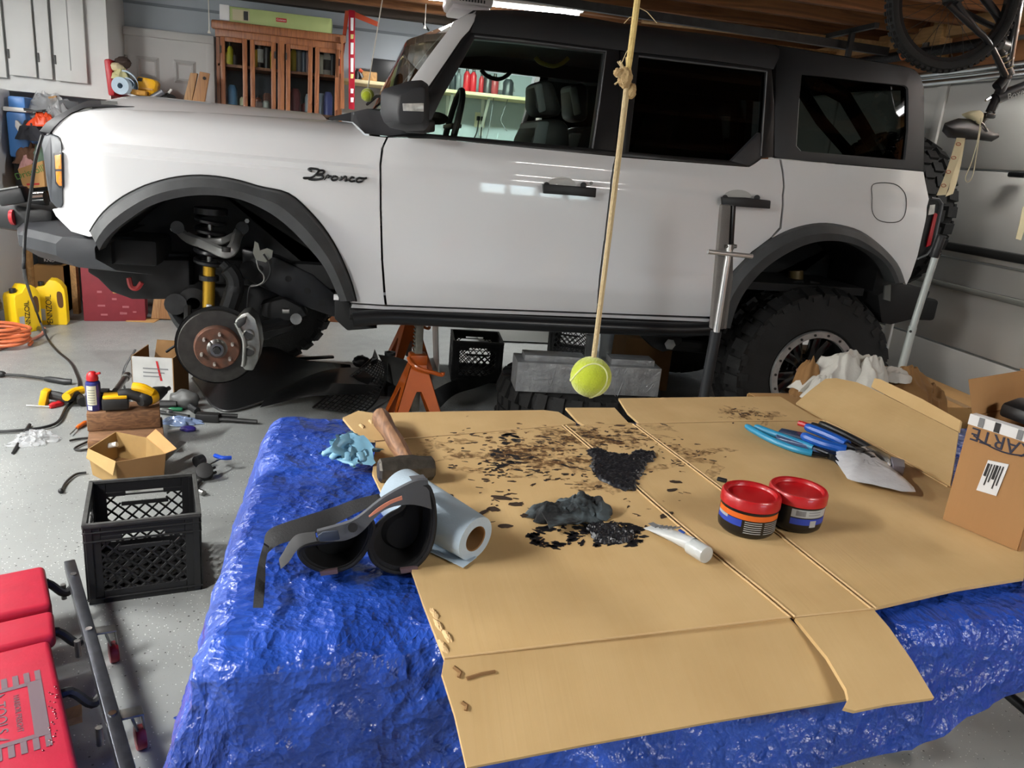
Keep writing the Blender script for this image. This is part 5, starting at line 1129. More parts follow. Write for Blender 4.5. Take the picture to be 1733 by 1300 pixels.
MB().tube([cpt(Wd * (.1 + .8 * t), -.0058, H_ - .034 - .012 * sin(pi * t)) for t in [i / 10 for i in range(11)]], .0014, 5).build('print_swoosh', mat('box_navy', '23263a', .7), CT)
q = MB(); c0 = cpt(.05, .13, H_ - .02)
q.prism([cpt(.02, .05, H_ + .0), cpt(Wd + .1, .03, H_ - .01), cpt(Wd + .12, .09, H_ + .01), cpt(.03, .10, H_ + .012)], (0, 0, .028))
q.box(cpt(Wd * .5, .12, .09), (.1, .1, .17))
q.build('black_trim_piece', BLACK, None, bevel=.008, label='long black plastic trim piece sticking out of the open carton', cat='trim piece')
# ================================================================ floor things
def obj(mb_, name, m, label, cat, group=None, **k): return mb_.build(name, m, None, label=label, cat=cat, group=group, **k)
# ---- milk crates
CRATE = mat('crate_plastic', '1b1b1c', .42, bump=.05, bs=200); CRATEW = mat('crate_worn_edge', '4a4a48', .6, var=.4, vs=40)
def clipseg(x0, y0, dx, dy, bx):
    t0, t1 = -9, 9
    for p, d, lo, hi in ((x0, dx, bx[0], bx[1]), (y0, dy, bx[2], bx[3])):
        a, c = (lo - p) / d, (hi - p) / d
        t0 = max(t0, min(a, c)); t1 = min(t1, max(a, c))
    return (t0, t1) if t1 > t0 else None
def make_crate(label):
    r = thing('milk_crate', label, 'crate', 'black plastic milk crates'); S, H, T = .33, .28, .006
    for k in range(4):
        R_ = M.Rotation(k * pi / 2, 4, 'Z'); w = MB(); w.x = R_; h = S / 2
        y = -h + T / 2
        for a, c, z0, z1 in ((-h, -h + .045, 0, H), (h - .045, h, 0, H), (-h + .045, h - .045, 0, .045), (-h + .045, h - .045, H - .045, H), (-.075, .075, H - .10, H - .085), (-h + .045, -.06, H - .062, H - .045), (.06, h - .045, H - .062, H - .045)):
            w.box(((a + c) / 2, y, (z0 + z1) / 2), (c - a, T, z1 - z0))
        for z in (H - .012, H - .03, H - .06, .02): w.box((0, -h - .002, z), (S + .004, .006, .006))
        w.box((0, -h + .002, H - .004), (S + .006, .014, .010), m=1)
        for x in (-h + .012, h - .012): w.box((x, -h + .002, H / 2), (.02, .012, H - .02))
        wo = w.build('side_wall', [CRATE, CRATEW], r, bevel=.0015, segs=1)
        q = MB(); q.x = R_; n = 8; bx = (-h + .04, h - .04, .04, H - .06)
        for s in (1, -1):
            for i in range(-8, 9):
                x0 = i * .043; sg = clipseg(x0, .14, .707, .707 * s, bx)
                if sg and sg[1] - sg[0] > .01:
                    a = (x0 + .707 * sg[0], y, .14 + .707 * s * sg[0]); c = (x0 + .707 * sg[1], y, .14 + .707 * s * sg[1])
                    mid = ((a[0] + c[0]) / 2, (a[2] + c[2]) / 2)
                    # leave the hand hole open
                    cuts = []
                    L_ = hypot(c[0] - a[0], c[2] - a[2]); N_ = max(2, int(L_ / .012)); run = None
                    for j in range(N_ + 1):
                        t = j / N_; px_, pz_ = a[0] + (c[0] - a[0]) * t, a[2] + (c[2] - a[2]) * t
                        inn = abs(px_) < .072 and pz_ > H - .09
                        if not inn and run is None: run = t
                        if (inn or j == N_) and run is not None:
                            e_ = t
                            if e_ - run > .02: q.bar((a[0] + (c[0] - a[0]) * run, y, a[2] + (c[2] - a[2]) * run), (a[0] + (c[0] - a[0]) * e_, y, a[2] + (c[2] - a[2]) * e_), .006, .005, up=(0, 1, 0))
                            run = None
        q.build('lattice', CRATE, wo, smooth=0)
    f = MB()
    for i in range(-7, 8):
        for s in (1, -1):
            sg = clipseg(i * .046, 0, .707, .707 * s, (-.155, .155, -.155, .155))
            if sg: f.bar((i * .046 + .707 * sg[0], .707 * s * sg[0], .01), (i * .046 + .707 * sg[1], .707 * s * sg[1], .01), .012, .01)
    f.build('crate_floor', CRATE, r, smooth=0)
    return r
cr1 = make_crate('empty black milk crate on open floor beside the blue tarp')
fl, fr_ = PZ(150, 1025), PZ(343, 998); ang = atan2(fr_.y - fl.y, fr_.x - fl.x); mid = (fl + fr_) / 2; nrm = V((-sin(ang), cos(ang), 0))
kk = [o for o in ROOTS if o == cr1]
cr2 = copy_tree(cr1); cr3 = copy_tree(cr1)
place(cr1, mid + nrm * .165, ang)
place(cr2, (.84, 5.02, 0), radians(-4)); cr2['label'] = 'black milk crate under the car between orange jack stand and grey blocks'
place(cr3, (1.72, 5.7, 0), radians(-24)); cr3['label'] = 'black milk crate under the car behind the grey wrapped blocks'

# ---- creeper, bottom corner
cp = thing('mechanic_creeper', 'red padded mechanic creeper with black rails in the near floor corner', 'creeper')
VIN = mat('red_vinyl', 'a81c34', .4, var=.1, vs=20, bump=.06, bs=60)
ra, rb = PZ(118, 955, .105), PZ(222, 1330, .105); rd_ = (rb - ra).normalized(); rn = V((rd_.y, -rd_.x, 0)); rn = rn if rn.x < 0 else -rn
RAIL = mat('creeper_rail', '484a50', .32, .75, var=.3, vs=30)
rl_ = MB(); rl_.bar(ra, rb, .032, .032).build('rail', RAIL, cp, bevel=.004)
MB().bar(ra + rn * .56, rb + rn * .56, .032, .032).build('rail', RAIL, cp, bevel=.004)
segs = [((75, 955), (88, 1022)), ((90, 1030), (94, 1074)), ((84, 1080), (150, 1370))]
for i, (p, q_) in enumerate(segs):
    a, c = PZ(p[0], p[1], .15), PZ(q_[0], q_[1], .15); w = .40
    hh = .055 if i == 0 else .045
    MB().prism([a, c, c + rn * w, a + rn * w], (0, 0, -hh)).build('pad', VIN, cp, bevel=.016, segs=4)
def cpos(al, ac, z): return ra + rd_ * al + rn * ac + V((0, 0, z))
for al in (.10, .38, .66):
    MB().tube(cr([cpos(al, .0, -.02), cpos(al + .02, .03, -.03), cpos(al, .07, .005), cpos(al, .12, .01), cpos(al, .5, .01)], 5), .012, 8).build('cross_tube', BLACK, cp)
for al in (.1, .42, .8):
    MB().cyl(cpos(al, 0, .014), cpos(al, 0, .02), .009, n=14).build('rivet', CHROME, cp)
    if al > .2:
        fk = MB(); fk.prism([cpos(al - .018, -.014, .008), cpos(al + .018, -.014, .008), cpos(al + .018, -.066, .002), cpos(al - .018, -.066, .002)], (0, 0, -.006)); fk.prism([cpos(al - .018, -.064, .002), cpos(al + .018, -.064, .002), cpos(al + .008, -.07, -.07), cpos(al - .008, -.07, -.07)], rn * .005); fk.prism([cpos(al - .02, -.035, .0), cpos(al + .02, -.035, .0), cpos(al + .01, -.05, -.06), cpos(al - .01, -.05, -.06)], rn * -.006); fk.build('caster_fork', STEEL, cp, bevel=.002)
        MB().cyl(cpos(al, -.045, -.075), cpos(al, -.068, -.075), .03, n=24).build('caster_wheel', mat('red_wheel', '8f1f2c', .4), cp, bevel=.003)
    MB().cyl(cpos(al, .03, -.01), cpos(al, .03, -.06), .008).build('caster_bolt', STEEL, cp)
# printed maker's plate on the long pad
LOGO = mat('creeper_print', '5b4a50', .5)
lp0 = PZ(4, 1215, .15); ux = rd_; uy = -rn
def lg(a, b_): return V((lp0.x, lp0.y, .1508)) + ux * a + uy * b_
q = MB()
q.prism([lg(-.105, .055), lg(.105, .055), lg(.105, .085), lg(-.105, .085)], (0, 0, .0006)); q.prism([lg(-.105, -.09), lg(.105, -.09), lg(.105, -.06), lg(-.105, -.06)], (0, 0, .0006))
for s in (-1, 1):
    for k in range(8): q.prism([lg(s * .1055, -.088 + k * .023), lg(s * .145, -.088 + k * .023), lg(s * .145, -.076 + k * .023), lg(s * .1055, -.076 + k * .023)], (0, 0, .0006))
    q.prism([lg(s * .105, -.0595), lg(s * .092, -.0595), lg(s * .092, .0545), lg(s * .105, .0545)], (0, 0, .0006))
q.build('printed_border', LOGO, cp, smooth=0)
txm('TOOLS', 'printed_lettering', LOGO, cp, lg(0, -.005), ux, uy, .036, .0003); txm('HARBOR FREIGHT', 'printed_lettering', LOGO, cp, lg(0, .03), ux, uy, .017, .0003)
q = MB(); q.prism([lg(.085, -.045), lg(.06, -.02), lg(.085, .01), lg(.075, -.02)], (0, 0, .0006)); q.build('printed_emblem', LOGO, cp, smooth=0); MB().prism([lg(-.085, -.045), lg(-.06, -.02), lg(-.085, .01)], (0, 0, .0006)).build('printed_emblem', LOGO, cp, smooth=0)
q = MB()
for k in range(26):
    q.lump(V((lp0.x, lp0.y, .151)) + ux * (-.06 + k * .0085) + uy * (.108 - .001 * k + .012 * rnd.gauss(0, .6)), (.0035 * rnd.uniform(.4, 1.2), .003 * rnd.uniform(.4, 1), .0012), k, .2, 1, 2)
q.build('paint_drips', mat('dark_red_drip', '6d0d1c', .15, coat=1), cp, kind='stuff', smooth=60)
obj(MB().prism([cpos(.655, .05, -.06), cpos(.70, .055, -.06), cpos(.70, .1, -.06), cpos(.66, .1, -.06)], (0, 0, .02)), 'wood_scrap', TIMBER, 'small pale wood scrap on the floor beside the red creeper', 'wood')

# ---- jack stands
OR = mat('orange_jack_paint', 'c25a14', .4, coat=.3, var=.12, vs=12)
def make_stand(label):
    r = thing('jack_stand', label, 'jack stand', 'orange jack stands'); Hb, wb, wt = .36, .155, .042
    for k in range(4):
        q = MB(); q.x = M.Rotation(k * pi / 2, 4, 'Z')
        def pt(x, z): w = wb + (wt - wb) * min(1, z / Hb); return V((x, -w, z))
        n = 10; t = .62
        outer = [pt(-wb, 0), pt(-(wb + (wt - wb) * t), Hb * t), pt(-wt, Hb), pt(wt, Hb), pt((wb + (wt - wb) * t), Hb * t), pt(wb, 0)]
        inner = [pt(-wb + .052, 0), pt(-.022, Hb * t * .88), pt(-.012, Hb * t * .97), pt(.012, Hb * t * .97), pt(.022, Hb * t * .88), pt(wb - .052, 0)]
        q.strip(outer, inner, (0, .006, 0)); q.build('stand_leg', OR, r, bevel=.002, segs=1)
    MB().box((0, 0, Hb + .02), (.095, .095, .06)).build('collar', OR, r, bevel=.012)
    po = MB(); po.box((0, 0, .36), (.042, .03, .56)); 
    for k in range(9): po.box((-.024, 0, .42 + k * .02), (.012, .028, .009))
    po.build('ratchet_post', mat('cast_grey_post', '9a9a90', .5, .4, var=.2, vs=30, bump=.1, bs=60), r, bevel=.004)
    MB().prism([V((-.065, -.03, .70)), V((-.05, -.03, .64)), V((-.02, -.03, .615)), V((.02, -.03, .615)), V((.05, -.03, .64)), V((.065, -.03, .70)), V((.03, -.03, .668)), V((-.03, -.03, .668))], (0, .06, 0)).build('saddle', mat('cast_grey_post', '9a9a90', .5), r, bevel=.004)
    MB().tube(cr([(-.06, -.055, .40), (-.05, -.075, .375), (.0, -.085, .345), (.07, -.085, .325), (.12, -.08, .31), (.125, -.08, .325)], 5), .011, 8).build('ratchet_lever', OR, r)
    return r
s1 = make_stand('nearer orange jack stand with grey ratchet post under the car sill'); s2 = copy_tree(s1)
place(s1, (.36, 4.02, 0), radians(6)); place(s2, (.40, 5.2, 0), radians(10), s=.93); s2['label'] = 'farther orange jack stand under the far side of the car'

# ---- spare wheel lying flat, wrapped blocks on it
tw = thing('loose_wheel', 'removed off-road wheel lying flat under the car beneath grey blocks', 'wheel')
wheel(tw, (0, 0, .152), (0, 0, 1)); place(tw, (1.27, 3.98, 0))
DUCT = mat('duct_tape_silver', 'a3a6a8', .36, .35, var=.22, vs=14, bump=1.0, bs=30)
for (u0, u1, z0, lab) in (((872, 662), (1000, 668), .312, 'left block wrapped in silver duct tape on the flat tyre'), ((1022, 668), (1113, 672), .312, 'right block wrapped in silver duct tape on the flat tyre')):
    a = PZ(u0[0], u0[1], z0); c = PZ(u1[0], u1[1], z0); d = (c - a); a2 = a + V((0, .0, 0)); n_ = V((-d.y, d.x, 0)).normalized()
    q = MB(); NX_, NZ_ = 18, 8
    q.prism([a, c, c + n_ * .19, a + n_ * .19], (0, 0, .155)); m_ = n_ * .04
    q.prism([a + m_ + d * .1 + V((0, 0, .155)), c + m_ - d * .1 + V((0, 0, .155)), c + n_ * .15 - d * .1 + V((0, 0, .155)), a + n_ * .15 + d * .1 + V((0, 0, .155))], (0, 0, .03))
    for k in range(7):
        x0_ = rnd.uniform(.05, .9); x1_ = min(.97, x0_ + rnd.uniform(.05, .3)); zz = rnd.uniform(.01, .14)
        q.tube(cr([a + d * x0_ - n_ * .0005 + V((0, 0, zz)), a.lerp(c, (x0_ + x1_) / 2) - n_ * .003 + V((0, 0, zz + rnd.uniform(-.03, .03))), a + d * x1_ - n_ * .0005 + V((0, 0, min(.15, max(.01, zz + rnd.uniform(-.06, .06)))))], 4), .0022, 5)
    obj(q, 'wrapped_block', DUCT, lab, 'block', 'duct-taped blocks', bevel=.014, segs=3, smooth=60)
def cup_(label, p, h, r):
    t = MB().lathe([(r * .75, 0), (r * .75, .002), (r, h), (r * 1.06, h), (r * 1.06, h - .006), (r * .98, h - .008), (r * .73, .001)], p, n=24)
    return obj(t, 'plastic_cup', clearwrap('frosted_cup', 'c4cacc', .5), label, 'cup', 'clear plastic cups on the blocks')
cu_ = PZ(1022, 640, .40); cup_('taller clear plastic cup behind the hanging tennis ball', V((PY(1024, 600, 4.1).x, 4.1, .312)), .275, .042); cup_('shorter clear plastic cup left of the taller one', V((PY(998, 600, 4.12).x, 4.12, .312)), .215, .034)
# dark boxes farther under the car
def carton(name, label, c, d, rz, m=CARD, flaps=False, group=None, tape=True):
    r = thing(name, label, 'box', group); w, l, h = d; t = .005
    for (x, y, sx, sy, nm) in ((0, -l / 2, w, t, 0), (0, l / 2, w, t, 0), (-w / 2, 0, t, l, 0), (w / 2, 0, t, l, 0)): MB().box((x, y, h / 2), (sx + (t if sy == t else -t), sy, h)).build('box_wall', m, r)
    MB().box((0, 0, .003), (w - t, l - t, .005)).build('box_floor', m, r)
    if flaps:
        for s in (-1, 1):
            MB().prism([(-w / 2, s * l / 2, h), (w / 2, s * l / 2, h), (w / 2 + .01, s * (l / 2 + .10), h + .05), (-w / 2 - .01, s * (l / 2 + .10), h + .05)], (0, 0, .004)).build('top_flap', m, r)
    else:
        MB().box((-w / 4 - .0005, 0, h + .002), (w / 2 - .004, l, .004)).build('top_flap', m, r, bevel=.001); MB().box((w / 4 + .0005, 0, h + .002), (w / 2 - .004, l, .004)).build('top_flap', m, r, bevel=.001)
        if tape: MB().box((0, 0, h + .0048), (.05, l + .004, .0012)).build('packing_tape', mat('tan_tape', 'a98458', .3), r)
    return place(r, c, rz)
carton('cardboard_carton', 'dark brown carton on the floor behind the grey blocks', (1.98, 4.93, 0), (.34, .3, .36), radians(3), CARDD)
obj(MB().prism([(.60, 5.06, 0), (.60, 5.45, 0), (.57, 5.45, .36), (.57, 5.06, .36)], (.006, 0, 0)).prism([(.566, 5.06, .355), (.566, 5.45, .355), (.5, 5.45, .36), (.5, 5.06, .36)], (0, 0, .006)), 'white_board', WHITE, 'thin white board leaning on the milk crate under the car', 'board')
st_ = thing('white_storage_bin', 'white storage bin by the back wall seen under the car', 'bin')
MB().box((1.33, 6.2, .16), (.62, .4, .30)).build('bin_body', WHITE, st_, bevel=.02); MB().box((1.33, 6.2, .32), (.66, .44, .03)).build('bin_lid', mat('bin_lid_grey', 'a2a29d', .5), st_, bevel=.01)

# ---- plastic liners on the floor below the brake
LIN = mat('liner_plastic', '1a1b1c', .42, bump=.08, bs=60, var=.3, vs=6)
def sheet(px, hfun, nn=14, th=.004):
    pass
lt_ = thing('fender_liner', 'large smooth black fender liner lying under the bare brake rotor', 'liner')
e0 = cr([PZ(u, v, z) for u, v, z in [(325, 640, .01), (345, 668, .01), (365, 690, .01), (400, 694, .012), (480, 668, .02), (560, 640, .03), (596, 632, .03)]], 5)
e1 = cr([PZ(u, v, z) for u, v, z in [(345, 612, .10), (372, 600, .13), (400, 594, .15), (430, 590, .15), (465, 588, .14), (520, 612, .06), (590, 628, .035)]], 5)
e2 = [a.lerp(c, .55) + V((0, 0, .05)) for a, c in zip(e0, e1)]
MB().grid([e0, e2, e1]).build('liner_sheet', LIN, lt_, smooth=80)
MB().tube(e0, .006, 6).build('rolled_edge', mat('liner_edge', '3a3b3c', .4), lt_)
l2 = thing('mesh_grille_panel', 'black perforated plastic mesh panel leaning among the liners', 'panel')
ga = [PZ(u, v, z) for u, v, z in [(530, 690, .015), (572, 655, .06), (612, 622, .16), (632, 605, .2)]]; gb = [PZ(u, v, z) for u, v, z in [(610, 702, .01), (635, 680, .04), (652, 645, .12), (655, 615, .19)]]
A_ = cr(ga, 7); B_ = cr(gb, 7); q = MB(); nA = len(A_)
for i in range(nA - 1):
    q.bar(A_[i], B_[i], .006, .004)
for k in range(11):
    t = k / 10; q.tube([a.lerp(c, t) for a, c in zip(A_, B_)], .0035 if 0 < k < 10 else .007, 5)
q.build('mesh', LIN, l2, smooth=0)
MB().prism([PZ(u, v, z) for u, v, z in [(600, 640, .12), (616, 628, .15), (632, 640, .14), (620, 655, .10)]], (0, 0, .004)).build('blank_plate', LIN, l2)
MB().lump(PZ(612, 612, .17), (.05, .03, .035), 5, .3, 2, 3).build('moulded_bracket', LIN, l2, smooth=60); MB().prism([PZ(u, v, .2) for u, v in [(628, 612), (634, 590), (640, 606)]], (0, 0, -.03)).build('moulded_tab', LIN, l2)
l3 = thing('inner_liner', 'dull grey moulded plastic liner with round grommet behind the jack stand', 'liner')
q0 = [PZ(u, v, z) for u, v, z in [(640, 600, .2), (668, 604, .2), (690, 612, .18), (700, 630, .12)]]; q1 = [PZ(u, v, z) for u, v, z in [(655, 650, .06), (665, 660, .05), (680, 668, .03), (695, 668, .02)]]
MB().grid([cr(q0, 5), cr([a.lerp(c, .5) + V((0, -.03, .04)) for a, c in zip(q0, q1)], 5), cr(q1, 5)]).build('liner_sheet', mat('grey_liner', '3b3b39', .6, var=.2, vs=10), l3, smooth=80)
MB().lathe([(.02, 0), (.035, 0), (.035, .02), (.025, .02), (.02, .0)], PZ(660, 601, .205), n=18).build('grommet', BLACK, l3)
q = MB(); q.grid([cr([PZ(u, v, z) for u, v, z in r_], 5) for r_ in ([(440, 690, .01), (520, 672, .03), (600, 668, .05), (668, 672, .03)], [(450, 672, .05), (530, 650, .10), (600, 650, .12), (670, 655, .08)], [(480, 655, .06), (540, 630, .08), (600, 622, .1), (660, 635, .06)])])
obj(q, 'splash_sheet', LIN, 'crumpled flat black splash sheet between rotor and jack stand', 'sheet', smooth=80)
obj(MB().grid([cr([PZ(u, v, z) for u, v, z in r_], 5) for r_ in ([(745, 690, .02), (770, 668, .03), (810, 655, .05), (850, 640, .05)], [(735, 660, .08), (765, 645, .10), (800, 640, .12), (850, 628, .12)])]), 'rubber_mat', LIN, 'dark rubber mat piece between the jack stand and the flat wheel', 'mat', smooth=80)
obj(MB().tube(cr([PZ(u, v, z) for u, v, z in [(440, 612, .02), (490, 608, .05), (530, 606, .06), (562, 604, .04)]], 5), .02, 8, flat=.6), 'trim_strip', LIN, 'flat black trim strip behind the mesh panel', 'trim')

# ---- wood cribbing, can, power tools
BLK = woodmat('weathered_block', '5e412c', '8a6444', (6, 40, 40), .8)
def block(label, p, q_, dpt, z0, z1):
    a = V((p.x, p.y, z0)); c = V((q_.x, q_.y, z0)); n_ = V((-(c - a).y, (c - a).x, 0)).normalized()
    return obj(MB().prism([a, c, c + n_ * dpt, a + n_ * dpt], (0, 0, z1 - z0)), 'wood_block', BLK, label, 'wood block', 'weathered timber blocks', bevel=.005)
bA, bB = PZ(150, 778), PZ(279, 768)
block('front weathered timber block behind the open brown box', bA, bB, .11, 0, .088)
nb_ = V((-(bB - bA).y, (bB - bA).x, 0)).normalized() * .115
block('rear timber block under the spray can and drill, lower of two', bA + nb_, bB + nb_, .16, 0, .088)
block('rear timber block under the spray can and drill, upper of two', bA + nb_ + V((-.005, .003, 0)), bB + nb_ + V((-.01, -.004, 0)), .15, .089, .178)
ZB = .179
can = thing('spray_can', 'blue and yellow spray can with red cap on the timber block', 'spray can'); c = PZ(160, 693, ZB)
MB().lathe([(.0, 0), (.029, 0), (.031, .003), (.031, .128), (.028, .136), (.012, .142), (.0, .142)], (0, 0, 0), n=28).build('can_body', mat('can_blue', '232a6b', .3), can)
q = MB(); arc(q, (0, 0, 0), .0315, -2.5, -1.1, .03, .122, 0); arc(q, (0, 0, 0), .0318, -2.4, -1.75, .006, .026, 2); arc(q, (0, 0, 0), .0315, -1.0, -.75, .004, .125, 1); q.build('label', [mat('can_label', 'c9c6ae', .4), mat('purple_band', '4b3478', .4), PAPER], can)
for k in range(6): arc(MB(), (0, 0, 0), .032, -2.3, -1.3, .04 + k * .012, .043 + k * .012).build('print_line', GREYINK, can) if k != 9 else None
for s in (arc,): MB().lathe([(.0, .142), (.024, .142), (.026, .150), (.022, .172), (.012, .182), (.0, .183)], (0, 0, 0), n=20).build('cap', RED, can)
MB().bar((.01, -.005, .17), (.035, -.01, .178), .012, .01).build('nozzle', RED, can, bevel=.003)
place(can, c, .2)
YB_ = mat('tool_yellow', 'e8b010', .4); TB = mat('tool_black', '1c1c1c', .55)
def drill(label, base, rz, tilt=0):
    r = thing('cordless_drill', label, 'drill', None)
    MB().box((.045, 0, .035), (.11, .075, .055)).build('battery', TB, r, bevel=.008); MB().box((.045, 0, .068), (.1, .07, .014)).build('battery_latch', YB_, r, bevel=.004)
    MB().tube(cr([(.06, 0, .07), (.10, 0, .075), (.14, .0, .06), (.165, 0, .045)], 5), [.026] * 16, 12).build('handle', TB, r)
    MB().tube(cr([(.12, .01, .105), (.16, .0, .10), (.2, 0, .075)], 5), [.022] * 11, 10).build('yellow_grip', YB_, r)
    MB().lathe([(.0, -.06), (.025, -.06), (.034, -.045), (.036, .04), (.03, .06), (.02, .09), (.012, .10), (.0, .1)], (.19, .02, .05), (.6, .6, .1), 20).build('motor_housing', TB, r)
    MB().lathe([(.037, -.02), (.038, -.018), (.038, .02), (.037, .022)], (.19, .02, .05), (.6, .6, .1), 20).build('yellow_band', YB_, r)
    MB().cyl((.255, .085, .06), (.275, .105, .063), .011, n=10).build('chuck', STEEL, r)
    return place(r, base, rz)
drill('black and yellow cordless drill lying on the timber block', PZ(178, 694, ZB), radians(12))
q = MB().cyl(PZ(196, 662, ZB + .05), PZ(212, 640, ZB + .05), .016, n=16); q.cyl(PZ(212, 640, ZB + .05), PZ(216, 636, ZB + .05), .021, n=16)
obj(q, 'deep_socket', STEEL, 'steel deep socket lying on top of the cordless drill', 'socket')
imp = thing('battery_pack', 'grey black battery pack behind the spray can on the block', 'battery'); pb = PZ(178, 668, ZB); MB().box((0, 0, .03), (.11, .08, .06)).build('case', TB, imp, bevel=.008); MB().box((0, 0, .066), (.08, .06, .012)).build('contact_rail', DKSTEEL, imp, bevel=.003); place(imp, V((pb.x + .02, 3.735, ZB)), .1)
obj(MB().cyl(PZ(249, 688, ZB), PZ(249, 688, ZB) + V((0, 0, .03)), .008, .009, 12), 'small_fitting', CHROME, 'tiny chrome fitting standing on the timber block', 'fitting')
# yellow-black ratchet tool on the floor left of the block
cr_ = thing('cordless_ratchet', 'yellow and black cordless ratchet lying left of the spray can', 'power tool')
MB().box(PZ(76, 672, .04), (.035, .06, .085), M.Rotation(.25, 3, 'Y')).build('battery_foot', YB_, cr_, bevel=.006)
MB().tube(cr([PZ(u, v, .045) for u, v in [(80, 668), (95, 670), (115, 674), (130, 668)]], 5), [.024] * 16, 10).build('handle', TB, cr_); MB().tube(cr([PZ(u, v, .06) for u, v in [(112, 672), (124, 664), (140, 660)]], 5), .022, 10).build('yellow_body', YB_, cr_); MB().tube([PZ(128, 668, .03), PZ(140, 680, .03)], .025, 10).build('gear_head', DKSTEEL, cr_)
def driver(label, tip, mid, end, col, z=.012, r=.012, group=None):
    t = thing('screwdriver', label, 'screwdriver', group); MB().tube([PZ(*tip, z), PZ(*mid, z)], .0035, 6).build('shaft', STEEL, t)
    a, c = PZ(*mid, z), PZ(*end, z); MB().tube([a.lerp(c, k / 6) for k in range(7)], [r * q for q in (.6, .9, 1, .85, 1, 1, .7)], 10).build('grip', col, t); return t
driver('screwdriver with red handle on the floor left of the drill', (45, 686), (84, 688), (106, 682), mat('red_grip', 'b01c22', .4), r=.018)
driver('pick with orange handle beside the timber block', (119, 735), (130, 724), (146, 714), mat('orange_grip', 'd8651a', .4), r=.011)
driver('screwdriver with green handle right of the timber block', (283, 700), (286, 692), (309, 693), mat('green_grip', '146b44', .4), r=.012)
bb = thing('breaker_bar', 'long black breaker bar on the floor left of the spray can', 'bar'); pts = [PZ(-6, 633, .018), PZ(40, 636, .018), PZ(78, 641, .018)]
MB().tube(pts, .008, 8).build('bar', DKSTEEL, bb); MB().tube([PZ(76, 641, .018), PZ(84, 642, .018), PZ(110, 646, .018), PZ(121, 646, .018)], [.012, .017, .018, .016], 12).build('grip', BLACK, bb); MB().lump(PZ(0, 633, .02), (.03, .02, .018), 2, .1).build('head', DKSTEEL, bb)
obj(MB().tube([PZ(21, 767, .008), PZ(36, 742, .008), PZ(50, 719, .008)], [.005, .009, .009], 8), 'punch', DKSTEEL, 'dark steel punch on the floor near the clear bag', 'punch')
BAG = clearwrap('crinkled_clear_plastic', 'c6c9cb', .42)
q = MB(); q.crumple(PZ(64, 744, .001), .09, .075, .045, 3, 3.5); q.crumple(PZ(45, 751, .001), .08, .05, .02, 9, 3); obj(q, 'plastic_bag', BAG, 'small crinkled clear plastic bag on the floor near the punch', 'bag', smooth=60)
q = MB(); q.crumple(PZ(306, 716, .001), .11, .05, .035, 4, 3); obj(q, 'plastic_bag', mat('bluish_plastic', '7f92b4', .2, coat=.5), 'bluish crinkled plastic bag right of the timber block', 'bag', smooth=60)
obj(MB().lump(PZ(318, 726, .014), (.035, .02, .014), 4, .3, 2, 3), 'purple_clip', mat('purple_plastic', '3a2f86', .4), 'small purple plastic clip at the edge of the bluish bag', 'clip', smooth=60)
obj(MB().tube([PZ(284, 730, .008), PZ(306, 727, .008)], .007, 8), 'white_marker', WHITE, 'white marker pen on the floor below the purple clip', 'marker')
obj(MB().tube([PZ(u, v, .01) for u, v in [(36, 741), (38, 742), (44, 746)]], .006, 6), 'small_pin', DKSTEEL, 'small dark pin on the floor beside the steel punch', 'pin')
def tool(label, px, r, name='wrench', m=DKSTEEL, z=.014, cat='wrench'):
    return obj(MB().tube([PZ(u, v, z) for u, v in px], r, 8), name, m, label, cat)
sc_ = thing('spring_tool', 'long black spring tool lying right of the timber block', 'tool')
MB().tube([PZ(270, 697, .014), PZ(320, 705, .014)], .010, 8).build('rod', BLACK, sc_); MB().box(PZ(352, 706, .025), (.12, .05, .045), M.Rotation(-.1, 3, 'Z')).build('yoke', TB, sc_, bevel=.008); MB().tube([PZ(360, 702, .03), PZ(402, 704, .025)], .012, 8).build('rod', DKSTEEL, sc_); MB().tube([PZ(370, 709, .02), PZ(435, 714, .015)], .012, 8).build('rod', DKSTEEL, sc_)
MB().cyl(PZ(286, 699, .014), PZ(288, 694, .03), .016, n=14).build('socket_end', STEEL, sc_)
gp = thing('ball_joint_press', 'grey cast press tool with black knob behind the timber block', 'tool')
q = MB(); q.lump(PZ(312, 676, .05), (.07, .045, .05), 6, .3, 1.6, 3); q.build('cast_body', mat('cast_grey_tool', '5d5e5d', .5, .3), gp, smooth=60); MB().tube([PZ(270, 684, .03), PZ(300, 684, .035)], .022, 8).build('arm', TB, gp); MB().tube([PZ(322, 688, .03), PZ(334, 696, .02)], .02, 10).build('knob', BLACK, gp)
# open small brown box behind the near crate
sb = thing('open_brown_box', 'small open torn brown box behind the black crate', 'box'); o_ = PZ(213, 828); 
px_top = [(149, 758), (195, 731), (249, 740), (272, 762), (238, 746), (190, 778)]
zt_ = .12; tb0 = [PZ(u, v, zt_) for u, v in [(149, 760), (196, 731), (248, 741), (280, 768), (196, 782)]]
cc = sum(tb0, V((0, 0, 0))) / 5; bt0 = [V((cc.x + (p.x - cc.x) * .92, cc.y + (p.y - cc.y) * .92, 0)) for p in tb0]
for i in range(5):
    a, c, e_, f_ = tb0[i], tb0[(i + 1) % 5], bt0[(i + 1) % 5], bt0[i]; n_ = (c - a).cross(V((0, 0, 1))).normalized() * .002
    MB().prism([a + n_, c + n_, e_ + n_, f_ + n_], n_ * -2).build('box_wall', mat('tan_box', 'a0814f', .8, var=.15, vs=12) if i not in (3,) else CARDD, sb)
MB().prism(bt0, (0, 0, .004)).build('box_floor', CARDD, sb); MB().prism([tb0[2], tb0[3], tb0[3] + V((.05, -.02, .03)), tb0[2] + V((.04, .0, .04))], (0, 0, .003)).build('top_flap', CARD, sb)
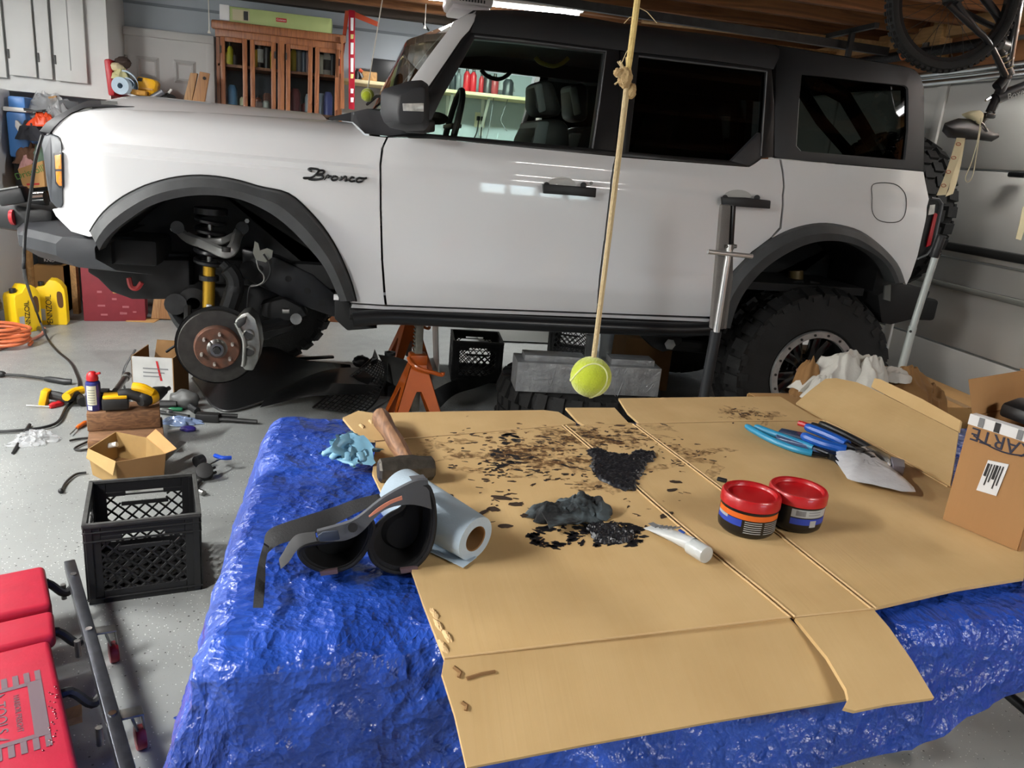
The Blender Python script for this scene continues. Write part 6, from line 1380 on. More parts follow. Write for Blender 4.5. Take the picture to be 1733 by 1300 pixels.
MB().prism([tb0[4], tb0[0], tb0[0] + V((-.0, -.03, -.03)), tb0[4] + V((0, -.05, -.04))], (0, 0, .003)).build('top_flap', mat('tan_box', 'a0814f', .8), sb)
obj(MB().cyl(PZ(172, 757, .07), PZ(198, 752, .09), .012, n=12), 'white_tube', WHITE, 'short white tube lying inside the open brown box', 'tube')
q = MB().bar(PZ(276, 778, .03), PZ(310, 748, .06), .03, .006); obj(q, 'steel_strap', STEEL, 'bent bare steel strap leaning behind the black crate', 'strap')
# hex keys, sockets right of the crate
hk = thing('hex_key', 'long hex key with blue T handle right of the black crate', 'hex key'); MB().tube([PZ(352, 788, .05), PZ(374, 776, .05)], .004, 6).build('shaft', STEEL, hk); MB().tube(cr([PZ(364, 771, .05), PZ(376, 775, .055), PZ(391, 775, .05)], 4), .010, 8).build('grip', mat('royal_blue_grip', '1746b8', .35), hk)
q = MB().cyl(PZ(332, 782, .03), PZ(343, 778, .03), .026, n=16); obj(q, 'impact_socket', BLACK, 'black impact socket beside the rim of the black crate', 'socket')
q = MB().cyl(PZ(346, 803, .012), PZ(346, 796, .05), .036, n=20); q.cyl(PZ(355, 795, .03), PZ(364, 791, .03), .007, n=8); q.cyl(PZ(355, 803, .02), PZ(366, 799, .02), .007, n=8); obj(q, 'hub_tool', TB, 'round black hub tool on the floor right of the crate', 'tool', bevel=.003)
obj(MB().tube([PZ(326, 828, .01), PZ(340, 812, .012)], .008, 8), 'extension_bar', DKSTEEL, 'short dark extension bar right of the black crate', 'bar')
obj(MB().tube([PZ(336, 831, .012), PZ(345, 835, .012)], .012, 10), 'small_socket', STEEL, 'small steel socket below the extension bar', 'socket')
obj(MB().tube(cr([PZ(u, v, .008) for u, v in [(146, 800), (128, 803), (112, 816), (104, 830)]], 5), .005, 6).ball(PZ(103, 831, .01), .011, 6), 'rubber_hose', BLACK, 'thin black hose with round end left of the crate', 'hose')
obj(MB().tube(cr([PZ(u, v, .008) for u, v in [(152, 741), (132, 743), (118, 746)]], 5), .005, 6), 'bent_rod', DKSTEEL, 'bent dark rod left of the brown box, farther of two', 'rod')
obj(MB().tube(cr([PZ(u, v, .008) for u, v in [(152, 746), (134, 754), (126, 760), (136, 762), (150, 760)]], 5), .005, 6), 'bent_rod', DKSTEEL, 'looped dark rod left of the brown box, nearer of two', 'rod')
obj(MB().lump(PZ(458, 753, .012), (.02, .02, .014), 1, .2, 2, 3), 'clear_fitting', CHROME, 'small clear fitting on the floor in front of the tarp', 'fitting', smooth=60)
# white-grey mailing box with lettering
mb0 = thing('mailing_box', 'worn white and red mailing box open on the floor by the rotor', 'box')
a = PY(221, 600, 4.30); c = PY(291, 604, 4.28); a.z = c.z = 0; d = (c - a); n_ = V((-d.y, d.x, 0)).normalized(); h = .262
WB_ = mat('mail_white', 'bfbfbc', .7, var=.12, vs=10)
MB().prism([a, c, c + V((0, 0, h)), a + V((0, 0, h - .0))], n_ * .005).build('box_wall', WB_, mb0)
MB().prism([c, c + n_ * .26, c + n_ * .26 + V((.0, 0, h)), c + V((0, 0, h))], d.normalized() * .005).build('box_wall', CARDD, mb0); MB().prism([a, a + n_ * .26, a + n_ * .26 + V((0, 0, h)), a + V((0, 0, h))], d.normalized() * .005).build('box_wall', CARDD, mb0)
MB().prism([a + n_ * .26, c + n_ * .26, c + n_ * .26 + V((0, 0, h + .03)), a + n_ * .26 + V((.05, 0, h + .03))], n_ * .005).build('box_wall', CARDD, mb0); MB().prism([a, c, c + n_ * .26, a + n_ * .26], (0, 0, .004)).build('box_floor', CARDD, mb0)
fx_ = d.normalized()
for k, w in enumerate((.13, .11, .09)): MB().prism([a + fx_ * .06 + V((0, 0, h - .06 - k * .022)) - n_ * .001, a + fx_ * (.06 + w) + V((0, 0, h - .06 - k * .022)) - n_ * .001, a + fx_ * (.06 + w) + V((0, 0, h - .066 - k * .022)) - n_ * .001, a + fx_ * .06 + V((0, 0, h - .066 - k * .022)) - n_ * .001], -n_ * .001).build('print_line', GREYINK, mb0)
MB().prism([c - fx_ * .085 + V((0, 0, h - .02)) - n_ * .001, c - fx_ * .075 + V((0, 0, h - .02)) - n_ * .001, c - fx_ * .055 + V((0, 0, h - .13)) - n_ * .001, c - fx_ * .065 + V((0, 0, h - .13)) - n_ * .001], -n_ * .001).build('red_stripe', RED, mb0)
obj(MB().tube(cr([a + n_ * .1 + fx_ * -.01 + V((0, 0, h + .01)), a + V((-.04, .02, h * .7)), a + V((-.045, .01, h * .35)), a + V((-.01, -.02, .01))], 5), .008, 6, flat=.4), 'black_strap', BLACK, 'black strap curling over the side of the mailing box', 'strap')
obj(MB().tube(cr([a + n_ * .2 + fx_ * .12 + V((0, 0, h - .02)), a + n_ * .18 + fx_ * .2 + V((0, 0, h + .03)), a + n_ * .15 + fx_ * .25 + V((0, 0, h - .04))], 5), .008, 6), 'black_hose', BLACK, 'black hose loop inside the open mailing box', 'hose')

# ---- under the front bumper: jugs, boxes, hose
def jug(label, a, c, rz, hole_side=1):
    r = thing('oil_jug', label, 'jug', 'yellow motor oil jugs'); w, dp, h = .19, .115, .33
    ou = [(-w / 2, .006), (-w / 2 + .008, 0), (w / 2 - .008, 0), (w / 2, .006), (w / 2, h * .62), (w / 2 - .004, h * .8), (w / 2 - .03, h * .93), (w / 2 - .06, h * .99), (0, h), (-w / 2 + .075, h * .93), (-w / 2 + .06, h * .86), (-w / 2 + .01, h * .83), (-w / 2, h * .76)]
    MB().prism([(x, -dp / 2, z) for x, z in ou], (0, dp, 0)).build('jug_body', YELLOW, r, bevel=.014, segs=3)
    MB().cyl((-w / 2 + .035, 0, h * .80), (-w / 2 + .035, 0, h * .93), .021, n=20).build('cap', BLACK, r, bevel=.002)
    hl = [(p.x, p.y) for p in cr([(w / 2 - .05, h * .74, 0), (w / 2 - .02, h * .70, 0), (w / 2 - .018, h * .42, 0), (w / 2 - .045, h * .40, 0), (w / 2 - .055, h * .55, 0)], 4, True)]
    MB().prism([(x, -dp / 2 - .0015, z) for x, z in hl], (0, .003, 0)).build('handle_hole_shade', mat('jug_shadow_hole', '5a3a10', .7), r)  # dark plate: shade of the grip opening put into colour
    lb_ = MB().prism([(-.085, -dp / 2 - .001, .03), (-.005, -dp / 2 - .001, .03), (-.005, -dp / 2 - .001, .18), (-.085, -dp / 2 - .001, .18)], (0, -.001, 0)).build('label', YELLOW, r)
    txm('PENNZOIL', 'label_lettering', INK, r, (-.012, -dp / 2 - .0025, .105), (0, 0, -1) if False else (0, 0, 1), (-1, 0, 0), .052, .0005, sp=.95)
    MB().prism([(-.075, -dp / 2 - .003, .035), (-.038, -dp / 2 - .003, .035), (-.038, -dp / 2 - .003, .12), (-.075, -dp / 2 - .003, .12)], (0, -.0005, 0)).build('label_print', SILV, r)
    return place(r, a, rz)
jug('yellow oil jug standing in front, below the front bumper', V((-2.23, 5.80, 0)), 0, radians(58)); jug('yellow oil jug standing behind the other one', V((-2.13, 6.06, 0)), 0, radians(10))
carton('cardboard_carton', 'plain brown carton behind the yellow jugs', (-1.93, 6.72, 0), (.2, .2, .33), radians(-8), CARD)
rb_ = thing('red_carton', 'dark red printed carton on the floor below the bumper', 'box'); RC_ = mat('maroon_print', '7e2630', .7, var=.1, vs=14)
MB().box((0, 0, .21), (.42, .3, .42)).build('box_body', RC_, rb_, bevel=.004)
MB().box((.06, -.1505, .26), (.13, .002, .09)).build('kraft_patch', CARD, rb_); 
rr2 = random.Random(3)
for k in range(16): MB().box((rr2.uniform(-.18, .18), -.151, rr2.uniform(.04, .38)), (rr2.uniform(.02, .05), .0015, rr2.uniform(.008, .02))).build('faded_mark', mat('faded_maroon', 'a05a60', .7), rb_)
place(rb_, (-1.78, 6.35, 0), radians(10))
obj(MB().prism([(-1.68, 6.2, .001), (-1.48, 6.2, .001), (-1.46, 6.34, .001), (-1.64, 6.34, .001)], (0, 0, .006)), 'cardboard_scrap', CARD, 'flat cardboard scrap on the floor at the foot of the red carton', 'scrap')
carton('cardboard_carton', 'brown carton behind the red carton near the back wall', (-1.26, 6.62, 0), (.42, .3, .17), radians(2), CARDD)
kb = thing('printed_carton', 'black and white printed carton stacked behind the yellow jugs', 'box'); MB().box((0, 0, .05), (.16, .14, .1)).build('box_body', mat('carton_black', '202020', .6), kb, bevel=.003); MB().box((0, -.071, .075), (.15, .002, .04)).build('white_band', PAPER, kb)
txm('KND', 'carton_lettering', PAPER, kb, (0, -.0725, .03), (1, 0, 0), (0, 0, 1), .035, .0005); place(kb, (-2.27, 6.54, .364), .0)
carton('cardboard_carton', 'brown carton under the black and white printed carton', (-2.27, 6.54, 0), (.2, .2, .355), 0, CARD)
HO = mat('orange_hose', 'c0643c', .5)
hp_ = []
for k in range(70):
    t = k / 70 * 5 * 2 * pi; r_ = .17 + .012 * sin(k * 1.7); hp_.append(V((-2.22 + r_ * cos(t) * 1.0, 5.38 + r_ * .8 * sin(t), .014 + k * .0018)))
hz = thing('air_hose', 'coiled orange air hose on the floor beside the yellow jugs', 'hose')
MB().tube(cr(hp_, 2), .011, 7).build('hose_coil', HO, hz)
MB().tube(cr([PZ(u, v, .012) for u, v in [(-5, 592), (15, 584), (42, 578), (60, 572), (72, 564), (75, 556)]], 5), .010, 8).build('hose_tail', mat('pink_hose', 'c08070', .5), hz); MB().tube(cr([PZ(u, v, .012) for u, v in [(-5, 566), (20, 566), (42, 570), (45, 576), (20, 580), (-5, 580)]], 5), .010, 8).build('hose_tail', HO, hz)
MB().cyl(PZ(66, 556, .02), PZ(74, 560, .02), .018, n=10).build('fitting', STEEL, hz)
# fridge at the far left
fg = thing('white_refrigerator', 'white refrigerator at the far left edge with grey foot grille', 'refrigerator')
MB().box((-2.82, 5.83, .84), (.76, 1.1, 1.53)).build('cabinet', mat('fridge_white', 'c4c6c6', .35), fg, bevel=.02); MB().box((-2.425, 5.83, .86), (.05, 1.1, 1.49)).build('door', mat('fridge_white', 'c4c6c6', .35), fg, bevel=.015)
MB().box((-2.44, 5.83, .065), (.03, 1.04, .09)).build('foot_grille', mat('grille_grey', '8d8f90', .5), fg, bevel=.004); MB().box((-2.87, 5.8, .02), (.6, 1.0, .04)).build('feet', BLACK, fg)
# black cable from the hood, over the bumper, to the tools
cbp = [PY(72, 228, YS - .03), PY(60, 270, YS - .02), PY(53, 320, YS + .05), PY(43, 390, YS + .12), PY(41, 430, YS + .10), PY(43, 470, YS + .2), PZ(60, 522, .25), PZ(78, 568, .03), PZ(95, 592, .012), PZ(118, 612, .012), PZ(128, 630, .012), PZ(134, 650, .012), PZ(128, 672, .012), PZ(112, 690, .012), PZ(100, 712, .012), PZ(80, 722, .012), PZ(40, 728, .012), PZ(-6, 731, .012)]
obj(MB().tube(cr(cbp, 6), .007, 7), 'power_cable', BLACK, 'black cable hanging over the front bumper and snaking across the floor', 'cable')
# ================================================================ back of the garage
# white wall cabinets with doors
wc = thing('wall_cabinet', 'tall white wall cabinet with plain doors at the upper left', 'cabinet')
YCB = 6.42
def XC(u, v): return PY(u, v, YCB)
cr0, cr1x = XC(-60, 60).x, XC(146, 60).x; zb_ = XC(90, 160).z
MB().box(((cr0 + PY(186, 60, 6.5).x) / 2, (YCB + YB) / 2 + .01, (zb_ + 2.42) / 2), (PY(186, 60, 6.5).x - cr0, YB - YCB - .02, 2.42 - zb_)).build('carcass', CABW, wc)
for (a, c, zlo, col) in ((-50, 9, 132, 0), (14, 60, 132, 0), (64, 87, 137, 0), (92, 146, 142, 0)):
    x0 = XC(a, 80).x; x1 = XC(c, 80).x; z0 = XC((a + c) / 2, zlo - 3).z
    d_ = MB().box(((x0 + x1) / 2, YCB - .012, (z0 + 2.42) / 2), (x1 - x0, .02, 2.42 - z0)).build('cabinet_door', CABW, wc, bevel=.004)
    MB().box((x0 + .006, YCB - .025, z0 + .14), (.012, .012, .06)).build('hinge', DKSTEEL, d_)
MB().box((XC(119, 80).x, YCB - .0235, 2.1), (.006, .004, .65)).build('door_groove', mat('groove_grey', '9a9b9a', .6), wc)
# counter under the cabinets with things on it
wbn = thing('workbench', 'dark workbench below the white cabinets heaped with things', 'workbench')
bz = 1.10; MB().box((-2.14, 6.64, bz - .02), (.48, .5, .04)).build('bench_top', mat('bench_top', '4d3d30', .7), wbn, bevel=.005)
for x in (-2.395, -2.085):
    for y in (6.42, 6.85): MB().box((x, y, (bz - .04) / 2), (.04, .06, bz - .04)).build('leg', TIMBER, wbn)
MB().box((-2.14, 6.64, .7), (.42, .46, .03)).build('shelf', TIMBER, wbn)
def at(u, v, y): return PY(u, v, y)
# blue tote with white handle
bt_ = thing('blue_tote', 'blue plastic tote with white lid and handle at the left', 'tote'); c0 = at(31, 210, 6.25)
xa, xb = -2.385, at(43, 210, 6.2).x; z0, z1, z2 = at(35, 268, 6.2).z, at(35, 190, 6.2).z, at(30, 168, 6.2).z
BLT = mat('tote_blue', '4a7fc0', .4)
MB().box(((xa + xb) / 2, 6.42, (z0 + z1) / 2), (xb - xa, .4, z1 - z0)).build('tote_body', BLT, bt_, bevel=.02); MB().box(((xa + xb) / 2, 6.42, z1 + .015), (xb - xa + .02, .42, .03)).build('lid_rim', WHITE, bt_, bevel=.008); MB().box(((xa + xb) / 2, 6.42, (z1 + z2) / 2 + .02), (xb - xa - .02, .34, z2 - z1)).build('lid', BLT, bt_, bevel=.015)
MB().prism([at(u, v, 6.2) for u, v in [(28, 203), (33, 205), (40, 214), (47, 212), (42, 222), (34, 224), (28, 214)]], (0, -.03, 0)).build('handle', WHITE, bt_, bevel=.006)
# stands for the tote: a box below
obj(MB().box((at(36, 300, 6.2).x, 6.42, z0 - .12), (.12, .36, .235)), 'dark_bin', TB, 'dark bin under the blue tote', 'bin', bevel=.01)
def strawb():
    r = thing('berry_carton', 'tan berry carton with green lettering behind the headlight', 'box'); a, c = at(30, 286, 6.1), at(72, 272, 6.1); e_, f_ = at(40, 320, 6.1), at(76, 316, 6.1)
    MB().prism([a, c, f_, e_], (0, .25, 0)).build('box_body', CARD, r)
    xd = (c - a).normalized(); txm("Driscoll's", 'carton_lettering', mat('berry_green', '4d7a34', .6), r, (a + c + e_ + f_) / 4 + V((.0, -.004, .03)), xd, (0, 0, 1), .062, .001)
    MB().bar(a.lerp(e_, .75) + V((.03, -.003, 0)), a.lerp(e_, .75) + V((.11, -.003, .01)), .004, .012).build('red_print', RED, r)
    return r
strawb()
LM = lambda nm, px, y, sz, m, label, cat, seed, amp=.4, fr=2.2: obj(MB().crumple(at(px[0], px[1], y) - V((0, 0, sz[2])), sz[0], sz[1], sz[2] * 2, seed, 2.4), nm, m, label, cat, smooth=60)
LM('pink_cloth', (48, 276), 6.2, (.07, .06, .05), mat('pink_cloth', 'd0a09c', .9), 'crumpled pink cloth in the berry carton', 'cloth', 4)
LM('clear_bag', (80, 182), 6.4, (.20, .1, .09), BAG, 'crinkled clear plastic bag on the workbench under the cabinets', 'bag', 6, .5, 3)
LM('clear_bag', (100, 190), 6.35, (.12, .08, .07), BAG, 'second clear plastic bag nearer the black trail sight', 'bag', 16, .5, 3)
LM('orange_wrap', (74, 203), 6.2, (.09, .06, .05), mat('orange_plastic', 'd8481c', .4), 'orange red crumpled plastic on the workbench', 'plastic', 8, .5)
LM('dark_cloth', (55, 222), 6.2, (.10, .08, .07), mat('dark_cloth', '2c2d33', .9), 'dark grey cloth bundle beside the blue tote', 'cloth', 12)
LM('brown_bag', (52, 262), 6.25, (.11, .08, .07), mat('brown_bag', '6e4e3a', .8), 'brown bundle below the dark cloth', 'bag', 15)
obj(MB().bar(at(85, 168, 6.4), at(98, 166, 6.4), .06, .03), 'wood_offcut', TIMBER, 'short pale wood offcut on the workbench', 'wood')
obj(MB().box(at(118, 182, 6.4), (.12, .1, .09), M.Rotation(.3, 3, 'Z')), 'grey_pot', mat('grey_pot', '55585b', .6), 'grey square pot near the black trail sight', 'pot', bevel=.01)
obj(MB().tube(cr([at(40, 184, 6.2), at(52, 186, 6.2), at(62, 188, 6.2), at(78, 186, 6.2)], 4), .006, 6).bar(at(45, 187, 6.2), at(76, 189, 6.2), .1, .008), 'wire_rack', DKSTEEL, 'small dark wire rack beside the blue tote', 'rack')
LM('green_bottle_rag', (65, 262), 6.22, (.05, .05, .06), mat('sage_cloth', '6f8a78', .9), 'sage green cloth behind the headlight', 'cloth', 19)
# ---- red tool chest with open lid and its load
tc_ = thing('red_tool_chest', 'red tool chest with raised lid beyond the hood', 'tool chest'); YT = 6.2
l0 = [at(u, v, YT) for u, v in [(175, 100), (186, 99), (194, 162), (183, 162)]]
MB().prism(l0, (0, .42, 0)).build('lid', mat('chest_red', 'b3262f', .4), tc_, bevel=.012)
bx0, bx1 = at(186, 165, YT).x, at(283, 178, YT).x
MB().box(((bx0 + bx1) / 2, YT + .22, at(200, 172, YT).z - .24), (bx1 - bx0, .44, .5)).build('chest_body', mat('chest_red', 'b3262f', .4), tc_, bevel=.01)
zcs = at(200, 172, YT).z - .49; MB().box(((bx0 + bx1) / 2, YT + .22, zcs - .015), (bx1 - bx0 + .02, .44, .03)).build('stand_top', TB, tc_, bevel=.005)
for x in (bx0 + .03, bx1 - .03):
    for y in (YT + .33, YT + .41): MB().box((x, y, (zcs - .03) / 2), (.04, .04, zcs - .03)).build('stand_leg', TB, tc_)
ztc = at(200, 172, YT).z + .012
def on(u, v, y): return at(u, v, y)
tr_ = thing('paper_towel_roll', 'blue paper towel roll end-on in the red tool chest', 'paper roll'); pc = on(203, 145, YT - .06)
MB().lathe([(.018, 0), (.058, 0), (.058, .24), (.018, .24), (.018, 0)], pc, (0.1, 1, 0), 28).build('towel_layers', TOWEL, tr_)
q = MB().strip(cr([on(u, v, YT + .02) for u, v in [(206, 118), (215, 120), (226, 128), (233, 140), (232, 152), (224, 153)]], 5), cr([on(u, v, YT + .24) for u, v in [(206, 118), (215, 119), (226, 127), (234, 140), (233, 152), (226, 152)]], 5), (0, 0, -.012)); q.strip(cr([on(u, v, YT + .0) for u, v in [(212, 130), (222, 134), (227, 142), (222, 150)]], 5), cr([on(u, v, YT + .22) for u, v in [(212, 130), (222, 133), (228, 142), (224, 150)]], 5), (0, 0, -.01)); obj(q, 'blue_towel_sheets', TOWEL, 'loose blue towel sheets folded over the yellow case', 'towel', smooth=60)
obj(MB().crumple(on(203, 136, YT + .06), .07, .08, .10, 2, 1.6), 'work_glove', mat('cream_glove', 'c9c493', .85), 'pale cream work glove above the blue towel roll', 'glove', smooth=60)
obj(MB().lump(on(197, 114, YT + .06), (.045, .06, .03), 9, .2, 1.5, 3), 'beige_cap', mat('beige_cloth', 'd0c3a0', .85), 'small beige cloth at the top of the chest lid', 'cloth', smooth=60)
obj(MB().lump(on(208, 106, YT + .1), (.045, .05, .035), 11, .4, 2, 3), 'dark_glove', mat('dark_glove', '3a2c26', .8), 'dark brown glove on the chest lid edge', 'glove', smooth=60)
ycs = thing('yellow_case', 'bright yellow plastic tool case lying in the red chest', 'case'); yp = [on(u, v, YT + .1) for u, v in [(232, 129), (259, 134), (264, 140), (261, 158), (252, 163), (226, 158)]]
MB().prism(yp, (0, .15, 0)).build('case_shell', mat('case_yellow', 'eeb012', .4), ycs, bevel=.012); MB().bar(on(234, 148, YT + .09), on(259, 152, YT + .09), .012, .012).build('case_seam', mat('case_amber', 'c48a08', .4), ycs); MB().prism([on(u, v, YT + .095) for u, v in [(234, 131), (241, 132), (240, 138), (233, 137)]], (0, -.003, 0)).build('case_label', TB, ycs)
obj(MB().prism([on(u, v, YT + .0) for u, v in [(218, 150), (246, 154), (246, 162), (222, 160)]], (0, .15, 0)), 'orange_box', mat('ochre_box', 'b98430', .6), 'ochre box under the yellow case', 'box', bevel=.004)
for i, (a, c, r_, lab, m_) in enumerate([((257, 166), (276, 155), .022, 'upper grey caulk gun tube at the right of the chest', mat('gun_grey', '6c6e74', .4, .4)), ((262, 172), (286, 160), .016, 'lower dark rod at the right of the chest', DKSTEEL), ((283, 160), (290, 151), .009, 'white nozzle sticking up at the right of the chest', WHITE)]):
    obj(MB().cyl(on(*a, YT + .05 + .03 * i), on(*c, YT + .05 + .03 * i), r_, n=12), 'caulk_tube' if i != 1 else 'steel_rod', m_, lab, 'tube' if i != 1 else 'rod')
obj(MB().strip([on(215, 157, YT - .02), on(240, 165, YT - .02), on(250, 173, YT - .02)], [on(214, 160, YT - .02), on(236, 168, YT - .02), on(245, 174, YT - .02)], (0, .1, 0)), 'white_folder', PAPER, 'folded white paper sticking out of the red chest', 'paper')
obj(MB().lump(on(285, 172, YT + .1), (.055, .06, .05), 7, .3, 1.8, 3), 'black_drill_case', TB, 'black tool lump at the right end of the chest', 'tool', smooth=60)
for i, px in enumerate(([(308, 180), (322, 123), (334, 124), (322, 182)], [(322, 182), (338, 121), (354, 124), (344, 182)])):
    q = MB().prism([at(u, v, 6.3) for u, v in px], (0, .04, 0)); b0 = at(px[0][0], px[0][1], 6.3); b1 = at(px[3][0], px[3][1], 6.3)
    q.prism([b0, b1, V((b1.x - .28, b1.y, .01)), V((b0.x - .28, b0.y, .01))], (0, .04, 0))
    obj(q, 'wood_board', woodmat('board_wood_%d' % i, '8a6242', 'b08a5f' if i == 0 else 'a5764a', (30, 30, 2.5)), ('paler' if i == 0 else 'darker') + ' brown board leaning in front of the white door', 'board', 'boards leaning before the door', bevel=.003)
obj(MB().cyl(at(346, 132.5, 6.298), at(346, 132.5, 6.29), .012, n=10), 'board_plug', INK, 'dark knot plug on the darker leaning board', 'plug')

# ---- oak display cabinet with four glazed doors and its bottles
ok = thing('oak_cabinet', 'oak cabinet with four glass doors full of bottles', 'cabinet'); YO = 6.5
xo0, xo1 = at(366, 120, YO).x, at(579, 120, YO).x; zt2 = at(470, 59, YO).z; zb2 = at(470, 184, YO).z - .35
Wc = xo1 - xo0; xm = (xo0 + xo1) / 2
MB().box((xm, YB - .03, (zt2 + zb2) / 2), (Wc, .02, zt2 - zb2)).build('back_panel', mat('cabinet_dark_back', '3d3f48', .7), ok)
for x in (xo0 + .012, xo1 - .012, xm): MB().box((x, (YO + YB) / 2, (zt2 + zb2) / 2), (.024, YB - YO - .03, zt2 - zb2)).build('side_panel', OAK, ok)
zs_ = [zb2 + .012, at(470, 184, YO).z - .02, at(470, 118, YO).z - .006, zt2 - .012]
for z in zs_: MB().box((xm, (YO + YB) / 2, z), (Wc - .02, YB - YO - .03, .02)).build('shelf_board', OAK, ok)
MB().box((xm, YO - .01, zt2 + .02), (Wc + .05, .06, .06)).build('cornice', OAK, ok, bevel=.012); MB().box((xm, YO - .005, zt2 - .03), (Wc, .02, .06)).build('top_rail', OAK, ok, bevel=.003)
MB().box((xm, YO + .17, zb2 / 2), (Wc + .04, .36, zb2)).build('base_unit', OAK, ok, bevel=.005)
GL_ = glass('cabinet_glass', (.92, .95, .95), 1.35)
for a, c in ((374, 419), (424, 467), (484, 529), (533, 575)):
    x0, x1 = at(a, 120, YO).x, at(c, 120, YO).x; z0, z1 = zb2 + .03, zt2 - .055; f = .033
    q = MB(); y = YO - .012
    for bx, sz in (((x0 + f / 2, y, (z0 + z1) / 2), (f, .022, z1 - z0)), ((x1 - f / 2, y, (z0 + z1) / 2), (f, .022, z1 - z0)), (((x0 + x1) / 2, y, z1 - f / 2), (x1 - x0 - 2 * f, .022, f)), (((x0 + x1) / 2, y, z0 + f / 2), (x1 - x0 - 2 * f, .022, f))): q.box(bx, sz)
    d_ = q.build('glazed_door', OAK, ok, bevel=.004); MB().box(((x0 + x1) / 2, y, (z0 + z1) / 2), (x1 - x0 - 2 * f, .004, z1 - z0 - 2 * f)).build('pane', GL_, d_)
    MB().box((x0 + .004 if a in (374, 484) else x1 - .004, y - .012, z1 - .09), (.01, .01, .05)).build('hinge', DKSTEEL, d_)
    MB().cyl((x1 - .015 if a in (374, 484) else x0 + .015, y - .01, at(470, 168, YO).z), (x1 - .015 if a in (374, 484) else x0 + .015, y - .03, at(470, 168, YO).z), .009, n=10).build('knob', OAK, d_)
q = MB().box((at(476, 120, YO).x, YO - .006, (zt2 + zb2) / 2), (.05, .02, zt2 - zb2 - .08)).build('centre_stile', OAK, ok, bevel=.003)
def bott(u, w, zb, h, col, lab, capc='202020', band=None, y=None, shape=0):
    y = YO + .1 if y is None else y; x = at(u, 120, y).x; r = w / 2
    m = [mat('bt_' + col, col, .35), mat('bt_' + capc, capc, .4), mat('bt_' + (band or col), band or col, .5)]
    if shape == 0: pr = [(r * .9, 0, 0), (r, .004, 0), (r, h * .18, 0), (r * 1.01, h * .19, 2), (r * 1.01, h * .55, 2), (r, h * .56, 0), (r, h * .68, 0), (r * .45, h * .82, 0), (r * .42, h * .84, 1), (r * .42, h, 1), (.0, h, 1)]
    elif shape == 1: pr = [(r, 0, 0), (r, h * .2, 0), (r * 1.01, h * .22, 2), (r * 1.01, h * .7, 2), (r, h * .72, 0), (r, h * .84, 0), (r * .7, h * .88, 1), (r * .68, h, 1), (0, h, 1)]
    else: pr = [(r, 0, 0), (r, h * .8, 0), (r * .6, h, 0), (.0, h, 0)]
    return obj(MB().lathe([(0, 0, 0)] + pr, (x, y, zb + .0005), n=14), 'bottle' if shape < 2 else 'jar', m, lab, 'bottle' if shape < 2 else 'jar', 'bottles in the oak cabinet')
zu, zl = zs_[2] + .011, zs_[1] + .011
B_UP = [(386, .035, .11, 'd8c43a', 'yellow bottle at the left of the upper shelf, first door', 0), (390, .045, .16, 'd8d43a', 'tall yellow bottle with peaked cap, first door upper shelf', 0), (398, .03, .09, '55565a', 'small grey bottle beside the yellow ones, first door', 0),
        (433, .04, .15, 'caa826', 'mustard can at the left, second door upper shelf', 1), (441, .05, .19, '1e2024', 'black can with white band, second door upper shelf', 1), (452, .055, .18, '2a2c31', 'wide black can, second door upper shelf', 1), (461, .035, .15, 'c8b02a', 'yellow can at the right, second door upper shelf', 1),
        (497, .05, .20, 'b8a23a', 'olive yellow bottle, third door upper shelf', 0), (506, .05, .22, '7a7c80', 'grey spray can, third door upper shelf', 1), (515, .05, .21, '4c5664', 'slate spray can, third door upper shelf', 1), (521, .045, .19, '6b3b3b', 'maroon spray can, third door upper shelf', 1),
        (543, .06, .17, 'b9b3a0', 'beige can, fourth door upper shelf', 1), (553, .07, .2, 'cfcac0', 'white bottle with dark label, fourth door upper shelf', 0), (563, .05, .18, '33343a', 'dark can at the right, fourth door upper shelf', 1)]
for u, w, h, col, lab, shp in B_UP: bott(u, w, zu, h, col, lab, band='e2e2dc' if 'white band' in lab else ('3a3a3a' if 'dark label' in lab else None), shape=shp)
B_LO = [(393, .07, .15, '5a86b0', 'blue bag-like jar on the lower shelf, first door', 2), (397, .05, .05, '7a2f28', 'dark red tin on the lower shelf, first door', 2), (411, .05, .07, 'cfc9a4', 'cream tub on the lower shelf, first door', 2),
        (437, .05, .10, '8c4a34', 'brown bottle on the lower shelf, second door', 0), (438, .05, .05, 'c8a8a0', 'pink jar on the lower shelf, second door', 2), (452, .07, .12, '9a6a58', 'terracotta box-like jar on the lower shelf, second door', 2), (450, .05, .06, 'b8b8ae', 'pale jar in front, second door lower shelf', 2), (461, .035, .07, 'c0902e', 'amber bottle on the lower shelf, second door', 0),
        (500, .08, .17, '7a3238', 'maroon bag-like jar on the lower shelf, third door', 2), (516, .055, .09, 'b83a38', 'red bottle on the lower shelf, third door', 0), (522, .05, .14, '9aa0a6', 'grey jar on the lower shelf, third door', 2),
        (545, .06, .16, '8f98a8', 'pale blue jar on the lower shelf, fourth door', 2), (556, .07, .17, '5a62a8', 'violet blue jar on the lower shelf, fourth door', 2), (551, .035, .12, '17181c', 'black spout bottle on the lower shelf, fourth door', 0)]
for i, (u, w, h, col, lab, shp) in enumerate(B_LO): bott(u, w, zl, h, col, lab, y=YO + .07 + .09 * (i % 2), shape=shp)
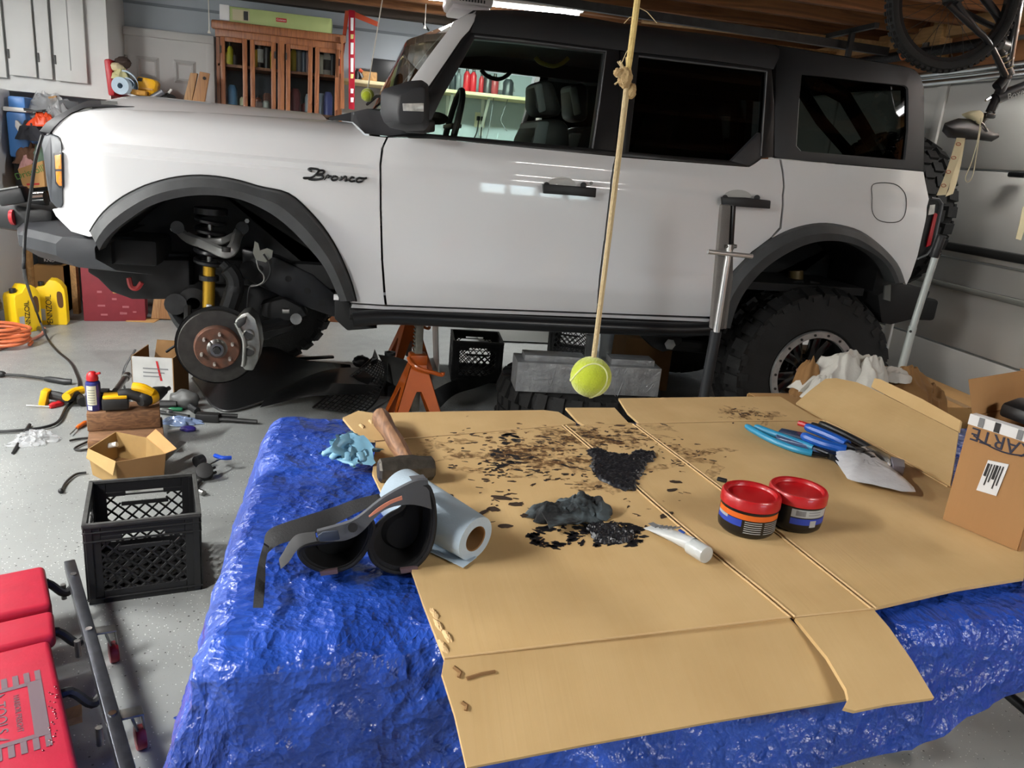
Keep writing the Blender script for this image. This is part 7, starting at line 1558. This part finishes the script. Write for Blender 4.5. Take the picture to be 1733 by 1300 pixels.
# long green box on top of the cabinet
gb_ = thing('long_green_box', 'long pale green carton with white end lying on the oak cabinet', 'box'); GB = mat('pale_green_box', 'a9b878', .5, var=.15, vs=4)
p0, p1 = at(386, 31, YO), at(561, 52, YO); zg0, zg1 = zt2 + .052, at(470, 20, YO).z
MB().box(((p0.x + p1.x) / 2, YO + .12, (zg0 + zg1) / 2), (p1.x - p0.x, .22, zg1 - zg0)).build('box_body', GB, gb_, bevel=.004); MB().box((p0.x - .025, YO + .11, (zg0 + zg1) / 2 + .005), (.07, .22, zg1 - zg0)).build('white_end', PAPER, gb_, bevel=.004)
MB().box((p0.x + .09, YO + .009, (zg0 + zg1) / 2), (.12, .004, .075)).build('label', mat('label_tan', 'b8b090', .6), gb_); MB().box((p0.x + .125, YO + .006, (zg0 + zg1) / 2), (.03, .003, .06)).build('barcode', INK, gb_)
MB().box((at(476, 34, YO).x, YO + .008, (zg0 + zg1) / 2), (.075, .004, .026)).build('red_badge', RED, gb_); txm('Coleman', 'box_lettering', PAPER, gb_, (at(476, 34, YO).x, YO + .0045, (zg0 + zg1) / 2), (1, 0, 0), (0, 0, 1), .018, .0005)
# red level, orange square, boards and shelf
lv = thing('spirit_level', 'long red spirit level standing against the oak cabinet', 'level'); a, c = at(590, 15, 6.45), at(593, 186, 6.45); dz = V((0, .02, 0)); 
RL = mat('level_red', 'a5182c', .35, .3)
MB().prism([at(590, 16, 6.45), at(601, 18, 6.45), at(600, 186, 6.45), at(590, 184, 6.45)], dz).build('beam', RL, lv, bevel=.002)
for v0, v1, m_ in ((30, 52, PAPER), (58, 66, mat('vial', 'd8d08a', .2)), (72, 92, PAPER), (98, 122, PAPER), (125, 133, mat('vial', 'd8d08a', .2)), (150, 158, PAPER), (165, 173, PAPER)): MB().prism([at(593.5, v0, 6.449), at(598.5, v0 + .4, 6.449), at(598, v1, 6.449), at(593.5, v1, 6.449)], (0, -.003, 0)).build('window' if m_ is PAPER else 'vial', m_, lv)
sq = thing('framing_square', 'orange framing square hung beside the red level', 'square'); OS = mat('orange_tool', 'c04a26', .45)
MB().prism([at(584, 18, 6.5), at(591, 18, 6.5), at(578, 125, 6.5), at(573, 124, 6.5)], (0, .01, 0)).build('long_blade', OS, sq); MB().prism([at(601, 20, 6.5), at(642, 38, 6.5), at(641, 46, 6.5), at(601, 30, 6.5)], (0, .01, 0)).build('short_blade', OS, sq)
for i, (px, lab) in enumerate((([(567, 131), (573, 131), (571, 186), (566, 187)], 'left thin oak strip leaning on the cabinet edge'), ([(577, 60), (581, 62), (583, 184), (576, 184)], 'right thin oak strip leaning on the cabinet edge'))):
    obj(MB().prism([at(u, v, 6.42) for u, v in px], (0, .02, 0)), 'wood_strip', OAK, lab, 'wood', 'oak strips by the cabinet')
sf = thing('wall_shelf', 'pale wooden wall shelf running behind the windshield', 'shelf'); xs0 = at(582, 131, 6.5).x; zsh = at(640, 138, 6.5).z
MB().box(((xs0 + 1.9) / 2, 6.70, zsh - .012), (1.9 - xs0, .38, .026)).build('shelf_board', mat('shelf_cream', 'c9bd96', .6), sf, bevel=.003)
for x in (.2, .75, 1.05, 1.5): MB().box((x, 6.88, zsh - .17), (.025, .02, .3)).build('bracket', WHITE, sf); MB().bar((x, 6.87, zsh - .28), (x, 6.56, zsh - .03), .02, .015).build('bracket_arm', WHITE, sf)
MB().box((.75, 6.66, 1.02), (2.1, .46, .04)).build('lower_board', mat('shelf_cream', 'c9bd96', .6), sf)
for x in (-.2, 1.7): MB().box((x, 6.66, .5), (.06, .4, 1.0)).build('support', TIMBER, sf)
zq = zsh + .002
sps = [(742, .045, .15, 'd6c818', 'yellow oil bottle at the left of the shelf behind the car window', 0), (752, .05, .17, '6a5a2a', 'brown bottle right of the yellow one on the shelf', 0), (767, .05, .17, '2d3138', 'dark grey bottle on the shelf behind the car window', 0), (777, .045, .165, '6a6e74', 'slim grey bottle on the shelf behind the car window', 0),
       (791, .055, .19, 'c02430', 'first red bottle on the shelf behind the car window', 0), (802, .055, .19, 'bd2230', 'second red bottle on the shelf behind the car window', 0), (816, .04, .16, 'b02a34', 'thin red bottle on the shelf behind the car window', 0), (827, .07, .15, '3a3438', 'squat patterned jar on the shelf behind the car window', 2), (839, .065, .16, '9c3a40', 'maroon bottle on the shelf behind the car window', 0), (862, .09, .13, '33373c', 'dark tub at the right end of the shelf', 2)]
for u, w, h, col, lab, shp in sps:
    y = 6.62; x = at(u, 150, y).x; o_ = bott(u, w, zq, h, col, lab, y=y, shape=shp, band={'d6c818': '2a2a20', 'c02430': 'c02430'}.get(col)); o_['group'] = 'bottles on the wall shelf'
LM('clear_wrap', (856, 140), 6.66, (.08, .06, .07), BAG, 'crinkled clear wrap at the right end of the shelf', 'wrap', 23, .5, 3)
obj(MB().box(at(650, 120, 6.6) + V((0, .05, 0)), (.2, .12, .17)), 'black_radio', BLACK, 'boxy black radio on the shelf beside the windshield', 'radio', bevel=.015)
obj(MB().box((at(625, 129, 6.6).x, 6.6, zq + .035), (.12, .05, .07)), 'wood_plane', TIMBER, 'small pale wooden block on the shelf near the black radio', 'wood', bevel=.008)
cl_ = thing('clamp_tool', 'black and orange clamp on the shelf beside the red level', 'clamp'); MB().tube(cr([at(604, 136, 6.55), at(606, 120, 6.55), at(612, 132, 6.55)], 4), .02, 8).build('jaw', BLACK, cl_); MB().tube([at(608, 118, 6.54), at(613, 122, 6.54)], .014, 8).build('trigger', OS, cl_)
bk = bott(606, .09, 1.042, .30, '1b1c20', 'black bottle with white label beside the red level', y=6.5, band='b9bec4'); bk['group'] = 'bottles beside the level'
q = MB()
for i in range(5): q.box((at(575 + i * 2.6, 165, 6.5).x, 6.52, 1.2), (.012, .1, .33))
obj(q, 'white_binders', PAPER, 'white boards stacked upright left of the red level', 'board')
# wall outlet with two black cords under the shelf
ou_ = thing('wall_outlet', 'double wall outlet with two black plugs seen through the car window', 'outlet'); pp_ = at(812, 203, YB - .01)
MB().box(pp_, (.09, .012, .12)).build('cover_plate', mat('ivory_plate', 'd8d2b8', .5), ou_, bevel=.004)
for s in (-1, 1):
    x = pp_.x + s * .018; MB().box((x, pp_.y - .025, pp_.z + .01), (.026, .04, .035)).build('plug', BLACK, ou_, bevel=.004)
    MB().tube(cr([(x, pp_.y - .05, pp_.z), (x - .01, pp_.y - .07, pp_.z - .1), (x + .02 * s - .02, pp_.y - .08, pp_.z - .2), (x + .07, pp_.y - .06, pp_.z - .17), (x + .03, pp_.y - .06, pp_.z - .28), (x - .02, pp_.y - .06, pp_.z - .5)], 5), .006, 6).build('cord', BLACK, ou_)
for i, (a, lab) in enumerate((([(836, 160), (832, 190), (828, 215), (822, 238)], 'thin grey cord hanging under the shelf, left of two'), ([(860, 165), (852, 190), (848, 205), (858, 222)], 'thin grey cord hanging under the shelf, right of two'))):
    obj(MB().tube(cr([at(u, v, 6.6) for u, v in a], 5), .004, 5), 'grey_cable', mat('cord_grey', '777a7c', .6), lab, 'cord')
cpl = thing('circular_plate', 'round grey saw blade hung below the shelf', 'disc'); MB().lathe([(.0, 0), (.13, 0), (.132, .003), (0, .004)], at(752, 175, YB - .02), (0, -1, 0), 40).build('disc', mat('blade_grey', '9fa8a6', .5, .3), cpl)

# ---- ceiling things: shop lights, opener, strings
TUBEL = emis('led_tube', 'ffffff', 40)
def shoplight(label, c, ln, rz, parts=True):
    r = thing('shop_and_fill_light', label, 'ceiling light', 'led shop lights')
    MB().box((0, 0, .035), (ln, .13, .03)).build('housing', WHITE, r, bevel=.006); MB().cyl((-ln / 2 + .03, 0, .018), (ln / 2 - .03, 0, .018), .022, n=12).build('led_tube', TUBEL, r)
    for s in (-1, 1): MB().cyl((s * ln * .4, 0, .05), (s * ln * .4, 0, .11), .003, n=6).build('hanger', STEEL, r)
    return place(r, c, rz)
shoplight('bright shop light behind the opener over the windshield', V((.96, 5.67, 2.43)), 1.1, radians(-8))
shoplight('shop light over the floor left of the table', V((-3.05, 2.95, 2.40)), 1.2, radians(75))
shoplight('shop light over the work table', V((2.2, -.9, 2.43)), 1.2, 0)  # fixture added to go with the fill behind the camera
shoplight('shop light over the refrigerator at the far left', V((-2.75, 4.75, 2.41)), 1.2, 0)  # out-of-view fixture added for the cabinet lamp
t_ = shoplight('shop light tilted towards the garage door', V((3.46, 3.15, 2.42)), .9, radians(90)); t_.rotation_euler = (radians(0), radians(0), radians(90))  # added housing for the garage door brightening lamp
shoplight('shop light over the open floor left of the camera', V((-2.2, .6, 2.40)), 1.2, radians(60))  # added fixture around the car side fill
opn = thing('garage_opener', 'white garage door opener motor hanging from the joists', 'opener'); YO2 = 4.9
oc_ = at(797, 4, YO2); 
MB().box(oc_ + V((0, .15, .06)), (.26, .42, .17)).build('motor_housing', mat('opener_white', 'b9b3b2', .5), opn, bevel=.03)
MB().box(oc_ + V((0, .14, -.035)), (.22, .36, .03)).build('light_lens', mat('opener_lens', 'c9c2c4', .3), opn, bevel=.012)
for k in range(9): MB().box(oc_ + V((-.07 + k * .0175, -.062, .0)), (.008, .006, .016)).build('vent_slot', INK, opn)
for s in (-1, 1): MB().box(oc_ + V((s * .11, .15, .2)), (.02, .03, .16)).build('hanger', STEEL, opn)
ry = oc_.y + .15
rl3 = MB().bar((oc_.x + .1, ry, 2.40), (XR - .15, ry, 2.36), .04, .05).build('rail', DKSTEEL, opn)
obj(MB().bar((XR - .5, ry - .35, 2.44), (XR - .5, ry + .35, 2.44), .03, .03).bar((XR - .5, ry - .1, 2.44), (XR - .5, ry - .1, 2.2), .03, .03), 'angle_bracket', mat('arm_black', '19191a', .5), 'black angle bracket hanging by the garage door header', 'bracket')
# torsion tube and springs over the door
ts2 = thing('torsion_spring', 'torsion tube with black spring over the garage door', 'spring'); xt, zt3 = XR - .1, 2.33
MB().cyl((xt, 2.3, zt3), (xt, 6.5, zt3), .014, n=12).build('shaft', mat('shaft_grey', '8d8c88', .35, .8), ts2)
MB().cyl((xt, 4.15, zt3), (xt, 5.6, zt3), .032, n=16).build('spring_coil', mat('spring_dark', '232325', .5, .5, bump=.5, bs=90), ts2); MB().cyl((xt, 4.1, zt3), (xt, 4.16, zt3), .045, n=14).build('winding_cone', DKSTEEL, ts2)
MB().box((XR - .05, 4.75, zt3), (.1, .05, .12)).build('bearing_plate', STEEL, ts2)
# pale timbers of the header
for i, (y0, y1, z, lab) in enumerate(((2.2, 4.62, 2.46, 'long pale header timber behind the bicycle wheel'), (4.72, 6.6, 2.44, 'pale header timber over the rear of the car'))):
    obj(MB().box((XR - .04, (y0 + y1) / 2, z - .0), (.07, y1 - y0, .10)), 'header_timber', TIMBER, lab, 'timber', bevel=.003)
obj(MB().box((XR - .05, 4.67, 2.37), (.09, .09, .27)), 'header_post', TIMBER, 'short pale upright post on the garage door header', 'timber', bevel=.003)
obj(MB().box((XR - .1, 4.67, 2.27), (.004, .07, .06)), 'warning_tag', mat('tag_lime', 'b8c848', .5), 'lime warning tag on the upright header post', 'tag')
obj(MB().tube(cr([(XR - .14, 4.95, 2.42), (XR - .15, 4.93, 2.36), (XR - .13, 4.9, 2.30), (XR - .12, 4.86, 2.34)], 5), .008, 6).ball((XR - .14, 4.97, 2.43), .02, 6), 'cable_loop', mat('cable_orange', 'b8622a', .5), 'small cable loop with orange end by the header post', 'cable')
for k in range(2): obj(MB().bar((1.9, 5.5 + k * .5, 2.44), (XR - .06, 5.2 + k * .62, 2.42), .09, .04), 'brace_timber', TIMBER, ('nearer' if k == 0 else 'farther') + ' diagonal pale brace timber under the joists', 'timber')
FELT = mat('tennis_felt', 'b6c424', .95, bump=.4, bs=350, sheen=.6); SEAM = mat('ball_seam', 'd8dca0', .8)
def tball(name, label, c, r, roty=0):
    t = thing(name, label, 'ball', 'hanging tennis balls'); MB().ball((0, 0, 0), r, 16).build('felt', FELT, t, smooth=180)
    pts = []
    for k in range(48):
        a = 2 * pi * k / 48; x, y, z = cos(a) + .25 * cos(3 * a), sin(a) - .25 * sin(3 * a), .97 * sin(2 * a); pts.append(V((x, y, z)).normalized() * r * 1.003)
    MB().tube(pts, r * .045, 6, True).build('seam', SEAM, t)
    return place(t, c, .6, .4, roty)
bc1 = PY(1000, 638, 1.2); tb1 = tball('tennis_ball', 'large yellow green tennis ball hanging over the work table', bc1, .035, .5)
bc2 = at(622, 161, 4.25); tball('tennis_ball', 'small tennis ball hanging at the windshield base', bc2, .0335)
TW = mat('twine', 'c9b48c', .9, bump=.4, bs=200); 
tw_ = thing('twine', 'frayed natural twine with thick knot holding the large tennis ball', 'string')
k1 = PY(1068, 128, 1.2); tp = V((bc1.x + .003, bc1.y, 2.46)); kn = V((bc1.x + .0, bc1.y, k1.z))
MB().tube([bc1 + V((0, 0, .035)), bc1.lerp(kn, .4) + V((.001, 0, 0)), kn], .0035, 6).build('thin_strand', TW, tw_); MB().tube([bc1 + V((.003, 0, .035)), bc1.lerp(kn, .5) + V((.004, 0, 0)), kn + V((.004, 0, 0))], .0025, 6).build('thin_strand', TW, tw_)
MB().tube(cr([kn, kn.lerp(tp, .2) + V((.001, 0, 0)), kn.lerp(tp, .6), tp], 5), [.004] + [.005] * 14 + [.0055], 8).build('thick_strand', mat('straw_twine', 'd2b878', .9, bump=.6, bs=120), tw_)
q = MB().lump(kn + V((-.003, 0, -.004)), (.009, .009, .013), 3, .5, 3, 3); q.lump(kn + V((.010, 0, -.022)), (.006, .006, .010), 5, .4, 3, 3); q.lump(kn + V((-.014, 0, .002)), (.007, .006, .006), 7, .4, 3, 3); q.build('knot', mat('knot_twine', 'b09468', .9, bump=.6, bs=150), tw_, smooth=60)
q = MB(); r5 = random.Random(5)
for k in range(26):
    z = kn.lerp(tp, r5.random() * .75); d = V((r5.uniform(-1, 1), r5.uniform(-.6, .6), r5.uniform(-1, .2))).normalized() * r5.uniform(.012, .04); q.tube([z, z + d * .5 + V((0, 0, .004)), z + d], .0006, 4)
for k in range(8):
    d = V((r5.uniform(-1, .2), r5.uniform(-.3, .3), r5.uniform(-.2, .9))).normalized() * r5.uniform(.015, .03); q.tube([kn, kn + d], .0015, 4)
q.build('loose_fibres', TW, tw_, kind='stuff')
tp2 = V((bc2.x + .10, bc2.y, 2.46)); obj(MB().tube([bc2 + V((0, 0, .033)), tp2], .003, 5), 'string', mat('white_string', 'd8d4c8', .8), 'thin white string holding the small tennis ball', 'string')
for u, v, lab in ((354, 55, 'thin pull cord hanging over the white door'), (719, 47, 'thin white cord hanging behind the windshield frame')):
    p = at(u, v, 6.12 if u > 500 else 6.12); o_ = MB().tube([p, V((p.x, p.y, 2.46))], .003, 5); o_.lathe([(0, 0), (.012, .0), (.005, .02), (0, .022)], p + V((0, 0, -.005)), n=10); obj(o_, 'pull_cord', mat('white_string', 'd8d4c8', .8), lab, 'cord')
MBh = MB().tube(cr([at(716, 30, 6.85), at(717, 40, 6.85), at(722, 47, 6.8), at(726, 52, 6.8)], 4), .008, 6); obj(MBh, 'wall_hook', DKSTEEL, 'dark hook on the back wall above the windshield', 'hook')
# ================================================================ right-hand side
# jack handle with chrome tee standing before the rear door
jh = thing('lifting_tool', 'upright pole tool with grey foam sleeve and chrome crossbar', 'tool'); yj = 3.02
def JY(u, v, dy=0): return PY(u, v, yj + dy)
FOAM = mat('grey_foam', '6c6864', .9, bump=.3, bs=250)
t0, t1 = JY(1228, 348), JY(1214, 558)
MB().prism([JY(1222, 347), JY(1238, 347), JY(1226, 558), JY(1204, 557)], (0, .03, 0)).build('foam_sleeve', FOAM, jh, bevel=.006)
MB().prism([JY(1239, 348), JY(1246, 348), JY(1242, 416), JY(1236, 416)], (0, .03, 0)).build('black_insert', mat('insert_black', '1c1a1a', .3, .3), jh, bevel=.003)
MB().prism([JY(1241, 420), JY(1241, 470), JY(1230, 557), JY(1222, 557), JY(1232, 440)], (0, .03, 0)).build('foam_edge', FOAM, jh, bevel=.004)
MB().cyl(JY(1235, 414, -.005), JY(1212, 562, -.005), .013, .0145, 20).build('chrome_rod', mat('satin_chrome', 'e6e6e4', .28, .85), jh)
MB().cyl(JY(1198, 426, -.012), JY(1273, 434, -.012), .010, n=16).build('crossbar', mat('satin_chrome', 'e6e6e4', .28, .85), jh)
MB().cyl(JY(1227, 417, -.006), JY(1246, 417, -.006), .008, n=10).build('clamp_screw', STEEL, jh); MB().cyl(JY(1235, 422), JY(1235, 413), .018, n=14).build('clamp_collar', STEEL, jh)
b0 = JY(1212, 561); MB().cyl(b0, V((b0.x - .005, b0.y + .02, .02)), .024, n=20).build('lower_tube', mat('tube_black', '26282b', .35), jh); MB().cyl((b0.x - .005, b0.y + .02, 0), (b0.x - .005, b0.y + .02, .03), .08, n=24).build('base_foot', DKSTEEL, jh, bevel=.006)
# white pole
wp = thing('white_pole', 'white metal pole with black grip standing behind the cardboard', 'pole'); yp_ = 3.0
a = PY(1590, 412, yp_); m_ = PY(1545, 553, yp_); bq = PY(1524, 640, yp_); bot = V((bq.x + (bq.x - a.x) * .9, yp_, .02))
PW = mat('pole_white', 'b4bab6', .4, .2)
MB().cyl(PY(1594, 398, yp_), PY(1580, 436, yp_), .0195, n=16).build('grip', BLACK, wp, bevel=.004); MB().cyl(a, m_, .0155, n=16).build('upper_tube', PW, wp); MB().cyl(m_, bot, .018, n=16).build('lower_tube', PW, wp); MB().cyl(PY(1541, 561, yp_ - .02), PY(1541, 561, yp_), .006, n=10).build('lock_button', DKSTEEL, wp)
MB().box((bot.x, bot.y, .015), (.35, .05, .03)).build('foot_bar', DKSTEEL, wp, bevel=.005)
# boxes by the garage door
def pxbox(name, label, c, d, rz, **k): return carton(name, label, c, d, rz, **k)
pb1 = PX(1585, 655, 3.2)
pxbox('cardboard_carton', 'brown carton beside the garage door behind the raised flap', (3.22, 3.62, 0), (.42, .62, .40), radians(-2))
pxbox('cardboard_carton', 'flat brown carton on the floor behind the rear wheel', (3.3, 4.55, 0), (.36, .7, .34), radians(2), m=CARDD)
obj(MB().box((3.3, 3.0, .2), (.3, .34, .4)), 'black_case', mat('slate_case', '2c2f3a', .5), 'dark slate case on the floor right of the brown carton', 'case', bevel=.02)
obj(MB().box((3.2, 2.62, .25), (.3, .24, .5)), 'red_case', RED, 'red case behind the open carton at the right edge', 'case', bevel=.02)
# rag heap on a carton behind the cardboard
pxbox('cardboard_carton', 'brown carton under the white and tan cloth heap', (1.98, 2.66, 0), (.66, .36, .60), radians(3))
WR = mat('white_rag', 'c6c3ba', .9, bump=.15, bs=120, var=.12, vs=14); TN = mat('tan_canvas', '8a6438', .85, var=.2, vs=10)
q = MB(); q.crumple(PY(1425, 668, 2.6), .17, .11, .17, 3, 2.2); q.crumple(PY(1465, 655, 2.56), .08, .07, .13, 8, 2); q.crumple(PY(1388, 678, 2.56), .08, .07, .10, 15, 2); obj(q, 'white_rag', WR, 'bundled white rag heaped behind the raised cardboard flap', 'rag', smooth=70)
q = MB(); q.crumple(PY(1505, 642, 2.62), .11, .06, .05, 4, 2); obj(q, 'white_rag', WR, 'smaller white rag draped over the tan canvas bundle', 'rag', smooth=70)
q = MB(); q.crumple(PY(1522, 680, 2.64), .13, .10, .14, 5, 1.8); q.crumple(PY(1565, 700, 2.66), .10, .09, .12, 7, 1.8); q.crumple(PY(1480, 672, 2.68), .07, .06, .13, 2, 1.8); obj(q, 'tan_canvas', TN, 'tan canvas bundle right of the white rag', 'cloth', smooth=70)
obj(MB().crumple(PY(1366, 672, 2.64), .075, .07, .17, 9, 1.8), 'tan_canvas', TN, 'tan canvas fold left of the white rag by the wheel', 'cloth', smooth=70)

# bicycle hung upside down from the joists
bk_ = thing('hanging_bicycle', 'black mountain bike hung upside down from the joists', 'bicycle'); YBK = 3.3
FR = mat('bike_frame_black', '151518', .35, coat=.5); RIM = mat('bike_rim', '232325', .35, .4)
def KY(u, v, dy=0): return PY(u, v, YBK + dy)
def bwheel(c, r, nm):
    t = MB(); k = 72; t.lathe([(r * .86, -.018), (r * .90, -.026), (r * .96, -.026), (r * .995, -.012), (r, 0), (r * .995, .012), (r * .96, .026), (r * .90, .026), (r * .86, .018), (r * .86, -.018)], c, (0.12, 1, 0), k); w = t.build(nm, RUBBER, bk_)
    e_, g_ = frame(V((.12, 1, 0)).normalized()); ax = V((.12, 1, 0)).normalized(); kn_ = MB()
    for i in range(64):
        a_ = 2 * pi * i / 64; d = e_ * cos(a_) + g_ * sin(a_); tg = -e_ * sin(a_) + g_ * cos(a_)
        for s in (-1, 0, 1): kn_.bar(c + d * r * .985 + ax * s * .016 - tg * .009, c + d * r * .985 + ax * s * .016 + tg * .009, .009, .018, up=d)
    kn_.build('tread_knobs', RUBBER, w, kind='stuff', smooth=0)
    MB().lathe([(r * .80, -.012), (r * .88, -.014), (r * .88, .014), (r * .80, .012), (r * .80, -.012)], c, ax, 60).build('rim', RIM, w)
    sp3 = MB()
    for i in range(28):
        a_ = 2 * pi * i / 28; d = e_ * cos(a_) + g_ * sin(a_); d2 = e_ * cos(a_ + .5 * (-1) ** i) + g_ * sin(a_ + .5 * (-1) ** i); sp3.cyl(c + d2 * .025 + ax * (.03 * (-1) ** i), c + d * r * .81, .0011, n=4)
        sp3.cyl(c + d * r * .77, c + d * r * .80, .0028, n=5)
    sp3.build('spokes', DKSTEEL, w, smooth=0); MB().cyl(c - ax * .05, c + ax * .05, .022, n=16).build('wheel_hub', DKSTEEL, w)
    return w
wc_ = KY(1614, -2); bwheel(wc_, .30, 'rear_wheel')
def tb2(nm, px, r, m=FR, **k): return MB().tube(cr([KY(*p) for p in px], 4) if len(px) > 2 else [KY(*p) for p in px], r, 12, **k).build(nm, m, bk_)
tb2('seat_tube', [(1702, 133), (1688, 165), (1676, 190)], .022)
tb2('top_tube', [(1684, 168), (1712, 156), (1760, 138), (1860, 100)], .030, flat=.9)
tb2('down_tube', [(1702, 133), (1706, 100), (1716, 40), (1725, -20)], .025)
tb2('seat_stay', [(1606, 8, -.04), (1640, 40, -.04), (1672, 70, -.04), (1702, 128, -.03)], .013); tb2('seat_stay', [(1606, 8, .06), (1650, 30, .06), (1690, 50, .06), (1702, 60, .04)], .013)
tb2('chain_stay', [(1618, 5, -.04), (1650, 48, -.04), (1664, 60, -.04)], .014)
tb2('swing_link', [(1660, -10, .0), (1690, 30, .0), (1700, 62, .0)], .018)
MB().cyl(KY(1692, 76), KY(1702, 80), .03, n=16).build('shock_mount', STEEL, bk_)
sp4 = MB()
for k in range(5): sp4.cyl(KY(1692 + k * 3.2, 92 + k * 8), KY(1693 + k * 3.2, 95 + k * 8), .030 - .001 * k, n=16)
sp4.build('shock_boot', BLACK, bk_); MB().tube([KY(1690, 84), KY(1708, 128)], .024, 12).build('shock_body', mat('shock_dark', '262422', .5), bk_)
for k in range(3): MB().tube([KY(1689 + k * 4, 99 + k * 10, -.032), KY(1699 + k * 4, 96 + k * 10, -.034), KY(1708 + k * 4, 91 + k * 10, -.03)], .002, 5).build('cable_ring', mat('brass_ring', 'b8a070', .3, .8), bk_)
MB().tube([KY(1687, 148, -.0), KY(1700, 134)], .024, 12).build('seat_clamp', FR, bk_); MB().box(KY(1672, 196), (.055, .04, .022)).build('quick_release', FR, bk_, bevel=.006); MB().tube([KY(1676, 165, -.025), KY(1668, 170, -.03)], .006, 8).build('reflector_clip', CHROME, bk_)
d_ = (KY(1760, 138) - KY(1712, 156)).normalized(); txm('Boxer', 'frame_lettering', mat('frame_print', '9a9a98', .4), bk_, KY(1722, 159, -.031), (KY(1733, 154) - KY(1705, 164)).normalized(), (0, 0, 1), .042, .0005)
MB().tube([KY(1660, 212), KY(1676, 190)], .013, 10).build('seat_post', STEEL, bk_)
# saddle, upside down
sa = [[KY(u, v, d) for u, v, d in r_] for r_ in ([(1596, 216, 0), (1598, 210, -.05), (1600, 208, 0), (1598, 212, .05)], [(1594, 222, 0), (1604, 214, -.075), (1610, 204, 0), (1604, 212, .075)], [(1604, 233, 0), (1618, 220, -.08), (1622, 200, 0), (1618, 214, .08)], [(1630, 236, 0), (1640, 222, -.06), (1645, 202, 0), (1640, 216, .06)], [(1655, 237, 0), (1660, 226, -.03), (1662, 208, 0), (1660, 220, .03)], [(1678, 240, 0), (1680, 232, -.02), (1680, 224, 0), (1680, 230, .02)], [(1690, 233, 0), (1691, 230, -.01), (1690, 225, 0), (1690, 229, .01)])]
rows = [cr(r_, 4, True) for r_ in sa]; q = MB().grid(rows, close=True); q.add(rows[0], [tuple(range(len(rows[0])))]); q.add(rows[-1], [tuple(range(len(rows[-1])))]); q.build('saddle', mat('saddle_black', '121213', .5, bump=.08, bs=200), bk_, smooth=70)
MB().tube(cr([KY(1650, 205, -.02), KY(1662, 208, -.02), KY(1671, 222, -.02)], 4), .004, 6).build('saddle_rail', STEEL, bk_)
for u, v in ((1606, -40), (1735, -40)): 
    p = KY(u, v); MB().tube(cr([V((p.x, p.y, 2.30)), V((p.x, p.y, 2.40)), V((p.x + .02, p.y, 2.46))], 4), .008, 6).build('ceiling_hook', RED, bk_)
# ribbon ties
RIB = mat('cream_ribbon', 'd6cba6', .7)
rbn = thing('cream_ribbon', 'long cream ribbon with red marks hanging from the bicycle saddle', 'ribbon'); 
MB().strip([KY(1619, 233, -.03), KY(1608, 270, -.03), KY(1598, 300, -.03), KY(1585, 331, -.03)], [KY(1634, 234, -.03), KY(1622, 270, -.02), KY(1611, 300, -.02), KY(1601, 330, -.02)], (0, .001, 0)).build('ribbon_tail', RIB, rbn, smooth=60)
MB().strip([KY(1622, 236, -.01), KY(1614, 280, -.01), KY(1606, 320, -.01), KY(1600, 333, -.01)], [KY(1634, 236, .02), KY(1626, 280, .03), KY(1619, 310, .03), KY(1613, 328, .03)], (0, .001, 0)).build('ribbon_tail', RIB, rbn, smooth=60)
for u, v in ((1622, 244), (1614, 267), (1605, 291), (1597, 314)): MB().tube([KY(u + 4 * cos(t), v + 2.6 * sin(t), -.032) for t in [2 * pi * k / 10 for k in range(10)]], .0016, 5, True).build('red_mark', mat('faded_red_print', 'b0604a', .7), rbn)
MB().strip([KY(1640, 193, -.03), KY(1650, 200, -.035), KY(1660, 212, -.03)], [KY(1660, 186, -.03), KY(1667, 192, -.035), KY(1664, 206, -.03)], (0, .06, 0)).build('wrapped_knot', RIB, rbn, smooth=60, bevel=.008)
obj(MB().tube(cr([KY(1660, 200, -.06), KY(1655, 235, -.085), KY(1644, 275, -.06), KY(1634, 300, -.05), KY(1638, 308, -.05), KY(1646, 298, -.05), KY(1652, 265, -.06), KY(1660, 215, -.07)], 5), .0022, 5), 'cord_loop', mat('cream_cord', 'cfc6a8', .8), 'thin cream cord loop hanging over the bicycle saddle', 'cord')
obj(MB().strip([KY(1731, 350, .2), KY(1725, 380, .2), KY(1719, 404, .2)], [KY(1742, 352, .2), KY(1736, 382, .2), KY(1728, 407, .2)], (0, .002, 0)), 'cream_ribbon', RIB, 'short cream ribbon end at the right edge of view', 'ribbon')
# ================================================================ put every empty at the foot of its thing
dg = bpy.context.evaluated_depsgraph_get(); dg.update(); bpy.context.view_layer.update()
def pts_of(o):
    for c in o.children_recursive:
        if c.type in ('MESH', 'FONT'):
            for q in c.bound_box: yield c.matrix_world @ V(q)
for r in ROOTS:
    P_ = list(pts_of(r))
    if not P_: continue
    lo = V([min(p[i] for p in P_) for i in range(3)]); hi = V([max(p[i] for p in P_) for i in range(3)]); b_ = V(((lo.x + hi.x) / 2, (lo.y + hi.y) / 2, lo.z))
    r.location = b_
    for c in r.children: c.matrix_parent_inverse = M.Translation(-b_)
bpy.context.view_layer.update()
